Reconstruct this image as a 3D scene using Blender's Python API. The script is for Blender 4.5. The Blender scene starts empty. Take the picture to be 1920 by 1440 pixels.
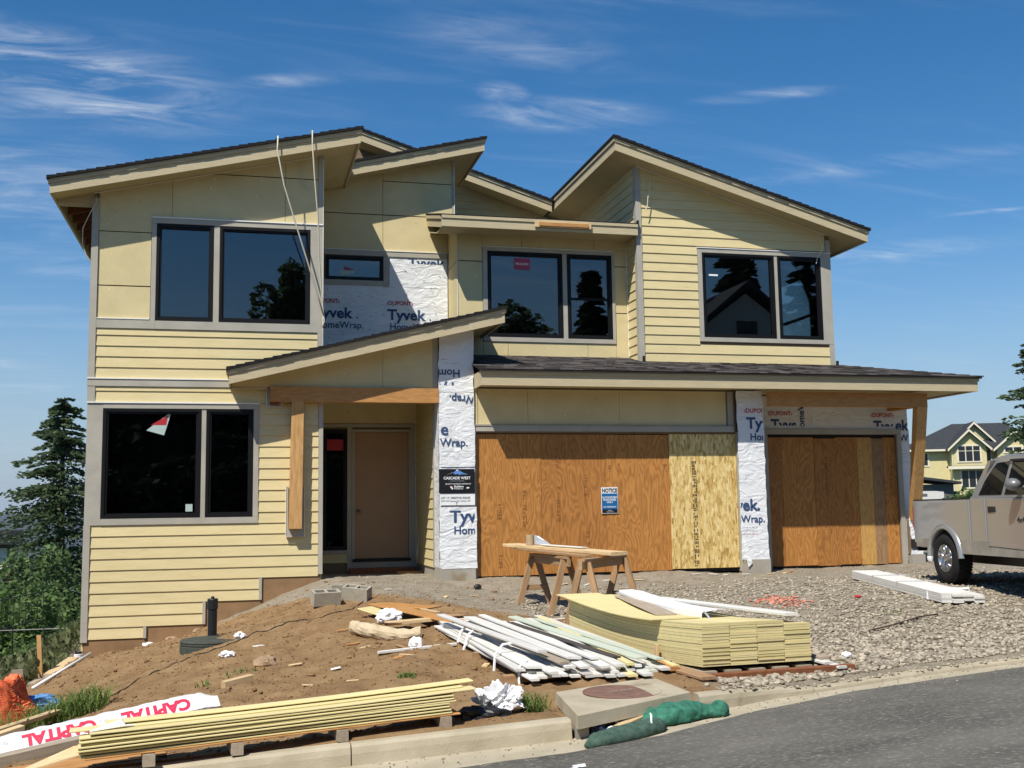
import bpy, bmesh, math, random
import numpy as np
from mathutils import Vector, Matrix, noise as mnoise

random.seed(7)
SC = bpy.context.scene
COL = SC.collection

# ------------------------------------------------------------------ camera
YAW, PIT, ROL = math.radians(13.90), math.radians(6.57), math.radians(-0.852)
CAM = Vector((0, 0, 1.70))
_f = Vector((math.sin(YAW)*math.cos(PIT), math.cos(YAW)*math.cos(PIT), math.sin(PIT)))
_r = Vector((math.cos(YAW), -math.sin(YAW), 0))
_u = _r.cross(_f)
_r, _u = _r*math.cos(ROL)+_u*math.sin(ROL), _u*math.cos(ROL)-_r*math.sin(ROL)
cam_data = bpy.data.cameras.new('camera')
cam_data.sensor_width = 36.0
cam_data.lens = 36.0*2066.6/1920.0
cam_data.clip_start = 0.1
cam_data.clip_end = 40000
cam = bpy.data.objects.new('camera', cam_data)
COL.objects.link(cam)
cam.matrix_world = Matrix(((_r.x, _u.x, -_f.x, CAM.x), (_r.y, _u.y, -_f.y, CAM.y), (_r.z, _u.z, -_f.z, CAM.z), (0, 0, 0, 1)))
SC.camera = cam

# ------------------------------------------------------------------ sun, sky, exposure
SUN = Vector((0.863, 1.0, -1.78)).normalized()          # the way the light travels
sl = bpy.data.lights.new('sun', 'SUN')
sl.energy = 5.0
sl.angle = math.radians(0.53)
sl.color = (1.0, 0.95, 0.87)
so = bpy.data.objects.new('sun', sl)
COL.objects.link(so)
so.rotation_euler = SUN.to_track_quat('-Z', 'Y').to_euler()

W = bpy.data.worlds.new('World')
SC.world = W
W.use_nodes = True
nt = W.node_tree
nt.nodes.clear()
N = nt.nodes.new
out = N('ShaderNodeOutputWorld'); bg = N('ShaderNodeBackground'); bg.inputs[1].default_value = 0.098
sky = N('ShaderNodeTexSky'); sky.sky_type = 'NISHITA'; sky.sun_disc = False
sky.sun_elevation = math.asin(-SUN.z)
sky.sun_rotation = math.atan2(-SUN.x, -SUN.y)
sky.altitude = 200; sky.air_density = 1.0; sky.dust_density = 0.15; sky.ozone_density = 2.6
tc = N('ShaderNodeTexCoord'); sep = N('ShaderNodeSeparateXYZ')
nt.links.new(tc.outputs['Generated'], sep.inputs[0])
def wmath(op, a, b=None, v=None):
    n = N('ShaderNodeMath'); n.operation = op
    nt.links.new(a, n.inputs[0])
    if b is not None: nt.links.new(b, n.inputs[1])
    elif v is not None: n.inputs[1].default_value = v
    return n.outputs[0]
zc = wmath('ADD', wmath('MAXIMUM', sep.outputs[2], v=0.0), v=0.12)
cx_ = wmath('DIVIDE', sep.outputs[0], zc); cy_ = wmath('DIVIDE', sep.outputs[1], zc)
comb = N('ShaderNodeCombineXYZ'); nt.links.new(cx_, comb.inputs[0]); nt.links.new(cy_, comb.inputs[1])
def cloud(scale, loc, rot, nscale, detail, rough, dist, lo, hi):
    mp = N('ShaderNodeMapping'); mp.inputs['Scale'].default_value = scale; mp.inputs['Location'].default_value = loc
    mp.inputs['Rotation'].default_value = (0, 0, rot)
    nt.links.new(comb.outputs[0], mp.inputs[0])
    nz = N('ShaderNodeTexNoise'); nz.inputs['Scale'].default_value = nscale; nz.inputs['Detail'].default_value = detail
    nz.inputs['Roughness'].default_value = rough; nz.inputs['Distortion'].default_value = dist
    nt.links.new(mp.outputs[0], nz.inputs['Vector'])
    rp = N('ShaderNodeMapRange'); rp.inputs['From Min'].default_value = lo; rp.inputs['From Max'].default_value = hi
    rp.interpolation_type = 'SMOOTHSTEP'
    nt.links.new(nz.outputs['Fac'], rp.inputs[0])
    return rp.outputs[0]
fine = cloud((1.0, 2.6, 1), (2.1, .4, 0), .30, 3.4, 12, .66, .9, .36, .80)      # combed streaks
soft = cloud((1.0, 1.5, 1), (5.1, .9, 0), .15, 2.2, 8, .6, .6, .30, .75)
veil = cloud((.55, 2.8, 1), (0.3, 1.7, 0), -.12, 2.4, 10, .62, .6, .46, .95)
rest = cloud((1, 1, 1), (0.9, 6.35, 0), 0.0, .9, 3, .5, .2, .52, .72)             # where cirrus gathers elsewhere
def patch(cx, cy, rx, ry, rot, k):
    """one drifting bank of cirrus"""
    mp = N('ShaderNodeMapping'); mp.vector_type = 'TEXTURE'; mp.inputs['Location'].default_value = (cx, cy, 0); mp.inputs['Rotation'].default_value = (0, 0, rot); mp.inputs['Scale'].default_value = (rx, ry, 1)
    nt.links.new(comb.outputs[0], mp.inputs[0]); ln = N('ShaderNodeVectorMath'); ln.operation = 'LENGTH'; nt.links.new(mp.outputs[0], ln.inputs[0])
    r = N('ShaderNodeMapRange'); r.interpolation_type = 'SMOOTHSTEP'; r.inputs['From Min'].default_value = 1.0; r.inputs['From Max'].default_value = .15; r.inputs['To Max'].default_value = k
    nt.links.new(ln.outputs[1], r.inputs[0]); return r.outputs[0]
bank = patch(-.27, 1.95, .34, .22, .35, 1.35)
for a_ in ((.58, 1.93, .24, .09, -.25, .95), (.455, 1.87, .07, .05, .5, .9), (.43, 1.70, .26, .10, .1, .6), (.92, 1.765, .17, .035, -.45, .8), (.06, 1.90, .13, .035, -.2, .7), (1.30, 1.97, .40, .07, -.6, .6), (1.66, 2.13, .16, .02, -.62, .9), (-.55, 2.5, .5, .10, .15, .5), (1.5, 2.5, .6, .12, -.55, .5)): bank = wmath('MAXIMUM', bank, patch(*a_))
cl = wmath('MULTIPLY', wmath('MAXIMUM', bank, wmath('MULTIPLY', rest, v=.55)), wmath('MULTIPLY', fine, wmath('ADD', soft, v=.45)))
cl = wmath('ADD', wmath('MULTIPLY', cl, v=.75), wmath('MULTIPLY', veil, v=.20))
cl = wmath('MINIMUM', cl, v=.8)
hs = N('ShaderNodeHueSaturation'); hs.inputs['Saturation'].default_value = 1.36; hs.inputs['Value'].default_value = 1.0
nt.links.new(sky.outputs[0], hs.inputs['Color'])
hz = N('ShaderNodeMapRange'); hz.interpolation_type = 'SMOOTHSTEP'; hz.inputs['From Min'].default_value = .26; hz.inputs['From Max'].default_value = -.02; hz.inputs['To Max'].default_value = .85
nt.links.new(sep.outputs[2], hz.inputs[0])
hm = N('ShaderNodeMixRGB'); hm.inputs[2].default_value = (3.05, 4.05, 5.3, 1)          # dull band of distant cirrus low down, all round
nt.links.new(hz.outputs[0], hm.inputs[0]); nt.links.new(hs.outputs[0], hm.inputs[1])
mx = N('ShaderNodeMixRGB'); mx.inputs[2].default_value = (7.0, 7.5, 8.2, 1)
nt.links.new(cl, mx.inputs[0]); nt.links.new(hm.outputs[0], mx.inputs[1])
nt.links.new(mx.outputs[0], bg.inputs[0]); nt.links.new(bg.outputs[0], out.inputs[0])

SC.view_settings.view_transform = 'Standard'
SC.view_settings.look = 'None'
SC.view_settings.exposure = 0.24
SC.view_settings.gamma = 1.0
SC.view_settings.use_curve_mapping = False
SC.cycles.max_bounces = 8
SC.cycles.diffuse_bounces = 3
SC.cycles.glossy_bounces = 4
SC.cycles.transparent_max_bounces = 16
SC.cycles.caustics_reflective = False
SC.cycles.caustics_refractive = False
SC.cycles.sample_clamp_indirect = 6.0
SC.cycles.use_denoising = True

# ------------------------------------------------------------------ materials
MATS = {}
def pm(name, c, var=.10, rough=.75, scale=6.0, stretch=(1, 1, 1), bump=0.0, bscale=60.0, spec=.3, metal=0.0,
       c2=None, detail=6, orand=0.0, irand=0.0, world=True, spots=None, dist=0.0, coat=0.0, bdist=.01):
    """noise-mottled principled surface; spots=(colour, scale, threshold)"""
    m = bpy.data.materials.new(name); m.use_nodes = True
    t = m.node_tree; b = t.nodes['Principled BSDF']; L = t.links.new; A = t.nodes.new
    b.inputs['Roughness'].default_value = rough; b.inputs['Metallic'].default_value = metal
    b.inputs['Specular IOR Level'].default_value = spec
    if coat: b.inputs['Coat Weight'].default_value = coat; b.inputs['Coat Roughness'].default_value = .05
    if world:
        g = A('ShaderNodeNewGeometry'); co = g.outputs['Position']
    else:
        g = A('ShaderNodeTexCoord'); co = g.outputs['Object']
    mp = A('ShaderNodeMapping'); mp.inputs['Scale'].default_value = stretch; L(co, mp.inputs[0])
    if orand:      # alike pieces do not share one grain
        oi = A('ShaderNodeObjectInfo'); vm = A('ShaderNodeVectorMath'); vm.operation = 'SCALE'
        vm.inputs[0].default_value = (37, 53, 71); L(oi.outputs['Random'], vm.inputs['Scale']); L(vm.outputs[0], mp.inputs['Location'])
    nz = A('ShaderNodeTexNoise'); nz.inputs['Scale'].default_value = scale; nz.inputs['Detail'].default_value = detail
    nz.inputs['Roughness'].default_value = .6; nz.inputs['Distortion'].default_value = dist
    L(mp.outputs[0], nz.inputs['Vector'])
    rp = A('ShaderNodeMapRange'); rp.inputs['From Min'].default_value = .28; rp.inputs['From Max'].default_value = .72
    L(nz.outputs['Fac'], rp.inputs[0])
    mx = A('ShaderNodeMixRGB'); L(rp.outputs[0], mx.inputs[0])
    mx.inputs[1].default_value = (*[v*(1-var) for v in c], 1)
    mx.inputs[2].default_value = (*(c2 if c2 else [min(1, v*(1+var)) for v in c]), 1)
    col = mx.outputs[0]
    if spots:
        vz = A('ShaderNodeTexNoise'); vz.inputs['Scale'].default_value = spots[1]; vz.inputs['Detail'].default_value = 4
        L(mp.outputs[0], vz.inputs['Vector'])
        vr = A('ShaderNodeMapRange'); vr.inputs['From Min'].default_value = spots[2]; vr.inputs['From Max'].default_value = spots[2]+.08
        L(vz.outputs['Fac'], vr.inputs[0])
        m2 = A('ShaderNodeMixRGB'); L(vr.outputs[0], m2.inputs[0]); L(col, m2.inputs[1]); m2.inputs[2].default_value = (*spots[0], 1)
        col = m2.outputs[0]
    if orand or irand:
        h = A('ShaderNodeHueSaturation'); L(col, h.inputs['Color'])
        r2 = A('ShaderNodeMapRange'); k = orand or irand
        r2.inputs['To Min'].default_value = 1-k; r2.inputs['To Max'].default_value = 1+k
        if orand: L(oi.outputs['Random'], r2.inputs[0])
        else:
            gi = A('ShaderNodeNewGeometry'); L(gi.outputs['Random Per Island'], r2.inputs[0])
        L(r2.outputs[0], h.inputs['Value']); col = h.outputs[0]
    L(col, b.inputs['Base Color'])
    if bump:
        bz = A('ShaderNodeTexNoise'); bz.inputs['Scale'].default_value = bscale; bz.inputs['Detail'].default_value = 5
        L(mp.outputs[0], bz.inputs['Vector'])
        bp = A('ShaderNodeBump'); bp.inputs['Strength'].default_value = bump; bp.inputs['Distance'].default_value = bdist
        L(bz.outputs['Fac'], bp.inputs['Height']); L(bp.outputs[0], b.inputs['Normal'])
    MATS[name] = m
    return m

# cladding and joinery
pm('siding', (.655, .545, .285), .07, .72, 5, (.5, 1, 3), .25, 34, .2, c2=(.70, .585, .32), orand=.03, spots=((.55, .42, .2), 9, .70))
pm('panel', (.635, .53, .285), .09, .75, 2.2, (1, 1, 1), .2, 40, .2, c2=(.68, .57, .315), spots=((.48, .37, .19), 7, .71))
pm('trim', (.40, .375, .31), .10, .7, 3, (1, 1, 1), .3, 50, .25)
pm('fascia', (.50, .42, .265), .10, .75, 7, (.4, 1, 4), .35, 45, .2)
pm('soffit', (.50, .42, .24), .07, .8, 3, bump=.1)
pm('caulk', (.80, .78, .70), .05, .5, 5)
pm('flashing_white', (.82, .82, .80), .04, .45, 5)
pm('joint_black', (.02, .018, .016), .1, .7)
pm('sheathing', (.22, .16, .10), .15, .9, 4)
pm('rafter', (.20, .075, .032), .25, .8, 6, (3, .6, 3), .2)
pm('cedar', (.46, .215, .065), .22, .65, 5, (1, 5, 5), .25, 30, .3, c2=(.56, .29, .10), spots=((.20, .085, .03), 4, .73))
pm('cedar_v', (.50, .27, .09), .22, .65, 5, (6, 6, .7), .25, 30, .3, c2=(.64, .38, .15), spots=((.22, .10, .035), 3.4, .71))
pm('lumber', (.56, .39, .20), .12, .75, 5, (.7, 7, 7), .2, 30, .25, c2=(.68, .51, .29), orand=.12, world=False)
pm('lumber_old', (.34, .20, .10), .18, .8, 5, (.7, 7, 7), .25, 30, .2, c2=(.42, .27, .15), orand=.14, world=False)
pm('lumber_grey', (.33, .27, .19), .16, .85, 5, (.7, 7, 7), .25, 30, .2, c2=(.40, .33, .25), orand=.14, world=False)
pm('white_board', (.66, .64, .58), .08, .6, 4, (.5, 4, 4), .1, 40, .3, orand=.12, world=False, c2=(.72, .70, .65), spots=((.45, .41, .33), 5, .70))
pm('green_board', (.50, .54, .43), .08, .6, 4, (.5, 4, 4), orand=.06, world=False)
pm('dark_board', (.07, .06, .055), .2, .7, 4, world=False)
pm('yellow_board', (.66, .56, .265), .09, .7, 5, (.4, 4, 4), .15, 40, .2, orand=.07, world=False, c2=(.72, .62, .32))
pm('frame_black', (.007, .007, .0075), .1, .5, 5, spec=.22)
pm('door_tan', (.40, .255, .15), .05, .6, 3)
pm('shingle', (.022, .021, .022), .4, .95, 60, bump=.6, bscale=200, spec=.1)
pm('shingle_mix', (.050, .062, .075), .5, .95, 50, bump=.6, bscale=160, spec=.15, irand=.7, c2=(.12, .095, .08))
pm('concrete', (.40, .345, .235), .14, .9, 3.0, bump=.35, bscale=70, spec=.15, c2=(.47, .41, .30), spots=((.24, .19, .12), 2.2, .64))
pm('concrete_wall', (.36, .33, .27), .14, .9, 2.5, bump=.3, bscale=60, spec=.15, spots=((.26, .20, .12), 2.0, .60))
pm('found_brown', (.27, .165, .085), .2, .9, 3.0, bump=.3, bscale=50, spec=.1)
pm('asphalt', (.118, .110, .092), .30, .92, 1.3, (.5, 1.4, 1), 1.0, 90, .25, c2=(.175, .163, .137), detail=12, spots=((.245, .23, .195), 38, .56), bdist=.014)
pm('gravel', (.33, .285, .215), .2, .92, 30, spec=.15, irand=.42, bump=.25, bscale=60)
pm('clod', (.25, .145, .07), .2, .95, 20, spec=.1, irand=.35)
pm('pink_chip', (.50, .19, .13), .3, .9, 30, irand=.5, spec=.1)
pm('rubber', (.014, .014, .014), .3, .8, 30, bump=.4, bscale=120, spec=.25)
pm('black_plastic', (.012, .012, .013), .2, .45, 10, spec=.5)
pm('riser_green', (.055, .062, .05), .3, .7, 8, bump=.2, spec=.3)
pm('steel', (.52, .52, .52), .1, .3, 8, metal=1.0)
pm('galv', (.72, .73, .74), .08, .35, 8, metal=.6)
pm('rust', (.20, .115, .085), .25, .8, 9, bump=.6, bscale=120, spec=.2)
pm('green_mesh', (.035, .16, .105), .35, .85, 18, bump=.9, bscale=170, spec=.2, c2=(.07, .26, .17))
pm('green_dark', (.06, .115, .085), .35, .9, 18, bump=.9, bscale=170, spec=.15, c2=(.105, .17, .13))
pm('navy', (.02, .03, .06), .4, .7, 12, bump=.5, bscale=80)
pm('orange_net', (.85, .13, .04), .2, .6, 12, c2=(.95, .25, .10))
pm('blue_tarp', (.08, .25, .55), .3, .4, 10, bump=.6, bscale=30, c2=(.16, .36, .68))
pm('poly', (.82, .82, .82), .06, .3, 6, bump=.6, bscale=18, spec=.5)
pm('paper', (.52, .42, .27), .15, .9, 10, bump=.5, bscale=60)
pm('cardboard', (.42, .31, .19), .1, .9, 10)
pm('rock', (.34, .235, .14), .25, .9, 10, bump=.6, bscale=40)
pm('block', (.40, .36, .28), .15, .95, 14, bump=.8, bscale=110, spec=.1)
pm('ink_navy', (.035, .075, .17), .05, .7)
pm('ink_red', (.50, .05, .045), .05, .7)
pm('ink_grey', (.30, .31, .33), .05, .7)
pm('ink_black', (.02, .02, .022), .05, .6)
pm('ink_stamp', (.20, .085, .025), .05, .8)
pm('capital_red', (.60, .02, .07), .05, .5)
pm('white_paint', (.85, .85, .84), .05, .6)
pm('sign_black', (.012, .012, .014), .05, .35, spec=.5)
pm('sign_blue', (.012, .125, .32), .05, .4, spec=.4)
pm('sign_white', (.80, .82, .80), .04, .5)
pm('mountain_blue', (.12, .25, .55), .3, .5, 40)
pm('sticker_pink', (.36, .06, .12), .05, .5)
pm('sticker_red', (.42, .03, .04), .05, .5)
pm('sticker_pale', (.42, .52, .48), .05, .5)
pm('rope', (.60, .55, .43), .1, .9, 40)
pm('cable_black', (.03, .025, .02), .1, .7)
pm('foam_yellow', (.70, .55, .12), .1, .6)
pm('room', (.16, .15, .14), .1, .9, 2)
pm('bg_siding', (.62, .535, .28), .06, .75, 2)
pm('bg_trim', (.72, .66, .50), .05, .7)
pm('bg_roof', (.035, .038, .042), .25, .9, 3)
pm('bg_grey', (.11, .115, .115), .1, .8)
pm('bg_white', (.62, .60, .57), .05, .7)
pm('bg_dark', (.02, .022, .025), .2, .3, spec=.5)
pm('bark', (.07, .05, .035), .3, .95, 8, (3, 3, .6), .6, 20)
pm('fence_wood', (.075, .06, .05), .2, .9, 5)

def leafmat(name, c, c2):
    m = pm(name, c, .2, .7, 1.2, irand=.35, c2=c2, spec=.25)
    b = m.node_tree.nodes['Principled BSDF']
    t = m.node_tree; tr = t.nodes.new('ShaderNodeBsdfTranslucent'); ms = t.nodes.new('ShaderNodeMixShader')
    ms.inputs[0].default_value = .40
    src = b.inputs['Base Color'].links[0].from_socket
    t.links.new(src, tr.inputs[0]); t.links.new(b.outputs[0], ms.inputs[1]); t.links.new(tr.outputs[0], ms.inputs[2])
    t.links.new(ms.outputs[0], t.nodes['Material Output'].inputs[0])
    return m
leafmat('needles', (0.0702, 0.1107, 0.0540), (0.1350, 0.1823, 0.0783))
leafmat('needles_dark', (.018, .030, .018), (.035, .052, .026))
leafmat('leaf', (0.1013, 0.1890, 0.0486), (0.1958, 0.2903, 0.0783))
leafmat('leaf_mid', (0.0899, 0.1566, 0.0522), (0.1668, 0.2392, 0.0798))
leafmat('leaf_olive', (0.1140, 0.1440, 0.0600), (0.2040, 0.2160, 0.1020))
leafmat('grass', (.10, .17, .035), (.22, .29, .075))
leafmat('leaf_red', (.07, .02, .025), (.11, .03, .03))

def specks(name, col, sc, thr, stretch=(1, 1, 1)):
    """small smears of caulk and filler on a finished surface"""
    t = MATS[name].node_tree; A = t.nodes.new; L = t.links.new; b = t.nodes['Principled BSDF']; src = b.inputs['Base Color'].links[0].from_socket
    g = A('ShaderNodeNewGeometry'); mp = A('ShaderNodeMapping'); mp.inputs['Scale'].default_value = stretch; L(g.outputs['Position'], mp.inputs[0])
    v = A('ShaderNodeTexVoronoi'); v.inputs['Scale'].default_value = sc; L(mp.outputs[0], v.inputs['Vector'])
    n = A('ShaderNodeTexNoise'); n.inputs['Scale'].default_value = sc*.35; L(g.outputs['Position'], n.inputs['Vector'])
    r = A('ShaderNodeMapRange'); r.inputs['From Min'].default_value = thr; r.inputs['From Max'].default_value = thr*.5; L(v.outputs['Distance'], r.inputs[0])
    q = A('ShaderNodeMapRange'); q.inputs['From Min'].default_value = .54; q.inputs['From Max'].default_value = .60; L(n.outputs['Fac'], q.inputs[0])
    m = A('ShaderNodeMath'); m.operation = 'MULTIPLY'; L(r.outputs[0], m.inputs[0]); L(q.outputs[0], m.inputs[1])
    x = A('ShaderNodeMixRGB'); L(m.outputs[0], x.inputs[0]); L(src, x.inputs[1]); x.inputs[2].default_value = (*col, 1); L(x.outputs[0], b.inputs['Base Color'])
specks('panel', (.78, .74, .60), 5.5, .10); specks('siding', (.46, .37, .20), 6.0, .09, (1, 1, 2.2)); specks('fascia', (.70, .66, .52), 5.0, .07)
def special_mats():
    # house wrap: bright film, crumpled
    m = pm('wrap', (.76, .77, .77), .04, .42, 3, spec=.4)
    t = m.node_tree; b = t.nodes['Principled BSDF']; A = t.nodes.new; L = t.links.new
    g = A('ShaderNodeNewGeometry')
    n1 = A('ShaderNodeTexNoise'); n1.inputs['Scale'].default_value = 2.8; n1.inputs['Detail'].default_value = 5; n1.inputs['Distortion'].default_value = 2.2
    n1.inputs['Roughness'].default_value = .55
    mp = A('ShaderNodeMapping'); mp.inputs['Rotation'].default_value = (0, .6, 0); mp.inputs['Scale'].default_value = (1, 1, 1.9)
    L(g.outputs['Position'], mp.inputs[0]); L(mp.outputs[0], n1.inputs['Vector'])
    bp = A('ShaderNodeBump'); bp.inputs['Strength'].default_value = .6; bp.inputs['Distance'].default_value = .05
    L(n1.outputs['Fac'], bp.inputs['Height']); L(bp.outputs[0], b.inputs['Normal'])
    # plywood: rotary-cut figure, upright
    for nm, c1, c2, seed in (('ply_a', (.32, .135, .032), (.54, .245, .066), 0), ('ply_b', (.28, .115, .028), (.48, .21, .056), 9), ('ply_pale', (.46, .25, .07), (.62, .36, .11), 20), ('ply_grey', (.27, .15, .065), (.37, .23, .12), 33)):
        m = pm(nm, c1, .1, .62, 2, c2=c2, spec=.25, orand=.06)
        t = m.node_tree; A = t.nodes.new; L = t.links.new
        b = t.nodes['Principled BSDF']
        g = A('ShaderNodeNewGeometry'); mp = A('ShaderNodeMapping'); mp.inputs['Scale'].default_value = (1, 1, .22); mp.inputs['Location'].default_value = (seed, 0, seed)
        L(g.outputs['Position'], mp.inputs[0])
        nz = A('ShaderNodeTexNoise'); nz.inputs['Scale'].default_value = 3.4; nz.inputs['Detail'].default_value = 3.0; nz.inputs['Roughness'].default_value = .45; nz.inputs['Distortion'].default_value = .35
        L(mp.outputs[0], nz.inputs['Vector'])
        mu = A('ShaderNodeMath'); mu.operation = 'MULTIPLY'; mu.inputs[1].default_value = 17; L(nz.outputs['Fac'], mu.inputs[0])
        fr = A('ShaderNodeMath'); fr.operation = 'PINGPONG'; fr.inputs[1].default_value = .5; L(mu.outputs[0], fr.inputs[0])
        rp = A('ShaderNodeMapRange'); rp.inputs['From Max'].default_value = .5; rp.inputs['To Min'].default_value = .06; rp.inputs['To Max'].default_value = .74
        L(fr.outputs[0], rp.inputs[0])
        n2 = A('ShaderNodeTexNoise'); n2.inputs['Scale'].default_value = 60; n2.inputs['Detail'].default_value = 3
        mp2 = A('ShaderNodeMapping'); mp2.inputs['Scale'].default_value = (1.6, 1, .04); L(g.outputs['Position'], mp2.inputs[0]); L(mp2.outputs[0], n2.inputs['Vector'])
        ad = A('ShaderNodeMath'); ad.operation = 'ADD'; L(rp.outputs[0], ad.inputs[0])
        sb = A('ShaderNodeMath'); sb.operation = 'MULTIPLY_ADD'; sb.inputs[1].default_value = .9; sb.inputs[2].default_value = -.33; L(n2.outputs['Fac'], sb.inputs[0]); L(sb.outputs[0], ad.inputs[1])
        mx = [n for n in t.nodes if n.bl_idname == 'ShaderNodeMixRGB'][0]
        L(ad.outputs[0], mx.inputs[0])
        # knots
        vo = A('ShaderNodeTexVoronoi'); vo.inputs['Scale'].default_value = 6.5; mp3 = A('ShaderNodeMapping'); mp3.inputs['Scale'].default_value = (1.25, .01, .7); mp3.inputs['Location'].default_value = (seed*1.3, 0, 0)
        L(g.outputs['Position'], mp3.inputs[0]); L(mp3.outputs[0], vo.inputs['Vector'])
        kr = A('ShaderNodeMapRange'); kr.inputs['From Min'].default_value = .035; kr.inputs['From Max'].default_value = .10; kr.inputs['To Min'].default_value = .75; kr.inputs['To Max'].default_value = 0
        L(vo.outputs['Distance'], kr.inputs[0])
        k2 = A('ShaderNodeMixRGB'); L(kr.outputs[0], k2.inputs[0]); k2.inputs[2].default_value = (c1[0]*.35, c1[1]*.3, c1[2]*.3, 1)
        hs = [n for n in t.nodes if n.bl_idname == 'ShaderNodeHueSaturation'][0]
        L(mx.outputs[0], k2.inputs[1]); L(k2.outputs[0], hs.inputs['Color'])
    # strand board: flakes
    m = pm('osb', (.5, .36, .13), .1, .7, 2, spec=.25)
    t = m.node_tree; A = t.nodes.new; L = t.links.new; b = t.nodes['Principled BSDF']
    g = A('ShaderNodeNewGeometry')
    cols = []
    for rot, sc, loc in ((.75, 17, 0), (-.85, 19, 5), (1.5, 22, 9)):
        mp = A('ShaderNodeMapping'); mp.inputs['Rotation'].default_value = (0, rot, 0); mp.inputs['Scale'].default_value = (2.6, .01, .8); mp.inputs['Location'].default_value = (loc, 0, loc)
        L(g.outputs['Position'], mp.inputs[0])
        vo = A('ShaderNodeTexVoronoi'); vo.inputs['Scale'].default_value = sc*.62; vo.inputs['Randomness'].default_value = 1; L(mp.outputs[0], vo.inputs['Vector'])
        s = A('ShaderNodeSeparateColor'); L(vo.outputs['Color'], s.inputs[0]); cols.append(s.outputs[0])
    a1 = A('ShaderNodeMath'); a1.operation = 'MAXIMUM'; L(cols[0], a1.inputs[0]); L(cols[1], a1.inputs[1])
    a2 = A('ShaderNodeMath'); a2.operation = 'MULTIPLY_ADD'; a2.inputs[1].default_value = .35; L(cols[2], a2.inputs[0]); L(a1.outputs[0], a2.inputs[2])
    cr = A('ShaderNodeValToRGB'); e = cr.color_ramp.elements
    e[0].position = .25; e[0].color = (.38, .225, .06, 1); e[1].position = 1.0; e[1].color = (.80, .64, .31, 1)
    e2 = e.new(.62); e2.color = (.62, .435, .15, 1)
    sc_ = A('ShaderNodeMath'); sc_.operation = 'MULTIPLY'; sc_.inputs[1].default_value = .78; L(a2.outputs[0], sc_.inputs[0]); L(sc_.outputs[0], cr.inputs[0]); L(cr.outputs[0], b.inputs['Base Color'])
    # glazing: reflects the street, lets a dim room show
    m = bpy.data.materials.new('glass'); m.use_nodes = True; t = m.node_tree; t.nodes.clear(); A = t.nodes.new; L = t.links.new
    o = A('ShaderNodeOutputMaterial'); ms = A('ShaderNodeMixShader'); gl = A('ShaderNodeBsdfGlossy'); tr = A('ShaderNodeBsdfTransparent'); fr = A('ShaderNodeFresnel')
    fr.inputs[0].default_value = 1.95; gl.inputs['Roughness'].default_value = .0; gl.inputs['Color'].default_value = (.95, .98, 1, 1); tr.inputs[0].default_value = (.42, .47, .47, 1)
    L(fr.outputs[0], ms.inputs[0]); L(tr.outputs[0], ms.inputs[1]); L(gl.outputs[0], ms.inputs[2]); L(ms.outputs[0], o.inputs[0]); MATS['glass'] = m
    # silver paint
    m = pm('truck_paint', (.40, .40, .395), .04, .30, 60, metal=.6, coat=.7, spots=None)
    m = pm('truck_dirt', (.29, .255, .20), .2, .75, 5, metal=.1, c2=(.36, .33, .28))
    m = pm('truck_plastic', (.20, .20, .20), .05, .4, 20, metal=.3, spec=.5)
    m = bpy.data.materials.new('truck_glass'); m.use_nodes = True; b = m.node_tree.nodes['Principled BSDF']
    b.inputs['Base Color'].default_value = (.006, .007, .008, 1); b.inputs['Roughness'].default_value = .02; b.inputs['IOR'].default_value = 1.6; MATS['truck_glass'] = m
    # ground: soil, dusty gravel and weeds by the painted masks of the terrain
    m = bpy.data.materials.new('ground'); m.use_nodes = True; t = m.node_tree; A = t.nodes.new; L = t.links.new; b = t.nodes['Principled BSDF']
    b.inputs['Roughness'].default_value = .95; b.inputs['Specular IOR Level'].default_value = .1
    g = A('ShaderNodeNewGeometry')
    def nz(s, d=8, r=.6, di=0):
        n = A('ShaderNodeTexNoise'); n.inputs['Scale'].default_value = s; n.inputs['Detail'].default_value = d; n.inputs['Roughness'].default_value = r; n.inputs['Distortion'].default_value = di
        L(g.outputs['Position'], n.inputs['Vector']); return n.outputs['Fac']
    def ramp(f, stops):
        c = A('ShaderNodeValToRGB'); e = c.color_ramp.elements
        while len(e) < len(stops): e.new(.5)
        for k, (p, col) in enumerate(stops): e[k].position = p; e[k].color = (*col, 1)
        L(f, c.inputs[0]); return c.outputs[0]
    soil = ramp(nz(2.3, 12, .68), ((.25, (.165, .097, .046)), (.45, (.25, .155, .075)), (.6, (.305, .198, .10)), (.78, (.37, .262, .152))))
    dust = ramp(nz(3.0, 12, .7), ((.25, (.19, .155, .11)), (.5, (.275, .235, .175)), (.75, (.36, .315, .24))))
    weed = ramp(nz(1.2, 10, .7), ((.3, (.035, .05, .018)), (.55, (.07, .085, .03)), (.75, (.16, .13, .07))))
    at = A('ShaderNodeAttribute'); at.attribute_name = 'mask'; s = A('ShaderNodeSeparateColor'); L(at.outputs['Color'], s.inputs[0])
    def wob(f):
        a = A('ShaderNodeMath'); a.operation = 'MULTIPLY_ADD'; a.inputs[1].default_value = .9; a.inputs[2].default_value = -.45; L(nz(1.7, 8, .65), a.inputs[0])
        c = A('ShaderNodeMath'); c.operation = 'ADD'; L(a.outputs[0], c.inputs[0]); L(f, c.inputs[1])
        r = A('ShaderNodeMapRange'); r.inputs['From Min'].default_value = .36; r.inputs['From Max'].default_value = .64; L(c.outputs[0], r.inputs[0]); return r.outputs[0]
    m1 = A('ShaderNodeMixRGB'); L(wob(s.outputs[0]), m1.inputs[0]); L(soil, m1.inputs[1]); L(dust, m1.inputs[2])
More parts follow.
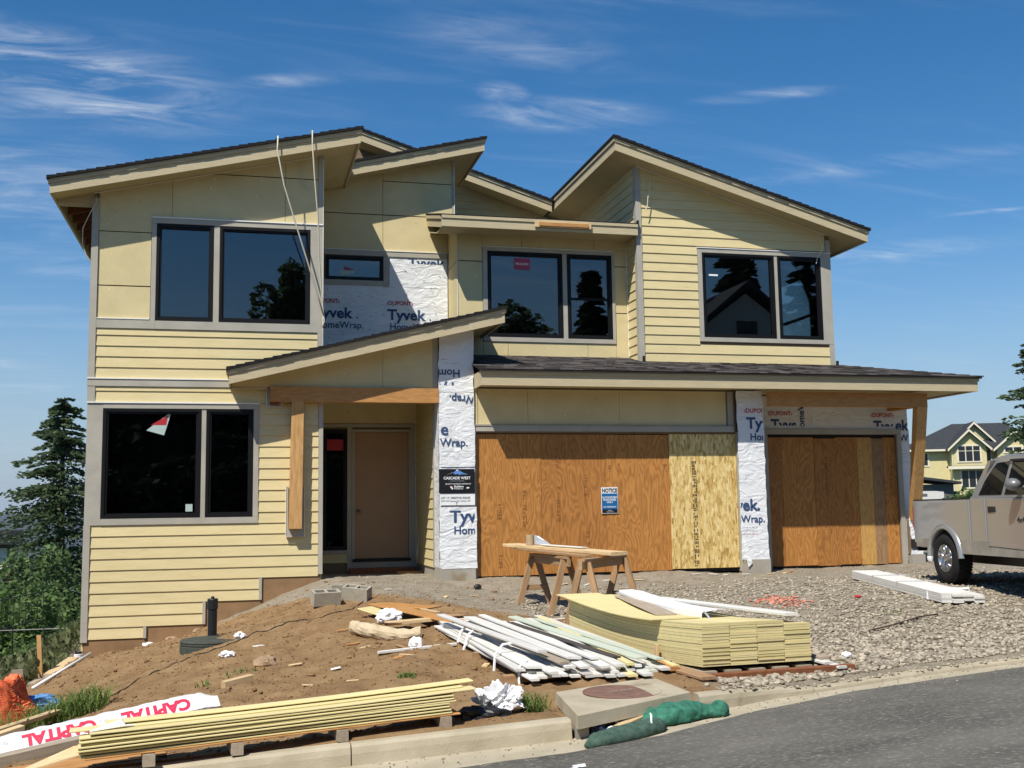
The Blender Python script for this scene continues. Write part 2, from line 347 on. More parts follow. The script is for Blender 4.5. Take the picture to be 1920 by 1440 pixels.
    m2 = A('ShaderNodeMixRGB'); L(wob(s.outputs[1]), m2.inputs[0]); L(m1.outputs[0], m2.inputs[1]); L(weed, m2.inputs[2])
    L(m2.outputs[0], b.inputs['Base Color'])
    bp = A('ShaderNodeBump'); bp.inputs['Strength'].default_value = .9; bp.inputs['Distance'].default_value = .03; L(nz(26, 10, .7), bp.inputs['Height']); L(bp.outputs[0], b.inputs['Normal'])
    MATS['ground'] = m
special_mats()

# ------------------------------------------------------------------ mesh helpers
def tag(o, label=None, cat=None, group=None, kind=None):
    if label: o['label'] = label
    if cat: o['category'] = cat
    if group: o['group'] = group
    if kind: o['kind'] = kind
    return o

def thing(name, label, cat, loc=(0, 0, 0), rz=0, group=None):
    o = bpy.data.objects.new(name, None); COL.objects.link(o)
    o.empty_display_size = .2
    o.location = loc; o.rotation_euler = (0, 0, rz)
    return tag(o, label, cat, group)

def attach(o, parent, world=True):
    """hang o on parent; world=True keeps coordinates that were written in world space"""
    o.parent = parent
    if world and parent is not None and parent.type == 'EMPTY':
        o.matrix_parent_inverse = (Matrix.Translation(parent.location) @ parent.rotation_euler.to_matrix().to_4x4()).inverted()

class MB:
    def __init__(s): s.v = []; s.f = []
    def add(s, vs, fs):
        k = len(s.v); s.v += [tuple(p) for p in vs]; s.f += [tuple(i+k for i in f) for f in fs]; return s
    def box(s, x0, x1, y0, y1, z0, z1):
        return s.add([(x0, y0, z0), (x1, y0, z0), (x1, y1, z0), (x0, y1, z0), (x0, y0, z1), (x1, y0, z1), (x1, y1, z1), (x0, y1, z1)],
                     [(0, 3, 2, 1), (4, 5, 6, 7), (0, 1, 5, 4), (1, 2, 6, 5), (2, 3, 7, 6), (3, 0, 4, 7)])
    def hexa(s, a, b):
        """a, b: two quads of 4 points, joined"""
        return s.add(list(a)+list(b), [(0, 3, 2, 1), (4, 5, 6, 7), (0, 1, 5, 4), (1, 2, 6, 5), (2, 3, 7, 6), (3, 0, 4, 7)])
    def prism(s, poly, vec):
        n = len(poly); q = [tuple(np.add(p, vec)) for p in poly]
        return s.add(list(poly)+q, [tuple(range(n))[::-1], tuple(range(n, 2*n))]+[(i, (i+1) % n, n+(i+1) % n, n+i) for i in range(n)])
    def tube(s, pts, r, n=6, cap=True):
        pts = [Vector(p) for p in pts]; rs = r if isinstance(r, (list, tuple)) else [r]*len(pts)
        k = len(s.v); up = Vector((0, 0, 1)); prev = None
        for i, p in enumerate(pts):
            d = (pts[min(i+1, len(pts)-1)]-pts[max(i-1, 0)]).normalized()
            if prev is None:
                a = d.cross(up)
                if a.length < .05: a = d.cross(Vector((1, 0, 0)))
            else: a = prev-d*prev.dot(d)
            a.normalize(); prev = a; b = d.cross(a)
            for j in range(n):
                t = 2*math.pi*j/n; s.v.append(tuple(p+(a*math.cos(t)+b*math.sin(t))*rs[i]))
        for i in range(len(pts)-1):
            for j in range(n):
                s.f.append((k+i*n+j, k+i*n+(j+1) % n, k+(i+1)*n+(j+1) % n, k+(i+1)*n+j))
        if cap:
            s.f.append(tuple(range(k, k+n))[::-1]); e = k+(len(pts)-1)*n; s.f.append(tuple(range(e, e+n)))
        return s
    def lathe(s, prof, n=24, c=(0, 0, 0), axis='z'):
        k = len(s.v)
        for (r, h) in prof:
            for j in range(n):
                t = 2*math.pi*j/n; x, y = r*math.cos(t), r*math.sin(t)
                p = (x, y, h) if axis == 'z' else ((h, x, y) if axis == 'x' else (x, h, y))
                s.v.append((c[0]+p[0], c[1]+p[1], c[2]+p[2]))
        for i in range(len(prof)-1):
            for j in range(n): s.f.append((k+i*n+j, k+i*n+(j+1) % n, k+(i+1)*n+(j+1) % n, k+(i+1)*n+j))
        s.f.append(tuple(range(k, k+n))[::-1]); e = k+(len(prof)-1)*n; s.f.append(tuple(range(e, e+n)))
        return s
    def mesh(s, name, mat, smooth=False):
        me = bpy.data.meshes.new(name); me.from_pydata(s.v, [], s.f); me.materials.append(MATS[mat])
        bm = bmesh.new(); bm.from_mesh(me); bmesh.ops.recalc_face_normals(bm, faces=bm.faces); bm.to_mesh(me); bm.free()
        if smooth:
            for p in me.polygons: p.use_smooth = True
        return me
    def build(s, name, mat, parent=None, smooth=False, world=True, label=None, cat=None, group=None, kind=None):
        if parent is None and kind != 'structure':      # origin at the thing's own base
            a = np.array(s.v); c = (a.min(0)+a.max(0))/2; c[2] = a[:, 2].min(); s.v = [tuple(q) for q in a-c]
        else: c = None
        o = bpy.data.objects.new(name, s.mesh(name, mat, smooth)); COL.objects.link(o)
        if c is not None: o.location = c
        if parent is not None: attach(o, parent, world)
        return tag(o, label, cat, group, kind)

def bx(name, mat, parent, x0, x1, y0, y1, z0, z1, **k): return MB().box(x0, x1, y0, y1, z0, z1).build(name, mat, parent, **k)

def copy_tree(o, parent=None):
    c = o.copy(); COL.objects.link(c)
    if parent is not None: c.parent = parent; c.matrix_parent_inverse = o.matrix_parent_inverse
    for ch in o.children: copy_tree(ch, c)
    return c

def clip(poly, a, b, c):
    """keep a*u + b*z <= c"""
    r = []
    for i in range(len(poly)):
        p, q = poly[i], poly[(i+1) % len(poly)]; dp, dq = a*p[0]+b*p[1]-c, a*q[0]+b*q[1]-c
        if dp <= 0: r.append(p)
        if (dp < 0) != (dq < 0) and abs(dp-dq) > 1e-9:
            t = dp/(dp-dq); r.append((p[0]+(q[0]-p[0])*t, p[1]+(q[1]-p[1])*t))
    return r

def P3(plane, u, d, z):
    """a point on a wall: plane 'y' faces -Y, plane 'x' faces -X; d is how far it stands proud"""
    return (u, plane[1]-d, z) if plane[0] == 'y' else (plane[1]-d, u, z)

def slab_on(mb, plane, poly, d0, d1, slant=None):
    """convex outline on a wall as a solid, from d0 (back) to d1 (front); slant=(z0, z1, dtop) tapers the front"""
    if len(poly) < 3: return
    def df(z):
        if not slant: return d1
        t = min(1, max(0, (z-slant[0])/(slant[1]-slant[0]))); return d1+(slant[2]-d1)*t
    n = len(poly)
    mb.add([P3(plane, u, d0, z) for u, z in poly]+[P3(plane, u, df(z), z) for u, z in poly],
           [tuple(range(n))[::-1], tuple(range(n, 2*n))]+[(i, (i+1) % n, n+(i+1) % n, n+i) for i in range(n)])

def rows(parent, plane, u0, u1, z0, z1, e=.18, holes=(), tops=(), mat='siding', name='siding_board', zref=None, starts=None, d=.026):
    """lap siding: every course a board of its own, split round openings and cut to the rake lines (a, b, c)"""
    k0 = math.floor((z0-(zref if zref is not None else z0))/e+1e-6); zb = (zref if zref is not None else z0)+k0*e
    while zb < z1-.012:
        zt = zb+e; lo, hi = max(zb, z0), min(zt, z1)
        a1 = u1
        if starts:
            for (zl, lim) in starts:
                if (lo+hi)/2 < zl: a1 = lim; break
        segs = [(u0, a1)]
        for (h0, h1, hz0, hz1) in holes:
            if hz0 < hi-.004 and hz1 > lo+.004:
                new = []
                for s0, s1 in segs:
                    if h1 <= s0 or h0 >= s1: new.append((s0, s1)); continue
                    if h0-s0 > .02: new.append((s0, h0))
                    if s1-h1 > .02: new.append((h1, s1))
                segs = new
        for s0, s1 in segs:
            poly = [(s0, lo), (s1, lo), (s1, hi), (s0, hi)]
            for (a, b, c) in tops: poly = clip(poly, a, b, c)
            if len(poly) >= 3 and max(p[1] for p in poly)-min(p[1] for p in poly) > .01:
                mb = MB(); slab_on(mb, plane, poly, .0, d, (zb, zt, d-.017)); mb.build(name, mat, parent)
        zb = zt

def panels(parent, plane, cells, tops=(), mat='panel', d=.012, gap=.004, name='wall_panel'):
    for (u0, u1, z0, z1) in cells:
        poly = [(u0+gap, z0+gap), (u1-gap, z0+gap), (u1-gap, z1-gap), (u0+gap, z1-gap)]
        for (a, b, c) in tops: poly = clip(poly, a, b, c)
        if len(poly) >= 3:
            mb = MB(); slab_on(mb, plane, poly, -.002, d); mb.build(name, mat, parent)

def trim(parent, plane, u0, u1, z0, z1, d=.034, d0=-.004, mat='trim', name='trim_board', tops=()):
    poly = [(u0, z0), (u1, z0), (u1, z1), (u0, z1)]
    for t in tops: poly = clip(poly, *t)
    if len(poly) < 3: return None
    mb = MB(); slab_on(mb, plane, poly, d0, d); return mb.build(name, mat, parent)

def holed(parent, plane, u0, u1, z0, z1, holes, d0, d1, tops=(), mat='sheathing', name='wall'):
    """a wall sheet with rectangular openings"""
    us = sorted({u0, u1, *[h[0] for h in holes], *[h[1] for h in holes]}); zs = sorted({z0, z1, *[h[2] for h in holes], *[h[3] for h in holes]})
    us = [u for u in us if u0 <= u <= u1]; zs = [z for z in zs if z0 <= z <= z1]
    mb = MB()
    for i in range(len(us)-1):
        for j in range(len(zs)-1):
            cu, cz = (us[i]+us[i+1])/2, (zs[j]+zs[j+1])/2
            if any(h[0] < cu < h[1] and h[2] < cz < h[3] for h in holes): continue
            poly = [(us[i], zs[j]), (us[i+1], zs[j]), (us[i+1], zs[j+1]), (us[i], zs[j+1])]
            for t in tops: poly = clip(poly, *t)
            slab_on(mb, plane, poly, d0, d1)
    return mb.build(name, mat, parent)

def window(parent, plane, u0, u1, z0, z1, fw=.055, label=None, back=.03, rail=None):
    mb = MB()
    def ring(a0, a1, b0, b1, w, d0, d1):
        for (p, q, r, s) in ((a0, a1, b0, b0+w), (a0, a1, b1-w, b1), (a0, a0+w, b0+w, b1-w), (a1-w, a1, b0+w, b1-w)):
            slab_on(mb, plane, [(p, r), (q, r), (q, s), (p, s)], d0, d1)
    ring(u0, u1, z0, z1, fw*.62, -.06, .03)
    ring(u0+fw*.62, u1-fw*.62, z0+fw*.62, z1-fw*.62, fw*.45, -.06, .008)
    if rail:
        slab_on(mb, plane, [(u0+fw, rail-.018), (u1-fw, rail-.018), (u1-fw, rail+.018), (u0+fw, rail+.018)], -.05, .004)
    w = mb.build('window', 'frame_black', parent)
    if label: w['label'] = label
    g = MB(); slab_on(g, plane, [(u0+fw, z0+fw), (u1-fw, z0+fw), (u1-fw, z1-fw), (u0+fw, z1-fw)], -.035, -.029)
    gp = g.build('pane', 'glass', w)
    return w

def textmesh(s, size, bold=0.0, xs=1.0, align='LEFT'):
    c = bpy.data.curves.new('lettering', 'FONT'); c.body = s; c.size = size; c.offset = bold*size; c.align_x = align; c.resolution_u = 3; c.fill_mode = 'FRONT'
    o = bpy.data.objects.new('lettering', c); COL.objects.link(o)
    bpy.context.view_layer.update()
    dg = bpy.context.evaluated_depsgraph_get()
    me = bpy.data.meshes.new_from_object(o.evaluated_get(dg)); bpy.data.objects.remove(o); bpy.data.curves.remove(c)
    V = np.array([v.co[:] for v in me.vertices]) if len(me.vertices) else np.zeros((0, 3)); F = [tuple(p.vertices) for p in me.polygons]; bpy.data.meshes.remove(me)
    if len(V): V[:, 0] *= xs
    return V, F

def lettering(parent, s, size, mat, fn, bold=.012, xs=1.0, align='LEFT', rot=0.0, cut=None, name='lettering'):
    """flat lettering laid on a surface: fn(a, b) takes the text plane to the world"""
    V, F = textmesh(s, size, bold, xs, align)
    if not len(V): return None
    cr, sr = math.cos(rot), math.sin(rot)
    A = V[:, 0]*cr-V[:, 1]*sr; B = V[:, 0]*sr+V[:, 1]*cr
    if cut:                                           # what a lap or an edge of the sheet covers is not there
        bm = bmesh.new(); vs = [bm.verts.new((a, b, 0)) for a, b in zip(A, B)]
        for f in F:
            try: bm.faces.new([vs[i] for i in f])
            except ValueError: pass
        for (px, py, nx, ny) in cut:
            bmesh.ops.bisect_plane(bm, geom=bm.verts[:]+bm.edges[:]+bm.faces[:], plane_co=(px, py, 0), plane_no=(nx, ny, 0), clear_outer=True)
        bm.verts.index_update(); pts = [(v.co.x, v.co.y) for v in bm.verts]; F = [tuple(v.index for v in f.verts) for f in bm.faces]; bm.free()
        if not F: return None
    else: pts = list(zip(A, B))
    me = bpy.data.meshes.new(name); me.from_pydata([fn(a, b) for a, b in pts], [], F); me.materials.append(MATS[mat])
    o = bpy.data.objects.new(name, me); COL.objects.link(o); attach(o, parent); return o

# value noise for terrain and crumpled sheets
_tab = np.random.RandomState(3).rand(256, 256)
def vn(x, y):
    xi, yi = np.floor(x).astype(int), np.floor(y).astype(int); fx, fy = x-xi, y-yi
    fx = fx*fx*(3-2*fx); fy = fy*fy*(3-2*fy); a = lambda i, j: _tab[(xi+i) & 255, (yi+j) & 255]
    return (a(0, 0)*(1-fx)+a(1, 0)*fx)*(1-fy)+(a(0, 1)*(1-fx)+a(1, 1)*fx)*fy-.5
def fbm(x, y, s, o=4, g=.55):
    r = 0; k = 1
    for i in range(o): r = r+k*vn(x*s+17.3*i, y*s+9.1*i); s *= 2.03; k *= g
    return r

def sheet(name, mat, parent, plane, u0, u1, z0, z1, d, nu=18, nz=24, amp=.006, seed=0, edge=.0, label=None):
    """a crumpled film on a wall"""
    U, Z = np.meshgrid(np.linspace(u0, u1, nu), np.linspace(z0, z1, nz))
    D = d+amp*2*fbm(U+seed, Z+seed*1.7, 5.0, 3)
    if edge:
        D += 0; U = U+edge*fbm(Z*3+seed, U*0+seed, 2.2, 2)*(np.abs((U-(u0+u1)/2)/(u1-u0))*2)**6
    vs = [P3(plane, a, b, c) for a, b, c in zip(U.ravel(), D.ravel(), Z.ravel())]
    fs = [(j*nu+i, j*nu+i+1, (j+1)*nu+i+1, (j+1)*nu+i) for j in range(nz-1) for i in range(nu-1)]
    me = bpy.data.meshes.new(name); me.from_pydata(vs, [], fs); me.materials.append(MATS[mat])
    for p in me.polygons: p.use_smooth = True
    o = bpy.data.objects.new(name, me); COL.objects.link(o); attach(o, parent)
    if label: o['label'] = label
    return o

# ================================================================== THE HOUSE
house = thing('two_storey_house', 'unfinished yellow two-storey house with angled black roofs and boarded garage openings', 'house', (5.0, 19.0, 0.5))

def wall_group(label=None):
    return None

# ---- roofs that slope along X
def mono_x(X0, X1, zt0, zt1, Yf, Yb, fh=.235, soff=.035, left=True, right=True, soffit=True, sx0=None, trimrow=True, label=None, gap_back=None):
    t = .042; z = lambda x: zt0+(zt1-zt0)*(x-X0)/(X1-X0)
    mb = MB(); n = max(2, int((X1-X0+.08)/.145)); xs = np.linspace(X0-.045, X1+.045, n+1)
    up = zt1 > zt0
    for i in range(n):
        a, b = xs[i], xs[i+1]; j = random.uniform(-.004, .004); ea, eb = (.016, 0) if up else (0, .016)
        y0 = Yf-.062+random.uniform(-.007, .007)
        mb.hexa([(a, y0, z(a)-t), (b, y0, z(b)-t), (b, Yb, z(b)-t), (a, Yb, z(a)-t)],
                [(a, y0, z(a)+ea+j), (b, y0, z(b)+eb+j), (b, Yb, z(b)+eb+j), (a, Yb, z(a)+ea+j)])
    rf = mb.build('roof', 'shingle', house)
    if label: rf['label'] = label
    def bar(name, x0, x1, y0, y1, ztop, zbot, mat='fascia'):
        MB().hexa([(x0, y0, z(x0)-zbot), (x1, y0, z(x1)-zbot), (x1, y1, z(x1)-zbot), (x0, y1, z(x0)-zbot)],
                  [(x0, y0, z(x0)-ztop), (x1, y0, z(x1)-ztop), (x1, y1, z(x1)-ztop), (x0, y1, z(x0)-ztop)]).build(name, mat, rf)
    bar('fascia', X0, X1, Yf, Yf+.032, t+.001, t+fh)
    if trimrow: bar('fascia_strip', X0-.002, X1+.002, Yf-.024, Yf-.001, t+.001, t+.068)
    if left:
        bar('fascia', X0+.002, X0+.034, Yf+.033, Yb, t+.002, t+fh-.002)
        bar('fascia_strip', X0-.026, X0-.003, Yf-.02, Yb, t+.002, t+.066)
    if right:
        bar('fascia', X1-.034, X1-.002, Yf+.033, Yb, t+.002, t+fh-.002)
        bar('fascia_strip', X1+.003, X1+.026, Yf-.02, Yb, t+.002, t+.066)
    if soffit: bar('soffit', sx0 if sx0 is not None else X0+.036, X1-.036, Yf+.034, Yb-.01, t+fh-soff-.02, t+fh-soff, 'soffit')
    return rf, z

# left wing roof: low eave on the left, high end on the right
SL = .2346
roofL, zL = mono_x(-3.02, 1.945, 7.848-.2346*3.02, 7.848+.2346*1.945, 18.43, 26.0, sx0=-2.36, label='black shingle roof rising to the right over the left wing')
# boxed front of the left eave and the bare rafters behind it
zs = lambda x: zL(x)-.042-.235+.035
MB().hexa([(-2.985, 18.466, zs(-2.985)), (-2.362, 18.466, zs(-2.362)), (-2.362, 18.93, zs(-2.362)), (-2.985, 18.93, zs(-2.985))],
          [(-2.985, 18.466, zs(-2.985)+.02), (-2.362, 18.466, zs(-2.362)+.02), (-2.362, 18.93, zs(-2.362)+.02), (-2.985, 18.93, zs(-2.985)+.02)]).build('soffit', 'soffit', roofL)
MB().prism([(-2.965, 18.93, 6.80), (-2.40, 18.93, 6.80), (-2.40, 18.93, zs(-2.40)-.002), (-2.965, 18.93, zs(-2.965)-.002)], (0, .03, 0)).build('eave_return', 'fascia', roofL)
MB().hexa([(-2.96, 18.97, zL(-2.96)-.075), (-2.3, 18.97, zL(-2.3)-.075), (-2.3, 26, zL(-2.3)-.075), (-2.96, 26, zL(-2.96)-.075)],
          [(-2.96, 18.97, zL(-2.96)-.046), (-2.3, 18.97, zL(-2.3)-.046), (-2.3, 26, zL(-2.3)-.046), (-2.96, 26, zL(-2.96)-.046)]).build('roof_deck', 'rafter', roofL)
for k in range(12):
    y = 19.35+.56*k
    MB().hexa([(-2.955, y, zL(-2.955)-.24), (-2.35, y, zL(-2.35)-.24), (-2.35, y+.04, zL(-2.35)-.24), (-2.955, y+.04, zL(-2.955)-.24)],
              [(-2.955, y, zL(-2.955)-.078), (-2.35, y, zL(-2.35)-.078), (-2.35, y+.04, zL(-2.35)-.078), (-2.955, y+.04, zL(-2.955)-.078)]).build('rafter', 'rafter', roofL)

# second roof behind, right gable roof, the long main slope at the back, the porch roof
roof2, z2 = mono_x(1.55, 4.637, 8.325, 9.097, 20.72, 23.3, left=False, label='short black roof rising to a sharp point above the middle wall')
roofR, zR = mono_x(6.843, 12.126, 8.759, 7.21, 19.22, 26.0, label='black roof falling to the right over the right gable')
roofM, zM = mono_x(2.45, 6.78, 10.06, 8.69, 23.40, 27.0, left=False, right=False, label='rear black roof sloping down between the two gables')
roofP, zP = mono_x(-.195, 4.43, 4.093, 5.226, 18.35, 20.22, soff=.045, label='low black porch roof rising to the right over the entry')

# ---- roofs that slope along Y: bay and garage
def shed(X0, X1, Y0, Y1, z0, z1, fh, name_label, hipx=None, hipy=None):
    zf = lambda y: z0+(z1-z0)*(y-Y0)/(Y1-Y0)
    poly = lambda: None
    rf_mb = MB()
    t = .03
    # deck under the shingles
    if hipx is None:
        rf_mb.hexa([(X0-.03, Y0-.05, zf(Y0-.05)-t), (X1, Y0-.05, zf(Y0-.05)-t), (X1, Y1, z1-t), (X0-.03, Y1, z1-t)], [(X0-.03, Y0-.05, zf(Y0-.05)), (X1, Y0-.05, zf(Y0-.05)), (X1, Y1, z1), (X0-.03, Y1, z1)])
    else:
        zh = zf(hipy)
        a = [(X0-.03, Y0-.05, zf(Y0-.05)), (X1+.05, Y0-.05, zf(Y0-.05)), (hipx, hipy, zh), (hipx, Y1, zf(Y1)), (X0-.03, Y1, zf(Y1))]
        rf_mb.prism([(p[0], p[1], p[2]-t) for p in a], (0, 0, t))
        b = [(X1+.05, Y0-.05, zf(Y0-.05)), (X1+.05, 24, zf(Y0-.05)), (hipx, 24, zh), (hipx, hipy, zh)]
        rf_mb.prism([(p[0], p[1], p[2]-t) for p in b], (0, 0, t))
    rf = rf_mb.build('roof', 'shingle', house); rf['label'] = name_label
    return rf, zf

roofB, zB = shed(3.55, 7.385, 19.60, 21.17, 7.185, 7.185+.268*1.57, .24, 'shallow black roof over the bay window')
zb0 = zB(19.60)
def ybar(rf, name, x0, x1, ya, yb, zfun, top, bot, mat='fascia'):
    MB().hexa([(x0, ya, zfun(ya)-bot), (x1, ya, zfun(ya)-bot), (x1, yb, zfun(yb)-bot), (x0, yb, zfun(yb)-bot)],
              [(x0, ya, zfun(ya)-top), (x1, ya, zfun(ya)-top), (x1, yb, zfun(yb)-top), (x0, yb, zfun(yb)-top)]).build(name, mat, rf)
ybar(roofB, 'fascia', 3.55, 3.58, 19.60, 21.17, zB, .031, .26)
ybar(roofB, 'fascia_strip', 3.525, 3.548, 19.58, 21.17, zB, .031, .10)
bx('fascia', 'fascia', roofB, 3.552, 7.385, 19.565, 19.598, zb0-.245, zb0-.034)
bx('fascia_strip', 'fascia', roofB, 3.552, 7.385, 19.545, 19.564, zb0-.09, zb0-.036)
bx('soffit', 'soffit', roofB, 3.582, 7.39, 19.60, 20.25, zb0-.215, zb0-.195)
ybar(roofB, 'soffit', 3.582, 3.96, 20.25, 21.16, lambda y: zB(19.6)+.268*(y-20.25), .215, .195, 'soffit')
shim = bx('splice_block', 'lumber', roofB, 5.32, 6.43, 19.515, 19.544, 7.00, 7.115); shim['label'] = 'bare orange timber splice nailed to the bay fascia'
bx('splice_block', 'cedar', roofB, 5.40, 6.37, 19.49, 19.514, 7.02, 7.085)

roofG, zG = shed(3.955, 13.66, 18.15, 20.26, 4.118, 4.118+.246*2.11, .25, 'long low shingle roof over the two garage openings', hipx=11.57, hipy=19.72)
zg0 = zG(18.15)
mb = MB()
for j in range(15):                         # laminated shingles: every tab a little solid of its own
    ya = 18.08+.15*j; yb = ya+.19
    if ya > 20.2: break
    x = 3.92-random.random()*.2
    while x < 13.7:
        w = random.choice((.16, .2, .24, .3)); x1 = x+w
        lim = 13.71-(ya-18.10)*(13.71-11.57)/(19.72-18.10)
        if x1 > lim: x1 = min(x1, lim)
        if x1-x > .03 and x > 3.89:
            h = random.choice((.012, .012, .018, .022)); za, zb_ = zG(ya)+.004, zG(yb)+.003
            mb.hexa([(x, ya, za), (x1, ya, za), (x1, yb, zb_), (x, yb, zb_)], [(x, ya, za+h), (x1, ya, za+h), (x1, yb, zb_+.004), (x, yb, zb_+.004)])
        x += w+.002
sh = mb.build('shingles', 'shingle_mix', roofG); sh['kind'] = 'stuff'
bx('fascia', 'fascia', roofG, 3.955, 13.64, 18.15, 18.182, zg0-.288, zg0-.034)
bx('fascia_strip', 'fascia', roofG, 3.955, 13.66, 18.127, 18.149, zg0-.10, zg0-.036)
bx('fascia', 'fascia', roofG, 3.956, 3.987, 18.183, 18.75, zg0-.286, zg0-.036)
bx('fascia', 'fascia', roofG, 13.609, 13.64, 18.183, 24, zg0-.286, zg0-.036)
bx('soffit', 'soffit', roofG, 3.989, 13.607, 18.184, 23.9, zg0-.248, zg0-.228)
bx('drip_edge', 'joint_black', roofG, 3.915, 13.69, 18.085, 18.126, zg0-.045, zg0-.028)

# ---- LEFT WING ------------------------------------------------------------
PL = ('y', 18.92)
topL = (-SL, 1, 7.848-.277+.033)
hL = [(-2.17, -.63, 1.67, 3.455), (-.55, .21, 1.67, 3.455), (-1.40, -.48, 4.92, 6.57), (-.38, 1.13, 4.92, 6.57)]
wallL = holed(house, PL, -2.39, 1.33, -.1, 8.1, hL, -.12, -.003, [topL])
wallL['label'] = 'left wing front wall with two pairs of black windows'
bx('foundation', 'found_brown', house, -2.37, 1.30, 18.912, 19.06, -1.2, .99)['label'] = 'dirt-stained concrete stem wall under the left wing siding'
bx('side_wall', 'siding', house, -2.41, -2.38, 18.93, 26, -1.0, 6.9)
bx('side_wall', 'siding', house, 1.332, 1.345, 18.93, 21.2, .5, 7.9)
rows(wallL, PL, -2.315, 1.285, -.23, 1.565, .18, starts=[(-.06, -1.47), (.30, -.56), (.66, .33)])
# lower window: trims, then rows to its right, then two rows above
rows(wallL, PL, .30, 1.285, 1.565, 3.56, .1813)
rows(wallL, PL, -2.30, 1.285, 3.565, 3.815, .18)
rows(wallL, PL, -2.315, 1.255, 3.955, 4.775, .178)
for (x, z0, z1) in ((-1.47, -.235, -.05), (-.56, -.05, .31), (.33, .31, .67)):
    trim(wallL, PL, x-.002, x+.045, z0, z1+.01, .04)
trim(wallL, PL, -2.42, -2.317, -.27, 1.565, .04)                     # corner boards
trim(wallL, PL, -2.42, -2.302, 3.565, 3.815, .036)
trim(wallL, PL, -2.425, -2.317, 3.955, 6.95, .04, tops=[topL])
trim(wallL, PL, -2.415, -2.172, 1.567, 3.563, .03)                    # broad casing
trim(wallL, PL, -2.17, .299, 1.567, 1.668, .034)
trim(wallL, PL, -2.17, .299, 3.457, 3.54, .034)
trim(wallL, PL, .213, .298, 1.67, 3.455, .034)
trim(wallL, PL, -.628, -.552, 1.67, 3.455, .02)
trim(wallL, PL, -2.42, .31, 3.542, 3.562, .05, mat='flashing_white', name='flashing')
trim(wallL, PL, -2.425, 1.30, 3.82, 3.935, .042)
trim(wallL, PL, -2.43, 1.30, 3.937, 3.953, .055, mat='flashing_white', name='flashing')
trim(wallL, PL, 1.287, 1.36, .70, 3.78, .04)
trim(wallL, PL, -2.316, -1.405, 4.78, 4.93, .036); trim(wallL, PL, -1.403, 1.345, 4.78, 4.918, .038)
trim(wallL, PL, 1.257, 1.345, 4.0, 4.778, .04)
trim(wallL, PL, -2.316, -1.49, 4.932, 4.944, .045, mat='flashing_white', name='flashing')
trim(wallL, PL, -1.478, -1.402, 4.92, 6.57, .034); trim(wallL, PL, -.478, -.382, 4.92, 6.57, .02)
trim(wallL, PL, 1.132, 1.345, 4.92, 6.572, .034); trim(wallL, PL, -1.478, 1.345, 6.574, 6.66, .034)
trim(wallL, PL, -1.485, 1.35, 6.662, 6.68, .05, mat='flashing_white', name='flashing')
trim(wallL, PL, 1.26, 1.345, 6.682, 8, .036, tops=[topL])
holed(wallL, PL, -2.316, 1.26, 4.95, 6.60, hL, -.0025, -.0005, mat='joint_black', name='panel_backing')
MB().prism([(-2.316, 18.9205, 6.6), (1.26, 18.9205, 6.6), (1.26, 18.9205, 7.84), (-2.316, 18.9205, 7.0)], (0, .0015, 0)).build('panel_backing', 'joint_black', wallL)
panels(wallL, PL, [(-2.315, -1.482, 4.946, 5.485), (-2.315, -1.482, 5.497, 6.40)], [topL])
panels(wallL, PL, [(-2.315, -1.482, 6.412, 6.682), (-2.315, -1.165, 6.682, 7.4)], [topL], gap=0)
panels(wallL, PL, [(-1.161, .70, 6.682, 7.47), (.702, 1.258, 6.682, 7.47)], [topL], gap=.002)
panels(wallL, PL, [(-1.161, .70, 7.484, 8.0), (.702, 1.258, 7.484, 8.0)], [topL], gap=.002)
panels(wallL, PL, [(-1.482, -1.163, 6.682, 7.4)], [topL], gap=.001) if False else None
wLL1 = window(house, PL, -2.165, -.632, 1.672, 3.453, .075)
wLL2 = window(house, PL, -.548, .208, 1.672, 3.453, .075)
wLU1 = window(house, PL, -1.397, -.483, 4.924, 6.566, .07)
wLU2 = window(house, PL, -.377, 1.127, 4.924, 6.566, .07)
# caulk beads where wall meets soffit
def bead(par, pts, r=.008): return MB().tube(pts, r, 5).build('caulk_bead', 'caulk', par)
bead(wallL, [(-2.4, 18.895, 7.604-.563-.01), (1.30, 18.895, 7.604+SL*1.30-.01)])
bead(wallL, [(1.348, 18.885, 4.0), (1.348, 18.885, 7.83)], .006)
# stickers in the lower left window
st = MB().prism([(-1.50, 18.945, 3.10), (-1.22, 18.945, 3.02), (-1.12, 18.945, 3.37), (-1.16, 18.945, 3.375)], (0, .003, 0)).build('sticker', 'sticker_pale', wLL1); st['label'] = 'torn red and white maker sheet hanging inside the glass'
MB().prism([(-1.43, 18.943, 3.19), (-1.19, 18.943, 3.19), (-1.16, 18.943, 3.35)], (0, .0015, 0)).build('sticker', 'sticker_red', wLL1)
MB().prism([(-.86, 18.945, 1.77), (-.75, 18.945, 1.77), (-.75, 18.945, 1.89), (-.86, 18.945, 1.89)], (0, .002, 0)).build('sticker', 'sticker_pale', wLL1)

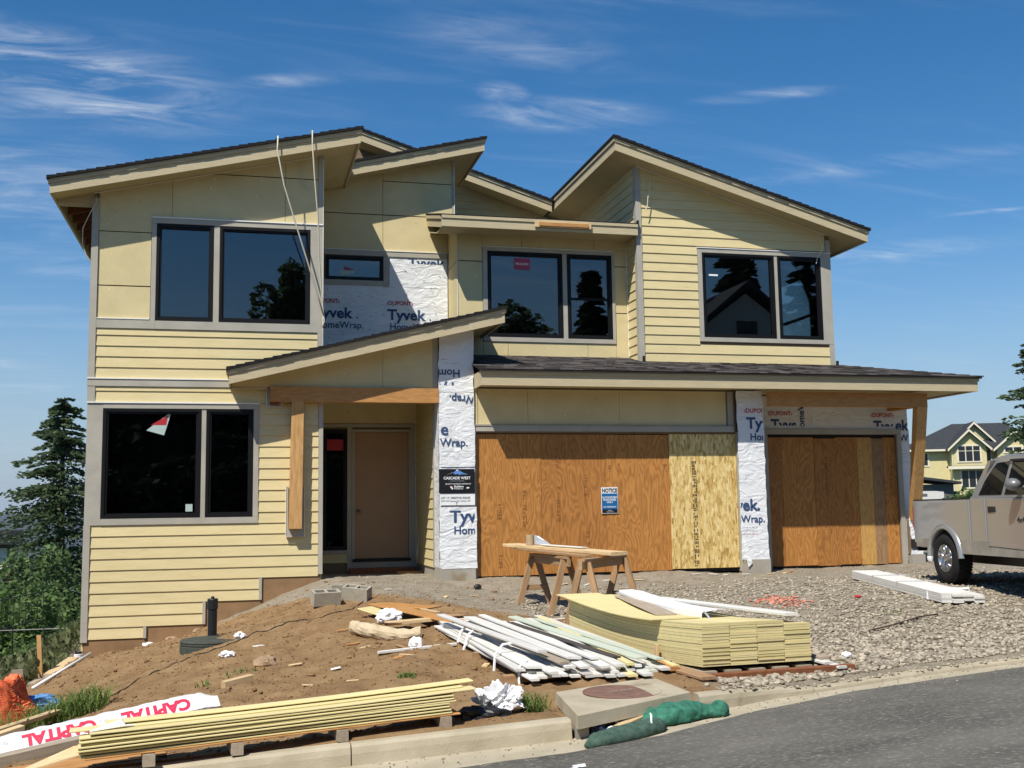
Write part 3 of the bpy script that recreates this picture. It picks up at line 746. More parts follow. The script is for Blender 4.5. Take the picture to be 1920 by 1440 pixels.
# ---- ENTRY ---------------------------------------------------------------
PE = ('y', 21.25)
hE = [(2.08, 3.215, .79, 3.30), (1.535, 1.99, 1.01, 3.30)]
wallE = holed(house, PE, 1.34, 3.37, .45, 3.95, hE, -.1, -.003); wallE['label'] = 'shaded entry wall around the front door'
panels(wallE, PE, [(1.36, 3.33, 3.41, 3.9)])
trim(wallE, PE, 1.36, 3.33, 3.34, 3.405, .03); trim(wallE, PE, 1.99, 2.078, .79, 3.338, .03); trim(wallE, PE, 3.217, 3.33, .79, 3.338, .03)
trim(wallE, PE, 1.36, 1.533, .96, 3.338, .02)
rows(wallE, PE, 1.36, 1.99, .77, .94, .17); trim(wallE, PE, 1.36, 1.99, .945, 1.008, .03); trim(wallE, PE, 1.99, 3.33, .61, .788, .03)
wS = window(house, PE, 1.54, 1.985, 1.015, 3.295, .06); wS['label'] = 'tall narrow sidelight with a red maker label'
MB().prism([(1.61, 21.275, 2.90), (1.92, 21.275, 2.90), (1.92, 21.275, 3.11), (1.61, 21.275, 3.11)], (0, .002, 0)).build('sticker', 'sticker_red', wS)
mb = MB()
for (u0, u1, z0, z1) in ((2.08, 2.13, .79, 3.30), (3.165, 3.215, .79, 3.30), (2.13, 3.165, 3.25, 3.30)): mb.box(u0, u1, 21.205, 21.33, z0, z1)
jb = mb.build('door_frame', 'trim', house)
dr = bx('door', 'door_tan', house, 2.135, 3.16, 21.26, 21.305, .845, 3.245); dr['label'] = 'plain tan front door slab'
MB().lathe([(.028, 0), (.03, -.02), (.018, -.045), (.03, -.07), (.0, -.075)], 12, (2.21, 21.26, 1.73), 'y').build('knob', 'steel', dr, smooth=True)
bx('threshold', 'joint_black', house, 2.09, 3.205, 21.19, 21.35, .785, .84)
bx('porch_slab', 'concrete_wall', house, 1.35, 3.32, 19.6, 21.23, .26, .57)
bx('step_board', 'rafter', house, 2.0, 3.25, 20.85, 21.1, .57, .675)
bx('step_board', 'cedar', house, 2.85, 3.3, 20.5, 20.7, .575, .62)
bx('porch_ceiling', 'soffit', house, 1.345, 3.32, 18.86, 21.24, 3.87, 3.90)
PX = ('x', 3.33)
wallX = holed(house, PX, 19.15, 21.25, .5, 3.95, [], -.08, -.003); wallX['label'] = 'sided return wall at the right of the entry'
rows(wallX, PX, 19.25, 21.23, .74, 3.86, .178, zref=.70)
trim(wallX, PX, 19.15, 19.25, .74, 3.87, .03)
bead(wallX, [(3.305, 21.2, .8), (3.305, 21.2, 3.8)], .006)
MB().tube([(3.26, 20.9, .72), (3.23, 20.6, .9), (3.28, 20.75, 1.2), (3.29, 21.1, 1.6), (3.29, 21.17, 2.4)], .005, 4).build('wire', 'caulk', wallX)
bx('foundation', 'concrete_wall', house, 3.332, 3.43, 19.17, 21.2, .2, .73)

# porch beam, the post in front of the wall and the plates they land on
PB = ('y', 18.80)
beam = bx('porch_beam', 'cedar', house, .475, 3.325, 18.72, 18.885, 3.575, 3.825); beam['label'] = 'orange timber beam across the entry porch'
bx('beam_seat', 'rafter', house, .48, .625, 18.80, 18.884, 3.525, 3.574)
mb = MB()
for a in ((.42, .473, 3.50, 3.83), (.63, .67, 3.50, 3.573), (.473, .63, 3.50, 3.523)): mb.box(a[0], a[1], 18.85, 18.892, a[2], a[3])
mb.build('beam_plate', 'trim', house)
bead(house, [(.415, 18.845, 3.83), (.415, 18.845, 3.495), (.675, 18.845, 3.495), (.675, 18.845, 3.57)], .007)
post = MB().hexa([(.795, 18.70, 1.46), (1.005, 18.70, 1.46), (1.005, 18.875, 1.46), (.795, 18.875, 1.46)], [(.83, 18.722, 3.574), (1.03, 18.722, 3.574), (1.03, 18.884, 3.574), (.83, 18.884, 3.574)]).build('post', 'cedar_v', house); post['label'] = 'cracked timber post standing off the wall under the porch beam'
mb = MB()
for a in ((.755, .79, 1.33, 2.16), (1.01, 1.05, 1.33, 2.16), (.79, 1.01, 1.33, 1.455)): mb.box(a[0], a[1], 18.835, 18.893, a[2], a[3])
mb.build('post_plate', 'trim', house)
bead(house, [(.75, 18.83, 2.165), (.75, 18.83, 1.325), (1.055, 18.83, 1.325), (1.055, 18.83, 2.165)], .006)
# porch gable infill
tp = (-(5.226-4.093)/4.62, 1, 4.093+.195*(1.133/4.62)-.277+.05)
gab = holed(house, PB, -.15, 3.33, 3.828, 5.1, [], -.05, -.003, [tp], mat='panel', name='porch_gable')
panels(gab, PB, [(-.14, 2.36, 3.83, 5.1), (2.364, 3.235, 3.83, 5.1)], [tp], gap=.001)
trim(gab, PB, 3.237, 3.325, 3.83, 5.1, .02, tops=[tp])
bx('eave_frieze', 'fascia', house, -.15, .42, 18.80, 18.885, 3.78, 3.826)

# wrapped column at the left of the garage
colL = bx('column', 'sheathing', house, 3.342, 3.935, 18.745, 19.15, .76, 4.93); colL['label'] = 'white-wrapped column between entry and garage'
MB().hexa([(3.30, 18.715, .3), (3.955, 18.715, .3), (3.955, 19.2, .3), (3.30, 19.2, .3)], [(3.315, 18.725, .762), (3.942, 18.725, .762), (3.942, 19.2, .762), (3.315, 19.2, .762)]).build('column_base', 'concrete_wall', colL)
PC = ('y', 18.74)
sheet('house_wrap', 'wrap', colL, PC, 3.323, 3.948, 0.717, 3.850, .008, 20, 90, .0035, 3, .02)
sheet('house_wrap', 'wrap', colL, PC, 3.328, 3.942, 3.768, 4.956, .012, 16, 40, .0035, 5, .02)
sheet('house_wrap', 'wrap', colL, PC, 3.340, 3.973, 0.737, 1.782, .022, 16, 34, .0035, 8, .02)
sheet('house_wrap', 'wrap', colL, PC, 3.348, 3.953, 2.468, 3.236, .020, 16, 30, .0035, 14, .02)
sheet('house_wrap', 'wrap', colL, ('x', 3.33), 18.745, 19.19, .72, 3.83, .010, 14, 70, .0035, 12, .02)
bx('column_core', 'sheathing', house, 3.40, 3.95, 19.16, 19.6, .4, 4.1)

def wp(par, plane, d, s, u, z, size, mat='ink_navy', xs=1.0, rot=0, box=None, bold=.02):
    cut = None
    if box:
        cut = [(box[0]-u, 0, -1, 0), (box[1]-u, 0, 1, 0), (0, box[2]-z, 0, -1), (0, box[3]-z, 0, 1)]
    return lettering(par, s, size, mat, lambda a, b: P3(plane, u+a, {.040: .0285, .037: .0265, .030: .0185, .033: .0185, .026: .0165, .028: .0175, .036: .0185}.get(round(d, 3), d), z+b), bold, xs, rot=rot, cut=cut)
def brand(par, plane, d, u, z, box, k=1.0, small=True):
    wp(par, plane, d, 'Tyvek', u, z, .29*k, xs=1.03, box=box, bold=.028)
    wp(par, plane, d, '.', u+.82*k, z, .2*k, box=box)
    wp(par, plane, d, 'HomeWrap.', u+.04*k, z-.20*k, .185*k, xs=.98, box=box, bold=.012)
    wp(par, plane, d, '\u2039DUPONT\u203a', u-.02, z+.29*k, .115*k, 'ink_red', .95, box=box, bold=.02)
    if small:
        for i, w in enumerate((.62, .58, .30)):
            wp(par, plane, d, '- -- --- -- ---- --- -- -----'[:int(30*w/.62)], u+.06*k, z-(.29+.05*i)*k, .05*k, 'ink_grey', 1.2, box=box, bold=.004)
PI = math.pi
bxL = (3.340, 3.932, 0.758, 1.720)
wp(colL, PC, .040, 'Tyvek', 3.502, 1.526, 0.297, xs=1.03, box=bxL, bold=.028); wp(colL, PC, .040, 'HomeWrap', 3.564, 1.321, 0.189, box=bxL)
wp(colL, PC, .040, '- -- --- ---', 3.666, 1.168, 0.051, 'ink_grey', 1.2, box=bxL)
bxM = (3.340, 3.942, 2.499, 3.216)
wp(colL, PC, .037, 'Wrap.', 3.340, 2.826, 0.189, box=bxM); wp(colL, PC, .037, 'e', 3.348, 3.021, 0.297, bold=.02)
wp(colL, PC, .037, '-- --- -- --- --', 3.359, 2.724, 0.051, 'ink_grey', 1.2, box=bxM); wp(colL, PC, .037, '- --- - -- ---', 3.359, 2.642, 0.051, 'ink_grey', 1.1, box=bxM)
wp(colL, PC, .026, 'HomeWrap', 3.973, 3.707, 0.189, rot=PI, box=(3.574, 3.937, 3.441, 3.758)) if False else wp(colL, PC, .030, 'Wrap.', 3.994, 3.707, 0.189, rot=PI, box=(3.502, 3.932, 3.441, 3.768))
wp(colL, PC, .030, 'Home', 3.707, 4.158, 0.189, rot=PI, box=(3.340, 3.932, 3.799, 4.362)); wp(colL, PC, .03, 'Tyvek', 3.645, 3.932, 0.246, rot=PI, box=(3.340, 3.932, 3.891, 3.953))
wp(colL, PC, .030, '-- --- -- ---', 3.686, 4.280, 0.051, 'ink_grey', 1.2, rot=PI, box=bxL[:2]+(4, 4.5)); wp(colL, PC, .030, '- ---', 3.482, 4.352, 0.061, 'ink_red', 1.2, rot=PI, box=bxL[:2]+(4, 4.5))

# ---- MIDDLE UPPER WALL ---------------------------------------------------
PM = ('y', 21.20)
top2 = (-.25, 1, 8.325-.25*1.55-.277+.035)
hM = [(1.56, 2.68, 6.21, 6.685)]
wallM = holed(house, PM, 1.30, 4.10, 4.1, 9.2, hM, -.1, -.003, [top2]); wallM['label'] = 'recessed upper wall half covered in printed white house wrap'
for b in ((1.345, 2.80, 4.3, 6.13), ):
    sheet('house_wrap', 'wrap', wallM, PM, 1.345, 3.955, 4.3, 6.14, .010, 40, 40, .0035, 21)
sheet('house_wrap', 'wrap', wallM, PM, 2.80, 3.955, 6.10, 6.70, .012, 24, 16, .0035, 24)
trim(wallM, PM, 1.345, 3.955, 6.70, 6.80, .034); trim(wallM, PM, 1.345, 3.955, 6.802, 6.815, .046, mat='flashing_white', name='flashing')
trim(wallM, PM, 2.682, 2.79, 6.10, 6.698, .032); trim(wallM, PM, 1.345, 2.68, 6.11, 6.208, .028)
wM = window(house, PM, 1.562, 2.676, 6.214, 6.682, .06)
MB().prism([(1.86, 21.225, 6.30), (2.10, 21.225, 6.34), (2.13, 21.225, 6.40), (1.92, 21.225, 6.49), (1.83, 21.225, 6.37)], (0, .002, 0)).build('sticker', 'sticker_pale', wM)
MB().prism([(1.90, 21.223, 6.41), (2.13, 21.223, 6.41), (1.92, 21.223, 6.49)], (0, .001, 0)).build('sticker', 'sticker_pink', wM)
bx('panel_backing', 'joint_black', wallM, 1.345, 4.07, 21.2005, 21.202, 6.82, 7.9)
MB().prism([(1.345, 21.2005, 7.9), (4.07, 21.2005, 7.9), (4.07, 21.2005, 8.66), (1.345, 21.2005, 8.0)], (0, .0015, 0)).build('panel_backing', 'joint_black', wallM)
panels(wallM, PM, [(1.345, 2.67, 6.818, 7.53), (1.345, 2.67, 7.545, 8.9), (2.674, 4.06, 6.818, 7.53), (2.674, 4.06, 7.545, 8.22), (2.674, 4.06, 8.232, 9.2)], [top2], gap=.002)
trim(wallM, PM, 4.062, 4.10, 6.8, 9.2, .03, tops=[top2]); bead(wallM, [(4.105, 21.165, 7.5), (4.105, 21.165, 8.7)], .007)
bead(wallM, [(1.345, 21.17, 8.04), (4.09, 21.17, 8.04+.25*2.745)], .007)
bw = (1.36, 3.95, 4.35, 6.68)
brand(wallM, PM, .026, 1.33, 5.46, bw); brand(wallM, PM, .026, 2.76, 5.45, bw)
wp(wallM, PM, .028, 'Tyvek', 3.17, 6.50, .29, box=(2.82, 3.95, 6.58, 6.68), bold=.028)
for k in range(46):                       # staples and torn nicks
    u, z = random.uniform(1.5, 3.9), random.uniform(5.0, 6.6)
    if z > 6.05 and u < 2.85: continue
    if k == 0: nick = MB()
    r = random.uniform(.006, .014); nick.add([P3(PM, u-r, .024, z-r*1.5), P3(PM, u+r, .024, z), P3(PM, u, .024, z+r*1.6)], [(0, 1, 2)])
nick.build('nail_marks', 'ink_black', wallM)['kind'] = 'stuff'
bx('side_wall', 'siding', house, 4.085, 4.10, 21.21, 24.0, 6.6, 8.6)

# ---- BAY -----------------------------------------------------------------
PY = ('y', 20.28)
hB = [(4.56, 6.06, 5.005, 6.68), (6.155, 7.07, 5.005, 6.68)]
wallB = holed(house, PY, 3.985, 7.42, 4.3, 7.05, hB, -.1, -.003); wallB['label'] = 'bay wall of yellow panels around a black window pair'
PBX = ('x', 3.985)
wallBX = holed(house, PBX, 20.28, 21.2, 4.3, 7.2, [], -.05, -.003)
holed(wallB, PY, 3.99, 7.4, 4.35, 7.0, hB, -.0025, -.0005, mat='joint_black', name='panel_backing')
panels(wallB, PY, [(3.99, 4.465, 6.475, 7.0), (3.99, 4.465, 5.40, 6.46), (3.99, 4.465, 4.3, 5.385), (4.467, 5.25, 6.775, 7.0), (5.254, 6.72, 6.775, 7.0), (6.724, 7.38, 6.775, 7.0),
                  (7.135, 7.38, 6.475, 6.773), (7.135, 7.38, 5.54, 6.46), (7.135, 7.38, 4.3, 5.525), (4.467, 4.95, 4.3, 4.915), (4.954, 6.55, 4.3, 4.915), (6.554, 7.133, 4.3, 4.915)], gap=.002)
panels(wallBX, PBX, [(20.285, 21.19, 6.475, 7.2), (20.285, 21.19, 5.40, 6.46), (20.285, 21.19, 4.3, 5.385)], gap=.002)
bx('panel_backing', 'joint_black', wallBX, 3.9825, 3.9845, 20.29, 21.19, 4.35, 7.1)
trim(wallB, PY, 4.47, 4.558, 5.0, 6.68, .034); trim(wallB, PY, 6.062, 6.153, 5.005, 6.68, .02); trim(wallB, PY, 7.072, 7.13, 5.0, 6.68, .034)
trim(wallB, PY, 4.47, 7.13, 6.682, 6.755, .034); trim(wallB, PY, 4.465, 7.135, 6.757, 6.77, .045, mat='caulk', name='flashing'); trim(wallB, PY, 4.47, 7.13, 4.92, 5.003, .034)
trim(wallB, PY, 7.383, 7.40, 4.4, 7.0, .02, mat='caulk', name='caulk_bead')
bead(wallB, [(3.975, 20.262, 4.4), (3.975, 20.262, 6.98)], .008); bead(wallB, [(3.99, 20.262, 6.985), (7.4, 20.262, 6.985)], .008)
wB1 = window(house, PY, 4.563, 6.057, 5.008, 6.677, .07)
wB2 = window(house, PY, 6.158, 7.067, 5.008, 6.677, .07, rail=5.80)
bx('sticker', 'sticker_pink', wB1, 5.10, 5.42, 20.303, 20.306, 6.34, 6.57)
lettering(wB1, 'MILGARD', .062, 'sign_white', lambda a, b: (5.26+a, 20.301, 6.435+b), .01, 1.0, 'CENTER')

# ---- RIGHT GABLE ---------------------------------------------------------
PR = ('y', 19.70)
sR = (7.21-8.759)/5.283
topR = (-sR, 1, 8.759-sR*6.843-.277+.035)
hR = [(8.74, 10.285, 5.005, 6.685), (10.36, 11.31, 5.005, 6.685)]
wallR = holed(house, PR, 7.42, 11.54, 4.2, 8.6, hR, -.1, -.003, [topR]); wallR['label'] = 'right gable wall in lapped siding with a black window pair'
rows(wallR, PR, 7.50, 11.43, 4.50, 8.5, .178, holes=[(8.645, 11.45, 4.915, 6.80)], tops=[topR])
trim(wallR, PR, 7.405, 7.498, 4.5, 8.5, .038, tops=[topR]); trim(wallR, PR, 11.432, 11.535, 4.48, 4.915, .038)
trim(wallR, PR, 8.65, 8.738, 4.92, 6.77, .034); trim(wallR, PR, 10.287, 10.358, 5.005, 6.685, .02); trim(wallR, PR, 11.312, 11.535, 4.92, 6.77, .034)
trim(wallR, PR, 8.74, 11.31, 6.687, 6.77, .034); trim(wallR, PR, 8.64, 11.54, 6.772, 6.787, .048, mat='flashing_white', name='flashing'); trim(wallR, PR, 8.74, 11.31, 4.92, 5.003, .034)
trim(wallR, PR, 11.44, 11.535, 6.79, 7.05, .036, tops=[topR])
wR1 = window(house, PR, 8.743, 10.282, 5.008, 6.682, .07)
wR2 = window(house, PR, 10.363, 11.307, 5.008, 6.682, .07)
bx('sticker', 'sign_white', wR1, 8.90, 9.09, 19.724, 19.726, 6.235, 6.27)
bead(wallR, [(7.42, 19.665, 8.759+sR*.577-.25), (11.5, 19.665, 8.759+sR*4.657-.25)], .008)
PRX = ('x', 7.42)
wallRX = holed(house, PRX, 19.70, 24.0, 4.4, 8.55, [(20.3, 24.0, 4.4, 6.98)], -.08, -.003); wallRX['label'] = 'sided flank of the right gable above the bay roof'
rows(wallRX, PRX, 19.79, 20.265, 4.50, 6.98, .178)
rows(wallRX, PRX, 19.79, 23.95, 7.05, 8.50, .178, zref=4.50)
trim(wallRX, PRX, 19.665, 19.79, 4.5, 8.48, .03)
bead(wallRX, [(7.385, 19.75, 8.46), (7.385, 23.9, 8.46)], .008)
MB().tube([(7.67, 19.66, 8.28), (7.69, 19.62, 8.05), (7.66, 19.6, 7.85), (7.61, 19.56, 7.7), (7.60, 19.57, 7.55), (7.55, 19.55, 7.44)], .010, 6).build('wire', 'rope', wallR)
MB().tube([(11.27, 19.66, 7.17), (11.30, 19.62, 7.02), (11.33, 19.6, 6.9), (11.28, 19.6, 6.75), (11.22, 19.62, 6.66), (11.20, 19.64, 6.55)], .006, 5).build('wire', 'caulk', wallR)
MB().tube([(-2.37, 18.87, 6.98), (-2.365, 18.86, 6.85), (-2.45, 18.84, 6.68), (-2.56, 18.86, 6.42), (-2.56, 18.88, 6.15), (-2.50, 18.9, 5.98), (-2.43, 18.92, 5.88)], .007, 5).build('wire', 'rope', wallL)
for s_ in (0, .05):
    MB().tube([(1.05-s_, 18.88, 7.75), (.98-s_*1.5, 18.87, 7.55), (1.00-s_, 18.87, 7.38), (1.12-s_, 18.88, 7.26)], .005, 4).build('wire', 'rope', wallL)
bx('kick_flashing', 'joint_black', house, 7.44, 7.475, 19.60, 19.655, 4.50, 4.60); bx('kick_flashing', 'joint_black', house, 11.54, 11.575, 19.60, 19.655, 4.47, 4.58)
bx('kick_flashing', 'joint_black', house, 7.39, 7.42, 19.58, 19.66, 7.14, 7.24)

# ---- REAR WALL SEEN BETWEEN THE ROOFS --------------------------------------
PK = ('y', 24.0)
sM = (8.69-10.06)/4.33
topM = (-sM, 1, 10.06-sM*2.45-.277+.03)
wallK = holed(house, PK, 2.0, 7.42, 6.9, 10.2, [], -.08, -.003, [topM]); wallK['label'] = 'shaded rear wall between the two roofs'
rows(wallK, PK, 4.1, 7.40, 7.3, 9.6, .178, tops=[topM])

# ---- GARAGE FRONT ----------------------------------------------------------
PG = ('y', 18.80)
wallG = holed(house, PG, 3.95, 8.92, 3.06, 3.86, [], -.10, -.003); wallG['label'] = 'yellow panelled header above the wide garage opening'
panels(wallG, PG, [(4.03, 4.93, 3.21, 3.84), (4.934, 6.64, 3.21, 3.84), (6.70, 8.72, 3.21, 3.84)], gap=.001)
trim(wallG, PG, 6.642, 6.698, 3.21, 3.84, .016, mat='panel'); trim(wallG, PG, 8.75, 8.86, 3.21, 3.84, .03); trim(wallG, PG, 3.96, 4.02, 3.21, 3.84, .02, mat='panel')
trim(wallG, PG, 3.94, 8.86, 3.09, 3.185, .04); trim(wallG, PG, 3.935, 8.865, 3.187, 3.203, .055)
bx('jamb', 'trim', house, 3.945, 3.985, 18.78, 18.96, .5, 3.09); bx('jamb', 'trim', house, 8.905, 8.945, 18.775, 18.96, .55, 3.09)
# middle column
colM = bx('column', 'sheathing', house, 8.95, 9.40, 18.70, 19.70, .74, 3.83); colM['label'] = 'white-wrapped column between the two garage openings'
bx('column_base', 'concrete_wall', colM, 8.92, 9.44, 18.66, 19.7, .2, .76)
PCM = ('y', 18.695)
sheet('house_wrap', 'wrap', colM, PCM, 8.885, 9.415, .76, 3.845, .012, 16, 90, .0035, 31, .02)
sheet('house_wrap', 'wrap', colM, PCM, 8.92, 9.43, .72, .95, .024, 14, 10, .0035, 37, .03)
bc = (8.895, 9.395, .8, 3.8)
wp(colM, PCM, .033, '\u2039DUPONT\u203a', 9.03, 3.44, .115, 'ink_red', .95, box=bc); wp(colM, PCM, .033, 'Tyvek', 9.07, 3.15, .29, xs=1.03, box=bc, bold=.028)
wp(colM, PCM, .033, 'HomeWrap', 9.13, 2.93, .185, box=bc); wp(colM, PCM, .033, '-- --- --- --', 9.18, 2.80, .05, 'ink_grey', 1.2, box=bc)
wp(colM, PCM, .033, 'vek.', 8.80, 1.65, .29, xs=1.03, box=bc, bold=.028); wp(colM, PCM, .033, 'eWrap.', 8.80, 1.43, .185, box=bc)
for i in range(3): wp(colM, PCM, .033, '-- --- -- ---- --', 8.92, 1.33-.06*i, .05, 'ink_grey' if i < 2 else 'ink_red', 1.1, box=bc)
MB().prism([(8.90, 18.66, 1.15), (8.93, 18.655, 1.16), (9.06, 18.63, .70), (8.98, 18.63, .62)], (0, .004, 0)).build('loose_flap', 'wrap', colM)
# narrow opening further back
PS = ('y', 19.52)
wallS = holed(house, PS, 9.314, 12.981, .5, 3.86, [(9.889, 12.713, .5, 3.10)], -.12, -.003); wallS['label'] = 'set-back garage wall with printed house wrap above the narrow opening'
sheet('house_wrap', 'wrap', wallS, PS, 9.314, 12.981, 3.16, 3.84, .008, 50, 14, .0035, 41)
sheet('house_wrap', 'wrap', wallS, PS, 12.783, 13.001, .62, 3.2, .009, 8, 60, .0035, 44)
trim(wallS, PS, 9.81, 12.802, 3.105, 3.21, .04); trim(wallS, PS, 9.81, 9.889, .5, 3.103, .04); trim(wallS, PS, 12.713, 12.802, .53, 3.103, .04)
bs = (9.334, 12.971, 3.225, 3.8)
wp(wallS, PS, .026, '\u2039DUPONT\u203a', 9.929, 3.47, .115, 'ink_red', .95, box=bs); wp(wallS, PS, .026, 'Tyvek', 9.988, 3.19, .29, box=(9.314, 10.523, 3.27, 3.6), bold=.028)
wp(wallS, PS, .028, 'HomeWrap', 10.702, 3.10, .185, rot=PI/2, box=(10.404, 11, 3.26, 3.76)); wp(wallS, PS, .026, '- -- --- -', 10.88, 3.30, .05, 'ink_red', rot=PI/2, box=bs); wp(wallS, PS, .026, '-- --- - -- -', 10.821, 3.27, .05, 'ink_grey', rot=PI/2, box=bs)
wp(wallS, PS, .026, '\u2039DUPONT\u203a', 12.158, 3.45, .115, 'ink_red', .95, box=bs); wp(wallS, PS, .026, 'Tyv', 12.218, 3.17, .29, box=(12, 12.733, 3.26, 3.6), bold=.028)
wp(wallS, PS, .026, 'ek', 12.703, 3.19, .29, box=(12.684, 12.981, 3.1, 3.6), bold=.028) 
wp(wallS, PS, .026, 'Wrap', 12.783, 2.97, .185, box=(12.783, 12.981, 2.8, 3.2))
for i in range(3): wp(wallS, PS, .026, '---- --', 12.812, 2.78-.07*i, .05, 'ink_grey', box=(12.783, 12.981, 2, 3))
bx('side_wall', 'wrap', house, 12.966, 12.981, 19.53, 24, .5, 3.85)
beam2 = bx('garage_beam', 'cedar', house, 9.43, 12.70, 18.40, 18.56, 3.545, 3.81); beam2['label'] = 'dark orange timber beam under the right end of the garage roof'
bx('beam_return', 'cedar', house, 12.54, 12.695, 18.561, 19.50, 3.565, 3.805)
bx('foundation', 'concrete_wall', house, 12.812, 12.981, 19.53, 24, .1, .62)
br2 = MB().hexa([(12.842, 19.28, 1.40), (13.02, 19.28, 1.40), (13.02, 19.44, 1.40), (12.842, 19.44, 1.40)], [(12.48, 18.405, 3.544), (12.70, 18.405, 3.544), (12.70, 18.555, 3.544), (12.48, 18.555, 3.544)]).build('slanted_post', 'cedar_v', house); br2['label'] = 'timber post slanting up to the right end of the garage beam'
pier = bx('pier', 'sheathing', house, 12.832, 13.08, 19.42, 19.50, .72, 1.40)
bx('pier_base', 'concrete_wall', pier, 12.832, 13.12, 19.36, 19.52, .2, .74)
sheet('house_wrap', 'wrap', pier, ('y', 19.40), 12.832, 13.1, .72, 1.47, .012, 12, 20, .0035, 51, .04)
wp(pier, ('y', 19.40), .036, 'ek', 12.812, .83, .29, box=(12.837, 13.09, .7, 1.3), bold=.03)

# ---- ROOMS BEHIND THE GLASS ---------------------------------------------
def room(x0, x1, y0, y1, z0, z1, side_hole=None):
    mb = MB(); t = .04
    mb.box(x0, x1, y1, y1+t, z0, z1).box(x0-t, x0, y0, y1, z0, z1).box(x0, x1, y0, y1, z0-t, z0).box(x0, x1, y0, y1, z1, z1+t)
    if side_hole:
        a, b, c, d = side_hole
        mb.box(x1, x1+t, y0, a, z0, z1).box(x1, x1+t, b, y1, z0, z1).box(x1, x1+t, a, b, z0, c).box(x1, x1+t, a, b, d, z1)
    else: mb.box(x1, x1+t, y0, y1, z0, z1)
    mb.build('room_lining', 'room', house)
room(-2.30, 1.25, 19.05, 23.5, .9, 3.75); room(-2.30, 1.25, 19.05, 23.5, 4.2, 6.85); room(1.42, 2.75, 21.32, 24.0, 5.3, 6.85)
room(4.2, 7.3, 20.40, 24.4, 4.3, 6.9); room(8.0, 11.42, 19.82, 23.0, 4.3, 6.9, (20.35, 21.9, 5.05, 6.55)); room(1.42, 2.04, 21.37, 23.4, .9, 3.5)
sw = MB()
for a in ((20.35, 20.42, 5.05, 6.55), (21.83, 21.9, 5.05, 6.55), (20.42, 21.83, 5.05, 5.12), (20.42, 21.83, 6.48, 6.55), (20.42, 21.83, 5.62, 5.67)): sw.box(11.44, 11.50, a[0], a[1], a[2], a[3])
sw.build('window', 'frame_black', house)
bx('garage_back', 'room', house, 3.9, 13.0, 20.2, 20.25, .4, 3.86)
bx('rear_wall', 'siding', house, -2.38, 11.5, 25.9, 26.0, -1, 6.9)

# ---- THINGS FIXED TO THE HOUSE ---------------------------------------------
g1 = thing('garage_boarding', 'orange plywood sheets and one pale strand board closing the wide garage opening', 'boarding', (6.4, 18.85, .58))
def plysheet(par, x0, x1, y, z0, z1, mat, name='plywood_sheet'): return bx(name, mat, par, x0+.002, x1-.002, y, y+.016, z0, z1)
pa = plysheet(g1, 3.99, 5.165, 18.835, .585, 3.045, 'ply_a'); pb = plysheet(g1, 5.165, 6.37, 18.845, .60, 3.045, 'ply_b'); pc = plysheet(g1, 6.37, 7.60, 18.84, .60, 3.04, 'ply_a')
po = plysheet(g1, 7.585, 8.90, 18.815, .62, 3.05, 'osb', 'strand_board_sheet')
bx('header_gap', 'joint_black', g1, 3.99, 8.90, 18.87, 18.89, .55, 3.09)
def stamp(par, x, y, z, h, w=.05, mat='ink_stamp', n=None):
    mb = MB(); zz = z
    while zz < z+h:
        l = random.uniform(.012, .05)
        for c in range(3):
            if random.random() < .75: mb.add([(x+c*w/3, y, zz), (x+(c+.62)*w/3, y, zz), (x+(c+.62)*w/3, y, zz+l), (x+c*w/3, y, zz+l)], [(0, 1, 2, 3)])
        zz += l+random.uniform(.006, .03)
    o = mb.build('stamp', mat, par); o['kind'] = 'stuff'; return o
stamp(pa, 4.83, 18.832, 1.42, .62, .07); stamp(pa, 4.36, 18.832, 1.55, .25, .09); stamp(pa, 4.38, 18.832, .72, .28, .07); stamp(pb, 5.45, 18.842, 1.5, .6, .07); stamp(pb, 5.44, 18.842, 2.45, .36, .06)
stamp(pb, 5.95, 18.842, 1.95, .36, .07); stamp(pb, 5.98, 18.842, 1.05, .28, .07); stamp(pc, 6.42, 18.837, 2.38, .12, .05); stamp(pc, 6.6, 18.837, 2.38, .1, .04); stamp(pc, 7.47, 18.837, 2.36, .12, .07)
stamp(po, 8.02, 18.812, .66, 1.88, .09, 'ink_black')
g2 = thing('garage_boarding', 'narrow plywood strips closing the set-back garage opening', 'boarding', (11.296, 19.57, .55))
xs_ = [9.894, 10.226, 10.91, 11.395, 11.856, 12.178, 12.436, 12.708]
for i in range(7):
    q = plysheet(g2, xs_[i], xs_[i+1], 19.565+.006*(i % 2), .555+random.uniform(0, .02), 3.045+random.uniform(-.02, .01), ('ply_b', 'ply_a', 'ply_b', 'ply_b', 'ply_pale', 'ply_grey', 'ply_a')[i])
    if i in (2, 6): stamp(q, (xs_[i]+xs_[i+1])/2-.02, 19.563, 1.9, .75, .06); stamp(q, (xs_[i]+xs_[i+1])/2+.03, 19.563, 1.1, .3, .05)
bx('header_gap', 'joint_black', g2, 9.889, 12.713, 19.60, 19.62, .5, 3.10)

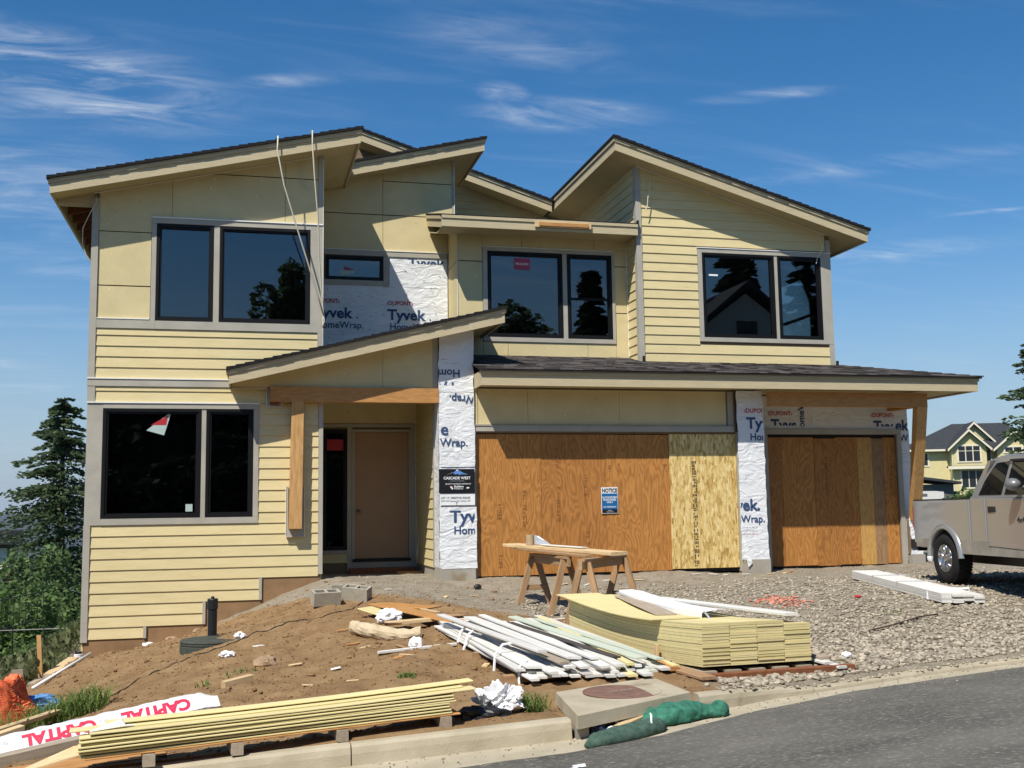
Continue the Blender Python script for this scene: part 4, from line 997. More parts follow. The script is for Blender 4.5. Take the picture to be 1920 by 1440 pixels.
# signs
sg = thing('notice_sign', 'small blue NOTICE sign on the plywood boarding', 'sign', (6.42, 18.83, 1.63))
bx('sign_panel', 'sign_white', sg, 6.27, 6.58, 18.822, 18.834, 1.63, 2.095)
bx('sign_field', 'sign_blue', sg, 6.278, 6.572, 18.8200, 18.8219, 1.705, 1.985); bx('sign_foot', 'sign_black', sg, 6.278, 6.572, 18.8200, 18.8219, 1.638, 1.703)
def sgt(s, size, z, mat, xs=1.0, b=.02): lettering(sg, s, size, mat, lambda a, c: (6.425+a, 18.8180, z+c), b, xs, 'CENTER')
sgt('NOTICE', .098, 2.005, 'ink_black', .80, .035); sgt('AUTHORIZED', .048, 1.90, 'sign_white', .95); sgt('PERSONNEL', .048, 1.858, 'sign_white', .95); sgt('ONLY', .048, 1.816, 'sign_white', .95); sgt('NO TRESPASSING', .032, 1.736, 'sign_white', .95); sgt('CASCADE WEST', .018, 1.652, 'sign_white', 1.0, .0)
MB().prism([(6.37, 18.8185, 1.675), (6.48, 18.8185, 1.675), (6.425, 18.8185, 1.694)], (0, .001, 0)).build('emblem', 'ink_grey', sg)

bs_ = thing('builder_sign', 'black builder sign with a blue mountain on the wrapped column', 'sign', (3.625, 18.69, 2.017))
YS = 18.690
bx('sign_panel', 'sign_black', bs_, 3.313, 3.937, YS, YS+.012, 2.017, 2.432)
def bst(s, size, x, z, mat='sign_white', xs=1.0, b=.02, al='CENTER'): lettering(bs_, s, size, mat, lambda a, c: (x+a, YS-.003, z+c), b, xs, al)
bst('CASCADE WEST', .064, 3.625, 2.255, xs=1.0, b=.025); bst('\u2014 CUSTOM HOMES \u2014', .026, 3.625, 2.217, 'ink_grey', 1.2, .005); bst('QUALITY MATERIALS SUPPLIED BY', .030, 3.645, 2.166, xs=.98, b=.012)
bst('Builders', .048, 3.574, 2.116, xs=1.05, b=.03, al='LEFT'); bst('FirstSource', .034, 3.574, 2.084, xs=1.0, b=.012, al='LEFT')
def flat(par, name, mat, pts, y): return MB().prism([(x, y, z) for x, z in pts], (0, .001, 0)).build(name, mat, par)
flat(bs_, 'emblem', 'mountain_blue', [(3.553, 2.360), (3.630, 2.427), (3.686, 2.391), (3.748, 2.360), (3.825, 2.337), (3.717, 2.340), (3.666, 2.327), (3.635, 2.350), (3.604, 2.335)], YS-.003)
flat(bs_, 'emblem', 'ink_grey', [(3.420, 2.320), (3.553, 2.376), (3.558, 2.369)], YS-.003); flat(bs_, 'emblem', 'sign_white', [(3.630, 2.427), (3.607, 2.407), (3.630, 2.400), (3.647, 2.410)], YS-.0045)
flat(bs_, 'emblem', 'sign_white', [(3.502, 2.125), (3.523, 2.140), (3.561, 2.094), (3.541, 2.079)], YS-.003); flat(bs_, 'emblem', 'sticker_red', [(3.528, 2.140), (3.559, 2.140), (3.559, 2.104)], YS-.003)
flat(bs_, 'emblem', 'sign_white', [(3.784, 2.099), (3.799, 2.118), (3.830, 2.122), (3.845, 2.108), (3.820, 2.094)], YS-.003)
ls = thing('lot_sign', 'white paper lot number sheet under the black builder sign', 'sign', (3.635, 18.70, 1.813))
bx('sheet', 'sign_white', ls, 3.328, 3.940, 18.700, 18.708, 1.813, 2.012)
lettering(ls, 'LOT 17 | FIRESTON RIDGE', .05, 'ink_black', lambda a, c: (3.343+a, 18.697, 1.920+c), .01, .88); lettering(ls, '2127 NW Swenson Dr, Camas, WA', .038, 'ink_black', lambda a, c: (3.343+a, 18.697, 1.872+c), .004, .92); lettering(ls, 'T', .06, 'ink_black', lambda a, c: (3.604+a, 18.697, 1.818+c), .02, .9)

# ropes thrown over the left roof
def tube_thing(name, mat, pts, r, label, cat, n=6, group=None): return MB().tube(pts, r, n).build(name, mat, None, smooth=True, label=label, cat=cat, group=group)
tube_thing('rope', 'rope', [(.57, 18.9, zL(.57)+.03), (.55, 18.36, zL(.55)+.05), (.54, 18.34, 7.78), (.66, 18.42, 7.2), (.85, 18.5, 6.6), (1.08, 18.6, 5.9), (1.25, 18.75, 5.4), (1.36, 18.83, 5.06)], .013, 'pale rope hanging slantwise from the left roof across the upper window', 'rope')
tube_thing('rope', 'rope', [(1.12, 18.9, zL(1.12)+.03), (1.12, 18.36, zL(1.12)+.05), (1.12, 18.34, 7.93), (1.17, 18.42, 7.3), (1.23, 18.5, 6.7), (1.27, 18.7, 6.0), (1.32, 18.8, 5.4), (1.37, 18.84, 4.98), (1.34, 18.83, 4.86)], .012, 'pale rope hanging almost straight down beside the upper left window', 'rope')

# ================================================================== GROUND
def pl(pts):
    a = np.array(pts); return lambda x: np.interp(x, a[:, 0], a[:, 1])
edge_y = pl([(-60, 9.5), (-6, 8.30), (0, 8.14), (1.65, 8.16), (2.49, 8.22), (3.23, 8.42), (4.23, 8.93), (5.59, 9.45), (7.83, 10.0), (14, 11.0), (60, 16)])     # asphalt meets gutter
foot_y = pl([(-60, 10.1), (-6, 8.86), (0, 8.70), (1.65, 8.67), (2.6, 8.68), (3.3, 8.93), (3.9, 9.17), (4.6, 9.42), (5.7, 9.74), (6.85, 10.08), (8.12, 10.33), (14, 11.35), (60, 16.6)])    # foot of the kerb
gut_z = pl([(-60, -3.5), (-6, -.55), (-.4, -.27), (1.65, -.16), (2.5, -.12), (3.2, -.09), (4.2, -.06), (5.6, -.02), (7.8, .02), (14, .15), (60, .8)])
kerb_h = pl([(-60, .15), (3.95, .15), (4.4, .12), (5.3, .035), (60, .035)])

CT = [(-6, 9.2, -.42), (-3, 9.1, -.28), (-.4, 9.1, -.12), (1.65, 9.1, -.01), (2.5, 9.2, .02), (4, 9.7, .08), (4.6, 9.8, .06), (5.7, 10.05, .06), (6.85, 10.4, .08), (8.1, 10.6, .10), (14, 11.7, .22),
      (4.36, 10.13, .10), (5.6, 10.6, .13), (4.4, 16.4, .30), (4.4, 15, .25), (6.1, 17.3, .42), (10.4, 14.9, .50), (12, 15, .51), (9.2, 12.9, .37), (10.3, 16.5, .50), (2.7, 14.4, .26), (4.1, 13.8, .17), (2.7, 10.4, .05),
      (7.5, 12.5, .25), (7.5, 15, .38), (-2.38, 18.85, -.60), (-1.47, 18.85, -.42), (-.6, 18.85, -.17), (-.34, 18.85, -.03), (.3, 18.85, .20), (1.32, 18.85, .58), (2.3, 20, .56), (3.5, 18.3, .50), (3.96, 18.75, .55), (7.56, 18.75, .57), (9.08, 18.6, .50), (11.2, 19.6, .52), (12.6, 19.0, .53),
      (-.33, 15.4, .04), (-.34, 16.2, .02), (-.9, 17.3, -.15), (.4, 17.2, .20), (-.05, 11.84, -.03), (.26, 12.8, .02), (1.43, 16.1, .46), (2, 14, .25), (1.5, 12.4, .14), (-.16, 10.8, -.08), (-1.9, 10.35, -.33), (-1.24, 10.5, -.25), (-2.75, 17.6, -.60), (-2.66, 15.3, -.62), (-2.2, 14.8, -.52), (-1.8, 13.3, -.42),
      (-4, 18, -1.6), (-4.5, 14.5, -1.35), (-4.5, 10.5, -.9), (-7, 18, -3.0), (-7, 13, -2.4), (-8.5, 21, -4.2), (-8.5, 10, -1.8), (-4, 21.5, -2.2), (14, 16, .55), (14.5, 20, .6), (17, 18, .7), (17, 13, .5), (5, 22, .56), (10, 22, .56), (1.5, 22, .4), (-2.4, 22, -1.2)]
CT = np.array(CT)
def _k(r2): return np.where(r2 > 1e-12, .5*r2*np.log(np.maximum(r2, 1e-12)), 0)
_n = len(CT); _K = _k(((CT[:, None, :2]-CT[None, :, :2])**2).sum(2))+np.eye(_n)*.012
_Pm = np.c_[np.ones(_n), CT[:, :2]]; _A = np.block([[_K, _Pm], [_Pm.T, np.zeros((3, 3))]])
_w = np.linalg.solve(_A, np.r_[CT[:, 2], 0, 0, 0])
def tps(x, y):
    x = np.asarray(x, float); y = np.asarray(y, float); sh = x.shape; x = x.ravel(); y = y.ravel(); r = _w[_n]+_w[_n+1]*x+_w[_n+2]*y
    for i in range(_n): r = r+_w[i]*_k((x-CT[i, 0])**2+(y-CT[i, 1])**2)
    return r.reshape(sh)
def sstep(a, b, x): t = np.clip((x-a)/(b-a), 0, 1); return t*t*(3-2*t)
def far_z(x, y):
    d = np.hypot(x-3, y-18)
    left = -np.clip((-x-1.0)*.42, 0, 9)-sstep(40, 700, -x+y*.35)*70-sstep(500, 5000, d)*110
    right = .6+np.clip(d-14, 0, 200)*.012
    w = sstep(-6, 8, x-.05*np.maximum(y-20, 0)*0)
    bk = sstep(-5, -15, y)*8.5+sstep(-20, -60, y)*8
    base = left*(1-w)+right*w
    base = np.where(y > 30, base-sstep(40, 400, y-1.2*x)*40, base)
    return np.where(y < 8, gut_z(x)-.35+bk, base)
def ground_raw(x, y):
    x = np.asarray(x, float); y = np.asarray(y, float)
    inside = sstep(-8.5, -6, x)*sstep(17, 14.5, x)*sstep(22.5, 21, y)
    z = np.where(inside > .001, tps(np.clip(x, -9, 18), np.clip(y, 8.6, 23)), 0)*inside+far_z(x, y)*(1-inside)
    road = sstep(.05, -.02, y-(foot_y(x)+.10))
    slab = (x > 2.6)*(x < 3.88)*(y > 8.5)*(y < 9.84+.36*(x-2.78)); z = np.where(slab > 0, np.minimum(z, -.03), z)      # the pit under the drain slab
    return z*(1-road)+np.minimum(z, gut_z(x)-.12)*road
def grav(x, y):
    """1 = dusty gravel, 0 = brown soil"""
    return sstep(-1.0, 1.1, (x-4.25)+.35*np.maximum(0, y-15.4)*1.2-.9*sstep(12, 9.5, y)*0) if False else np.clip(sstep(-.7, .9, x-(4.3-1.15*np.maximum(0, y-14.6))), 0, 1)
def rough(x, y):
    lot = sstep(-3.4, -2.0, x)
    g = grav(x, y); s = 1-g
    return lot*(s*(.06*fbm(x, y, 1.1, 3)+.055*fbm(x+50, y, 4.0, 4, .68))+g*(.03*fbm(x, y, 1.3, 3)+.022*fbm(x, y+40, 7.0, 3, .6)))+(1-lot)*.25*fbm(x, y, .5, 4)
def gz(x, y):
    x = np.array([x], float); y = np.array([y], float); return float((ground_raw(x, y)+rough(x, y)*sstep(.0, .5, y-foot_y(x)-.15))[0])

fx = np.r_[np.arange(-3.2, 12.6, .065)]; fx = np.r_[-np.geomspace(13000, 3.4, 72), fx, np.geomspace(12.8, 13000, 64)]
fy = np.r_[np.arange(8.5, 19.9, .065)]; fy = np.r_[-np.geomspace(9000, 1, 36), np.arange(0, 8.5, 1.2), fy, np.geomspace(20, 13000, 68)]
GX, GY = np.meshgrid(fx, fy)
GZ = ground_raw(GX, GY); near = sstep(.0, .5, GY-foot_y(GX)-.15)*sstep(30, 22, np.hypot(GX-4, GY-14))
GZ = GZ+rough(GX, GY)*near
nx, ny = len(fx), len(fy)
me = bpy.data.meshes.new('ground')
me.from_pydata(np.c_[GX.ravel(), GY.ravel(), GZ.ravel()].tolist(), [], [(j*nx+i, j*nx+i+1, (j+1)*nx+i+1, (j+1)*nx+i) for j in range(ny-1) for i in range(nx-1)])
me.materials.append(MATS['ground'])
for p in me.polygons: p.use_smooth = True
at_ = me.color_attributes.new('mask', 'FLOAT_COLOR', 'POINT')
G = grav(GX, GY); weedm = np.clip(sstep(-2.6, -3.6, GX+.25*(GY-16)*0)+sstep(24, 30, GY)+sstep(7.4, 6.5, GY)*sstep(-4, -7, GY)+sstep(16, 22, GX), 0, 1)
at_.data.foreach_set('color', np.c_[G.ravel(), weedm.ravel(), np.zeros(G.size), np.ones(G.size)].ravel().astype(np.float32))
ground = bpy.data.objects.new('ground', me); COL.objects.link(ground); tag(ground, 'brown soil and dusty gravel lot in front of the house', 'ground', kind='structure')

# road, gutter, kerb
def ribbon(name, mat, xs, cols, label, cat, z_of, kind='structure', flip=False):
    """cols: list of functions (x)->(y, z)"""
    vs = []; n = len(cols)
    for x in xs:
        for c in cols: y, z = c(x); vs.append((x, float(y), float(z)))
    fs = [(i*n+k, (i+1)*n+k, (i+1)*n+k+1, i*n+k+1) for i in range(len(xs)-1) for k in range(n-1)]
    me = bpy.data.meshes.new(name); me.from_pydata(vs, [], fs); me.materials.append(MATS[mat])
    o = bpy.data.objects.new(name, me); COL.objects.link(o); return tag(o, label, cat, kind=kind)
rx = np.r_[np.arange(-60, -6, 3), np.arange(-6, 14, .12), np.arange(14, 61, 3)]
jag = lambda x: .02*float(fbm(np.array([x*3.0]), np.array([1.3]), 1.5, 3)[0])
road = ribbon('road', 'asphalt', rx, [lambda x: (-4.5, gut_z(x)+.02), lambda x: (2, gut_z(x)+.16), lambda x: (edge_y(x)-1.5, gut_z(x)+.055), lambda x: (edge_y(x)+jag(x), gut_z(x)+.012), lambda x: (edge_y(x)+jag(x), gut_z(x)-.05)], 'dark grey asphalt street in the foreground', 'road', None)
gutter = ribbon('gutter', 'concrete', rx, [lambda x: (edge_y(x)-.05, gut_z(x)+.003), lambda x: ((edge_y(x)+foot_y(x))/2, gut_z(x)-.008), lambda x: (foot_y(x)+.05, gut_z(x)-.002)], 'pale concrete gutter strip along the street', 'gutter', None)

def kerb(name, x0, x1, label, n=None):
    """one poured length of kerb with a rounded nose"""
    xs = np.linspace(x0, x1, max(2, int((x1-x0)/.12)+1)); vs = []; prof = [(0, -.05), (.008, .55), (.022, .86), (.05, 1.0), (.155, 1.0), (.16, -.05)]
    for x in xs:
        h = float(kerb_h(x)); y = float(foot_y(x)); z = float(gut_z(x))
        for (a, b) in prof: vs.append((x, y+a+.004*random.random(), z+h*b))
    m = len(prof); fs = [(i*m+k, (i+1)*m+k, (i+1)*m+k+1, i*m+k+1) for i in range(len(xs)-1) for k in range(m-1)]+[tuple(range(m)), tuple(range((len(xs)-1)*m, len(xs)*m))[::-1]]
    mb = MB(); mb.add(vs, fs); return mb.build(name, 'concrete', None, label=label, cat='kerb', group='kerb lengths along the street')
kerb('kerb', -7, -2.6, 'concrete kerb length at the lower left edge under the long boards')
kerb('kerb', -2.59, .845, 'concrete kerb length under the left end of the long yellow boards')
kerb('kerb', .855, 2.60, 'concrete kerb length ending at the drain slab on its left')
k3 = kerb('kerb', 3.92, 5.25, 'short tapering kerb with a stamped S right of the drain slab')
kerb('kerb', 5.26, 7.4, 'low driveway kerb in front of the coarse gravel'); kerb('kerb', 7.41, 14, 'low driveway kerb at the far right edge')
lettering(k3, 'S', .13, 'concrete_wall', lambda a, b: (4.21+a, float(foot_y(4.21+a))-.004, gut_z(4.2)+.012+b), -.02)

# white utility arrows sprayed on the road
def rz_(x, y): return float(np.interp(y, [-4.5, 2, edge_y(x)-1.5, edge_y(x)], [gut_z(x)+.02, gut_z(x)+.16, gut_z(x)+.055, gut_z(x)+.012]))
def arrow(x, y, a):
    mb = MB(); c, s = math.cos(a), math.sin(a)
    def q(pts): mb.add([(x+u*c-v*s, y+u*s+v*c, rz_(x+u*c-v*s, y+u*s+v*c)+.005) for u, v in pts], [tuple(range(len(pts)))])
    q([(-.02, -.016), (.17, -.02), (.17, .02), (-.02, .014)]); q([(.12, .03), (.15, .055), (.24, 0), (.20, -.005)]); q([(.12, -.03), (.20, .005), (.24, 0), (.15, -.06)])
    o = mb.build('road_marking', 'white_paint', None); attach(o, road); return o
arrow(2.06, 7.62, 1.95); arrow(2.24, 7.60, .75)

# ---- storm drain inlet
dr_ = thing('storm_drain_inlet', 'concrete storm drain slab with a rusty round cover beside the kerb', 'drain', (3.2, 9.3, -.1))
Ls = 1.385
sa, sb = Vector((2.62, 8.60)), Vector((3.90, 9.13)); dx = (sb-sa).normalized(); dn = Vector((-dx.y, dx.x))
_cn = [Vector((2.62, 8.59)), Vector((3.86, 9.22)), Vector((3.86, 10.18)), Vector((2.78, 9.80))]
def dp(u, v, z): a_, b_ = u/Ls, v/1.06; p = (_cn[0]*(1-a_)+_cn[1]*a_)*(1-b_)+(_cn[3]*(1-a_)+_cn[2]*a_)*b_; return (p.x, p.y, z)
zt_ = lambda u: .075+.028*u/Ls*1.0
mb = MB(); mb.hexa([dp(0, 0, zt_(0)-.10), dp(Ls, 0, zt_(Ls)-.10), dp(Ls, 1.06, zt_(Ls)-.10), dp(0, 1.06, zt_(0)-.10)], [dp(.01, .015, zt_(0)), dp(Ls-.01, .015, zt_(Ls)), dp(Ls-.01, 1.05, zt_(Ls)), dp(.01, 1.05, zt_(0))])
mb.build('slab', 'concrete', dr_)
mb = MB()
for u0, u1 in ((0, .14), (Ls-.10, Ls)): mb.hexa([dp(u0, .06, -.3), dp(u1, .06, -.3), dp(u1, .5, -.3), dp(u0, .5, -.3)], [dp(u0, .06, zt_(u0)-.101), dp(u1, .06, zt_(u1)-.101), dp(u1, .5, zt_(u1)-.101), dp(u0, .5, zt_(u0)-.101)])
mb.build('side_block', 'concrete_wall', dr_)
mb = MB(); mb.hexa([dp(.1, .45, -.5), dp(Ls-.1, .45, -.5), dp(Ls-.1, .5, -.5), dp(.1, .5, -.5)], [dp(.1, .45, -.03), dp(Ls-.1, .45, -.03), dp(Ls-.1, .5, -.03), dp(.1, .5, -.03)]); mb.build('chamber', 'bg_dark', dr_)
for u in (.47, .88): MB().tube([dp(u, .10, -.18), dp(u, .10, zt_(u)-.10)], .014, 8).build('bar', 'galv', dr_)
cc = dp(.74, .58, 0); zc_ = zt_(.70)
cv = MB().lathe([(.345, zc_-.02), (.357, zc_+.004), (.345, zc_+.010), (.339, zc_+.004), (.33, zc_+.006), (.0, zc_+.007)], 48, (cc[0], cc[1], 0)).build('manhole_cover', 'rust', dr_)
lettering(cv, 'STORM', .085, 'concrete_wall', lambda a, b: (cc[0]+a*dx.x-b*dx.y, cc[1]+a*dx.y+b*dx.x, zc_+.0105), .0, 1.2, 'CENTER')

# ---- gravel as loose stone
def rocks(name, mat, pts, sizes, label, cat, flat=.7, seed=1, parent_kind='stuff'):
    rs = np.random.RandomState(seed); t = (1+5**.5)/2
    base = np.array([(-1, t, 0), (1, t, 0), (-1, -t, 0), (1, -t, 0), (0, -1, t), (0, 1, t), (0, -1, -t), (0, 1, -t), (t, 0, -1), (t, 0, 1), (-t, 0, -1), (-t, 0, 1)], float); base /= np.linalg.norm(base[0])
    F = np.array([(0, 11, 5), (0, 5, 1), (0, 1, 7), (0, 7, 10), (0, 10, 11), (1, 5, 9), (5, 11, 4), (11, 10, 2), (10, 7, 6), (7, 1, 8), (3, 9, 4), (3, 4, 2), (3, 2, 6), (3, 6, 8), (3, 8, 9), (4, 9, 5), (2, 4, 11), (6, 2, 10), (8, 6, 7), (9, 8, 1)])
    n = len(pts); B = base[None]*(1+rs.uniform(-.34, .34, (n, 12, 1)))*np.stack([rs.uniform(.7, 1.35, n), rs.uniform(.65, 1.1, n), flat*rs.uniform(.6, 1.1, n)], 1)[:, None, :]
    a = rs.uniform(0, 6.28, n); c, s = np.cos(a), np.sin(a); X = B[..., 0]*c[:, None]-B[..., 1]*s[:, None]; Y = B[..., 0]*s[:, None]+B[..., 1]*c[:, None]
    tl = rs.uniform(-.5, .5, n); Z = B[..., 2]+X*np.tan(tl)[:, None]*.6
    V = np.stack([X, Y, Z], 2)*np.asarray(sizes)[:, None, None]+np.asarray(pts)[:, None, :]
    me = bpy.data.meshes.new(name); me.vertices.add(n*12); me.vertices.foreach_set('co', V.ravel())
    idx = (F[None]+np.arange(n)[:, None, None]*12).reshape(-1, 3); me.loops.add(len(idx)*3); me.loops.foreach_set('vertex_index', idx.ravel())
    me.polygons.add(len(idx)); me.polygons.foreach_set('loop_start', np.arange(len(idx))*3); me.update(calc_edges=True); me.materials.append(MATS[mat])
    o = bpy.data.objects.new(name, me); COL.objects.link(o); return tag(o, label, cat, kind=parent_kind)
rs = np.random.RandomState(5)
def scatter(n, x0, x1, y0, y1, dens):
    x = rs.uniform(x0, x1, n*6); y = rs.uniform(y0, y1, n*6); k = rs.rand(n*6) < dens(x, y); x, y = x[k][:n], y[k][:n]
    z = ground_raw(x, y)+rough(x, y)*sstep(.0, .5, y-foot_y(x)-.15); k = ~((x > 2.5) & (x < 3.95) & (y < 10.25)); return x[k], y[k], z[k]
inlot = lambda x, y: (y > foot_y(x)+.20)*1.0
px, py, pz = scatter(15000, 4.0, 13.5, 9.2, 17.6, lambda x, y: inlot(x, y)*sstep(.25, .8, grav(x, y))*(.30+.7*sstep(14.5, 10.5, y))*sstep(18.2, 15.5, y)*np.where((x > 4.3) & (x < 5.65) & (y > 10.1) & (y < 13.9), 0, 1))
sz = rs.uniform(.016, .034, len(px))*(1+.55*sstep(12.5, 10, py)*rs.rand(len(px)))
rocks('gravel', 'gravel', np.c_[px, py, pz+sz*.25], sz, 'grey crushed stone spread over the driveway', 'gravel', .62, 2)
px, py, pz = scatter(3600, 1.0, 13.5, 14.2, 20.2, lambda x, y: inlot(x, y)*sstep(.2, .6, grav(x, y))*np.where((x < 3.9) & (y > 18.2), .4, 1))
sz = rs.uniform(.007, .018, len(px)); rocks('gravel', 'gravel', np.c_[px, py, pz+sz*.2], sz, 'fine grey chippings on the dusty ground close to the house', 'gravel', .62, 3)
px, py, pz = scatter(9000, -2.6, 4.4, 9.0, 18.6, lambda x, y: inlot(x, y)*(1-grav(x, y)*.7))
sz = rs.uniform(.005, .014, len(px))*(1+1.8*(rs.rand(len(px)) < .04)); rocks('soil_clods', 'clod', np.c_[px, py, pz+sz*.2], sz, 'small clods and stones strewn over the brown soil', 'soil', .7, 4)
gx = rs.uniform(.5, 9, 380); gy = foot_y(gx)-rs.gamma(1.1, .22, 380); k_ = gy > 7.2; gx, gy = gx[k_], gy[k_]; gzv = np.array([max(rz_(a, b) if b < edge_y(a) else gut_z(a)-.002, -9) for a, b in zip(gx, gy)])
rocks('grit', 'gravel', np.c_[gx, gy, gzv+.003], rs.uniform(.003, .010, len(gx)), 'scattered grit in the gutter and on the road edge', 'gravel', .7, 9)
gx = rs.uniform(4.2, 9, 260); gy = foot_y(gx)+rs.uniform(.02, .2, 260); rocks('spilled_stones', 'gravel', np.c_[gx, gy, gut_z(gx)+kerb_h(gx)+.008], rs.uniform(.008, .026, 260), 'crushed stones spilled over the driveway kerb', 'gravel', .6, 10)
m_ = 210; x = rs.normal(7.45, .17, m_); y = rs.normal(14.55, .28, m_); z = np.array([gz(a, b) for a, b in zip(x, y)]); rocks('brick_chips', 'pink_chip', np.c_[x, y, z+.012], rs.uniform(.012, .03, m_), 'patch of broken orange and pink masonry chips on the gravel', 'rubble', .6, 6)

# ================================================================== THINGS ON THE LOT
def cube_local(L, Wd, T, seg=1, sag=0.0, bev=0.004):
    """board along X with softened arrises"""
    mb = MB(); n = seg; r = min(bev, T*.3, Wd*.3); prof = [(-Wd/2+r, 0), (Wd/2-r, 0), (Wd/2, r), (Wd/2, T-r), (Wd/2-r, T), (-Wd/2+r, T), (-Wd/2, T-r), (-Wd/2, r)]
    m = len(prof)
    for i in range(n+1):
        t = i/n; x = -L/2+L*t; z = sag*(1-(2*t-1)**2)
        for (y, h) in prof: mb.v.append((x, y, h-z))
    for i in range(n):
        for k in range(m): mb.f.append((i*m+k, i*m+(k+1) % m, (i+1)*m+(k+1) % m, (i+1)*m+k))
    mb.f.append(tuple(range(m))[::-1]); mb.f.append(tuple(range(n*m, n*m+m)))
    return mb
_bm = {}
def board(name, mat, p0, p1, Wd, T, roll=0.0, label=None, cat=None, group=None, parent=None, seg=1, sag=0.0):
    """a board whose underside runs from p0 to p1"""
    p0, p1 = Vector(p0), Vector(p1); L = (p1-p0).length
    key = (mat, round(L, 2), Wd, T, seg, round(sag, 3))
    if key not in _bm: _bm[key] = cube_local(L, Wd, T, seg, sag).mesh(name, mat)
    o = bpy.data.objects.new(name, _bm[key]); COL.objects.link(o)
    x = (p1-p0).normalized(); y = Vector((0, 0, 1)).cross(x).normalized(); z = x.cross(y)
    R = Matrix((x, y, z)).transposed().to_4x4() @ Matrix.Rotation(roll, 4, 'X')
    o.matrix_world = Matrix.Translation((p0+p1)/2) @ R
    if parent is not None:
        mw = o.matrix_world.copy(); o.parent = parent
        o.matrix_parent_inverse = (Matrix.Translation(parent.location) @ parent.rotation_euler.to_matrix().to_4x4()).inverted()
    return tag(o, label, cat, group)
def gnd(x, y, dz=0): return (x, y, gz(x, y)+dz)

# ---- the tall stack of yellow siding boards
st_o = Vector((4.36, 10.13)); st_a = math.radians(94); sd = Vector((math.cos(st_a), math.sin(st_a))); sn = Vector((sd.y, -sd.x))   # sd: along the boards, sn: to the right
def sp(l, w, z): p = st_o+sd*l+sn*w; return (p.x, p.y, z)
Lb = 3.62; nl = 19; lt = .0185
def zst(l): return .175-.075*math.sin(math.pi*min(1, l/Lb))+.02*l/Lb
def curved(l0, l1, w0, w1, k, t, n=10):
    mb = MB()
    for i in range(n+1):
        l = l0+(l1-l0)*i/n; z = zst(l)+k
        for (w, h) in ((w0, 0), (w1, 0), (w1, t), (w0, t)): mb.v.append(sp(l, w, z+h))
    for i in range(n):
        for q in range(4): mb.f.append((i*4+q, i*4+(q+1) % 4, (i+1)*4+(q+1) % 4, (i+1)*4+q))
    mb.f.append((0, 1, 2, 3)); mb.f.append((n*4+3, n*4+2, n*4+1, n*4)); return mb
for c in range(4):
    k = 0.0; first = True; top = .415 if c < 3 else .385
    while k < top-.012:
        t = random.choice((.0165, .0165, .024, .031)); j = random.uniform(-.008, .008); jw = random.uniform(-.003, .003)
        t = min(t, top-k)
        curved(j, Lb+j*2, c*.303+.002+jw, c*.303+.2995+jw, k, t-.0022).build('siding_board', 'yellow_board', None, label='yellow primed siding board in the tall bowed stack beside the sawhorses', cat='board', group='yellow boards of the tall stack')
        k += t
# top sheet that overhangs, and what lies on it
curved(.9, Lb+.14, -.12, .46, .418, .010).build('siding_board', 'yellow_board', None, label='topmost yellow board overhanging the far left corner of the tall stack', cat='board')
ztop = lambda l: zst(l)+.418
board('loose_board', 'lumber_grey', sp(3.3, .62, ztop(3.3)+.012), sp(1.35, .28, ztop(1.35)+.013), .24, .012, label='pale thin plank lying on top of the tall yellow stack', cat='board')
board('loose_board', 'white_board', sp(3.0, .96, ztop(3)+.004), sp(.12, 1.08, ztop(.1)+.02), .15, .03, label='white grooved board along the right side on top of the yellow stack', cat='board')
board('loose_board', 'white_board', sp(3.2, 1.10, ztop(3)-.01), sp(.2, 1.17, ztop(.1)+.002), .10, .022, label='narrow white board half under the grooved one on the yellow stack', cat='board')
fl = thing('metal_flashing', 'folded white metal flashing sheet lying on the tall yellow stack', 'flashing', sp(2, .7, ztop(2)))
def fold(name, mat, prof, l0, l1, wa, wb, tw=0.0, lift=.015):
    mb = MB(); n = 8; m = len(prof)
    for i in range(n+1):
        t = i/n; l = l0+(l1-l0)*t; w = wa+(wb-wa)*t
        for (a, h) in prof: mb.v.append(sp(l, w+a, ztop(max(0, min(Lb, l)))+lift+h+tw*t*a))
    for i in range(n):
        for q in range(m-1): mb.f.append((i*m+q, i*m+q+1, (i+1)*m+q+1, (i+1)*m+q))
    return mb.build(name, mat, fl)
fold('flange', 'flashing_white', [(-.16, .0), (-.155, .055), (.02, .06), (.17, .035)], 3.45, .95, .78, .66, .12)
fold('lip', 'galv', [(-.02, .02), (.0, .008), (.02, .03)], 3.5, 2.2, .60, .56)
MB().tube([sp(1.0, .55, ztop(1)+.06), sp(.9, .54, ztop(1)+.03), sp(.83, .55, ztop(1)-.03)], .012, 5).build('torn_corner', 'galv', fl)
# pallet and bearers
pal = thing('pallet', 'grey wooden pallet under the tall yellow stack', 'pallet', sp(1.8, .6, gz(4.9, 11.9)))
for i in range(5):
    w = -.02+.265*i; MB().hexa([sp(-.03, w, .115), sp(-.03, w+.16, .115), sp(3.3, w+.16, .075), sp(3.3, w, .075)], [sp(-.03, w, .135), sp(-.03, w+.16, .135), sp(3.3, w+.16, .095), sp(3.3, w, .095)]).build('slat', 'lumber_grey', pal)
board('timber', 'rafter', sp(-.09, -.1, .05), sp(-.09, 1.62, .06), .09, .07, label='long dark red timber under the street end of the yellow stack', cat='timber')
board('timber', 'lumber_old', sp(1.2, -.22, gz(4.1, 11.2)+.01), sp(-.35, -.12, gz(4.25, 10)+.01), .16, .03, label='brown plank on the ground along the left foot of the yellow stack', cat='board')
board('stake', 'lumber', sp(.9, -.05, .12), sp(.9, -.045, .30), .07, .035, label='short wooden stub standing against the left side of the yellow stack', cat='stake')
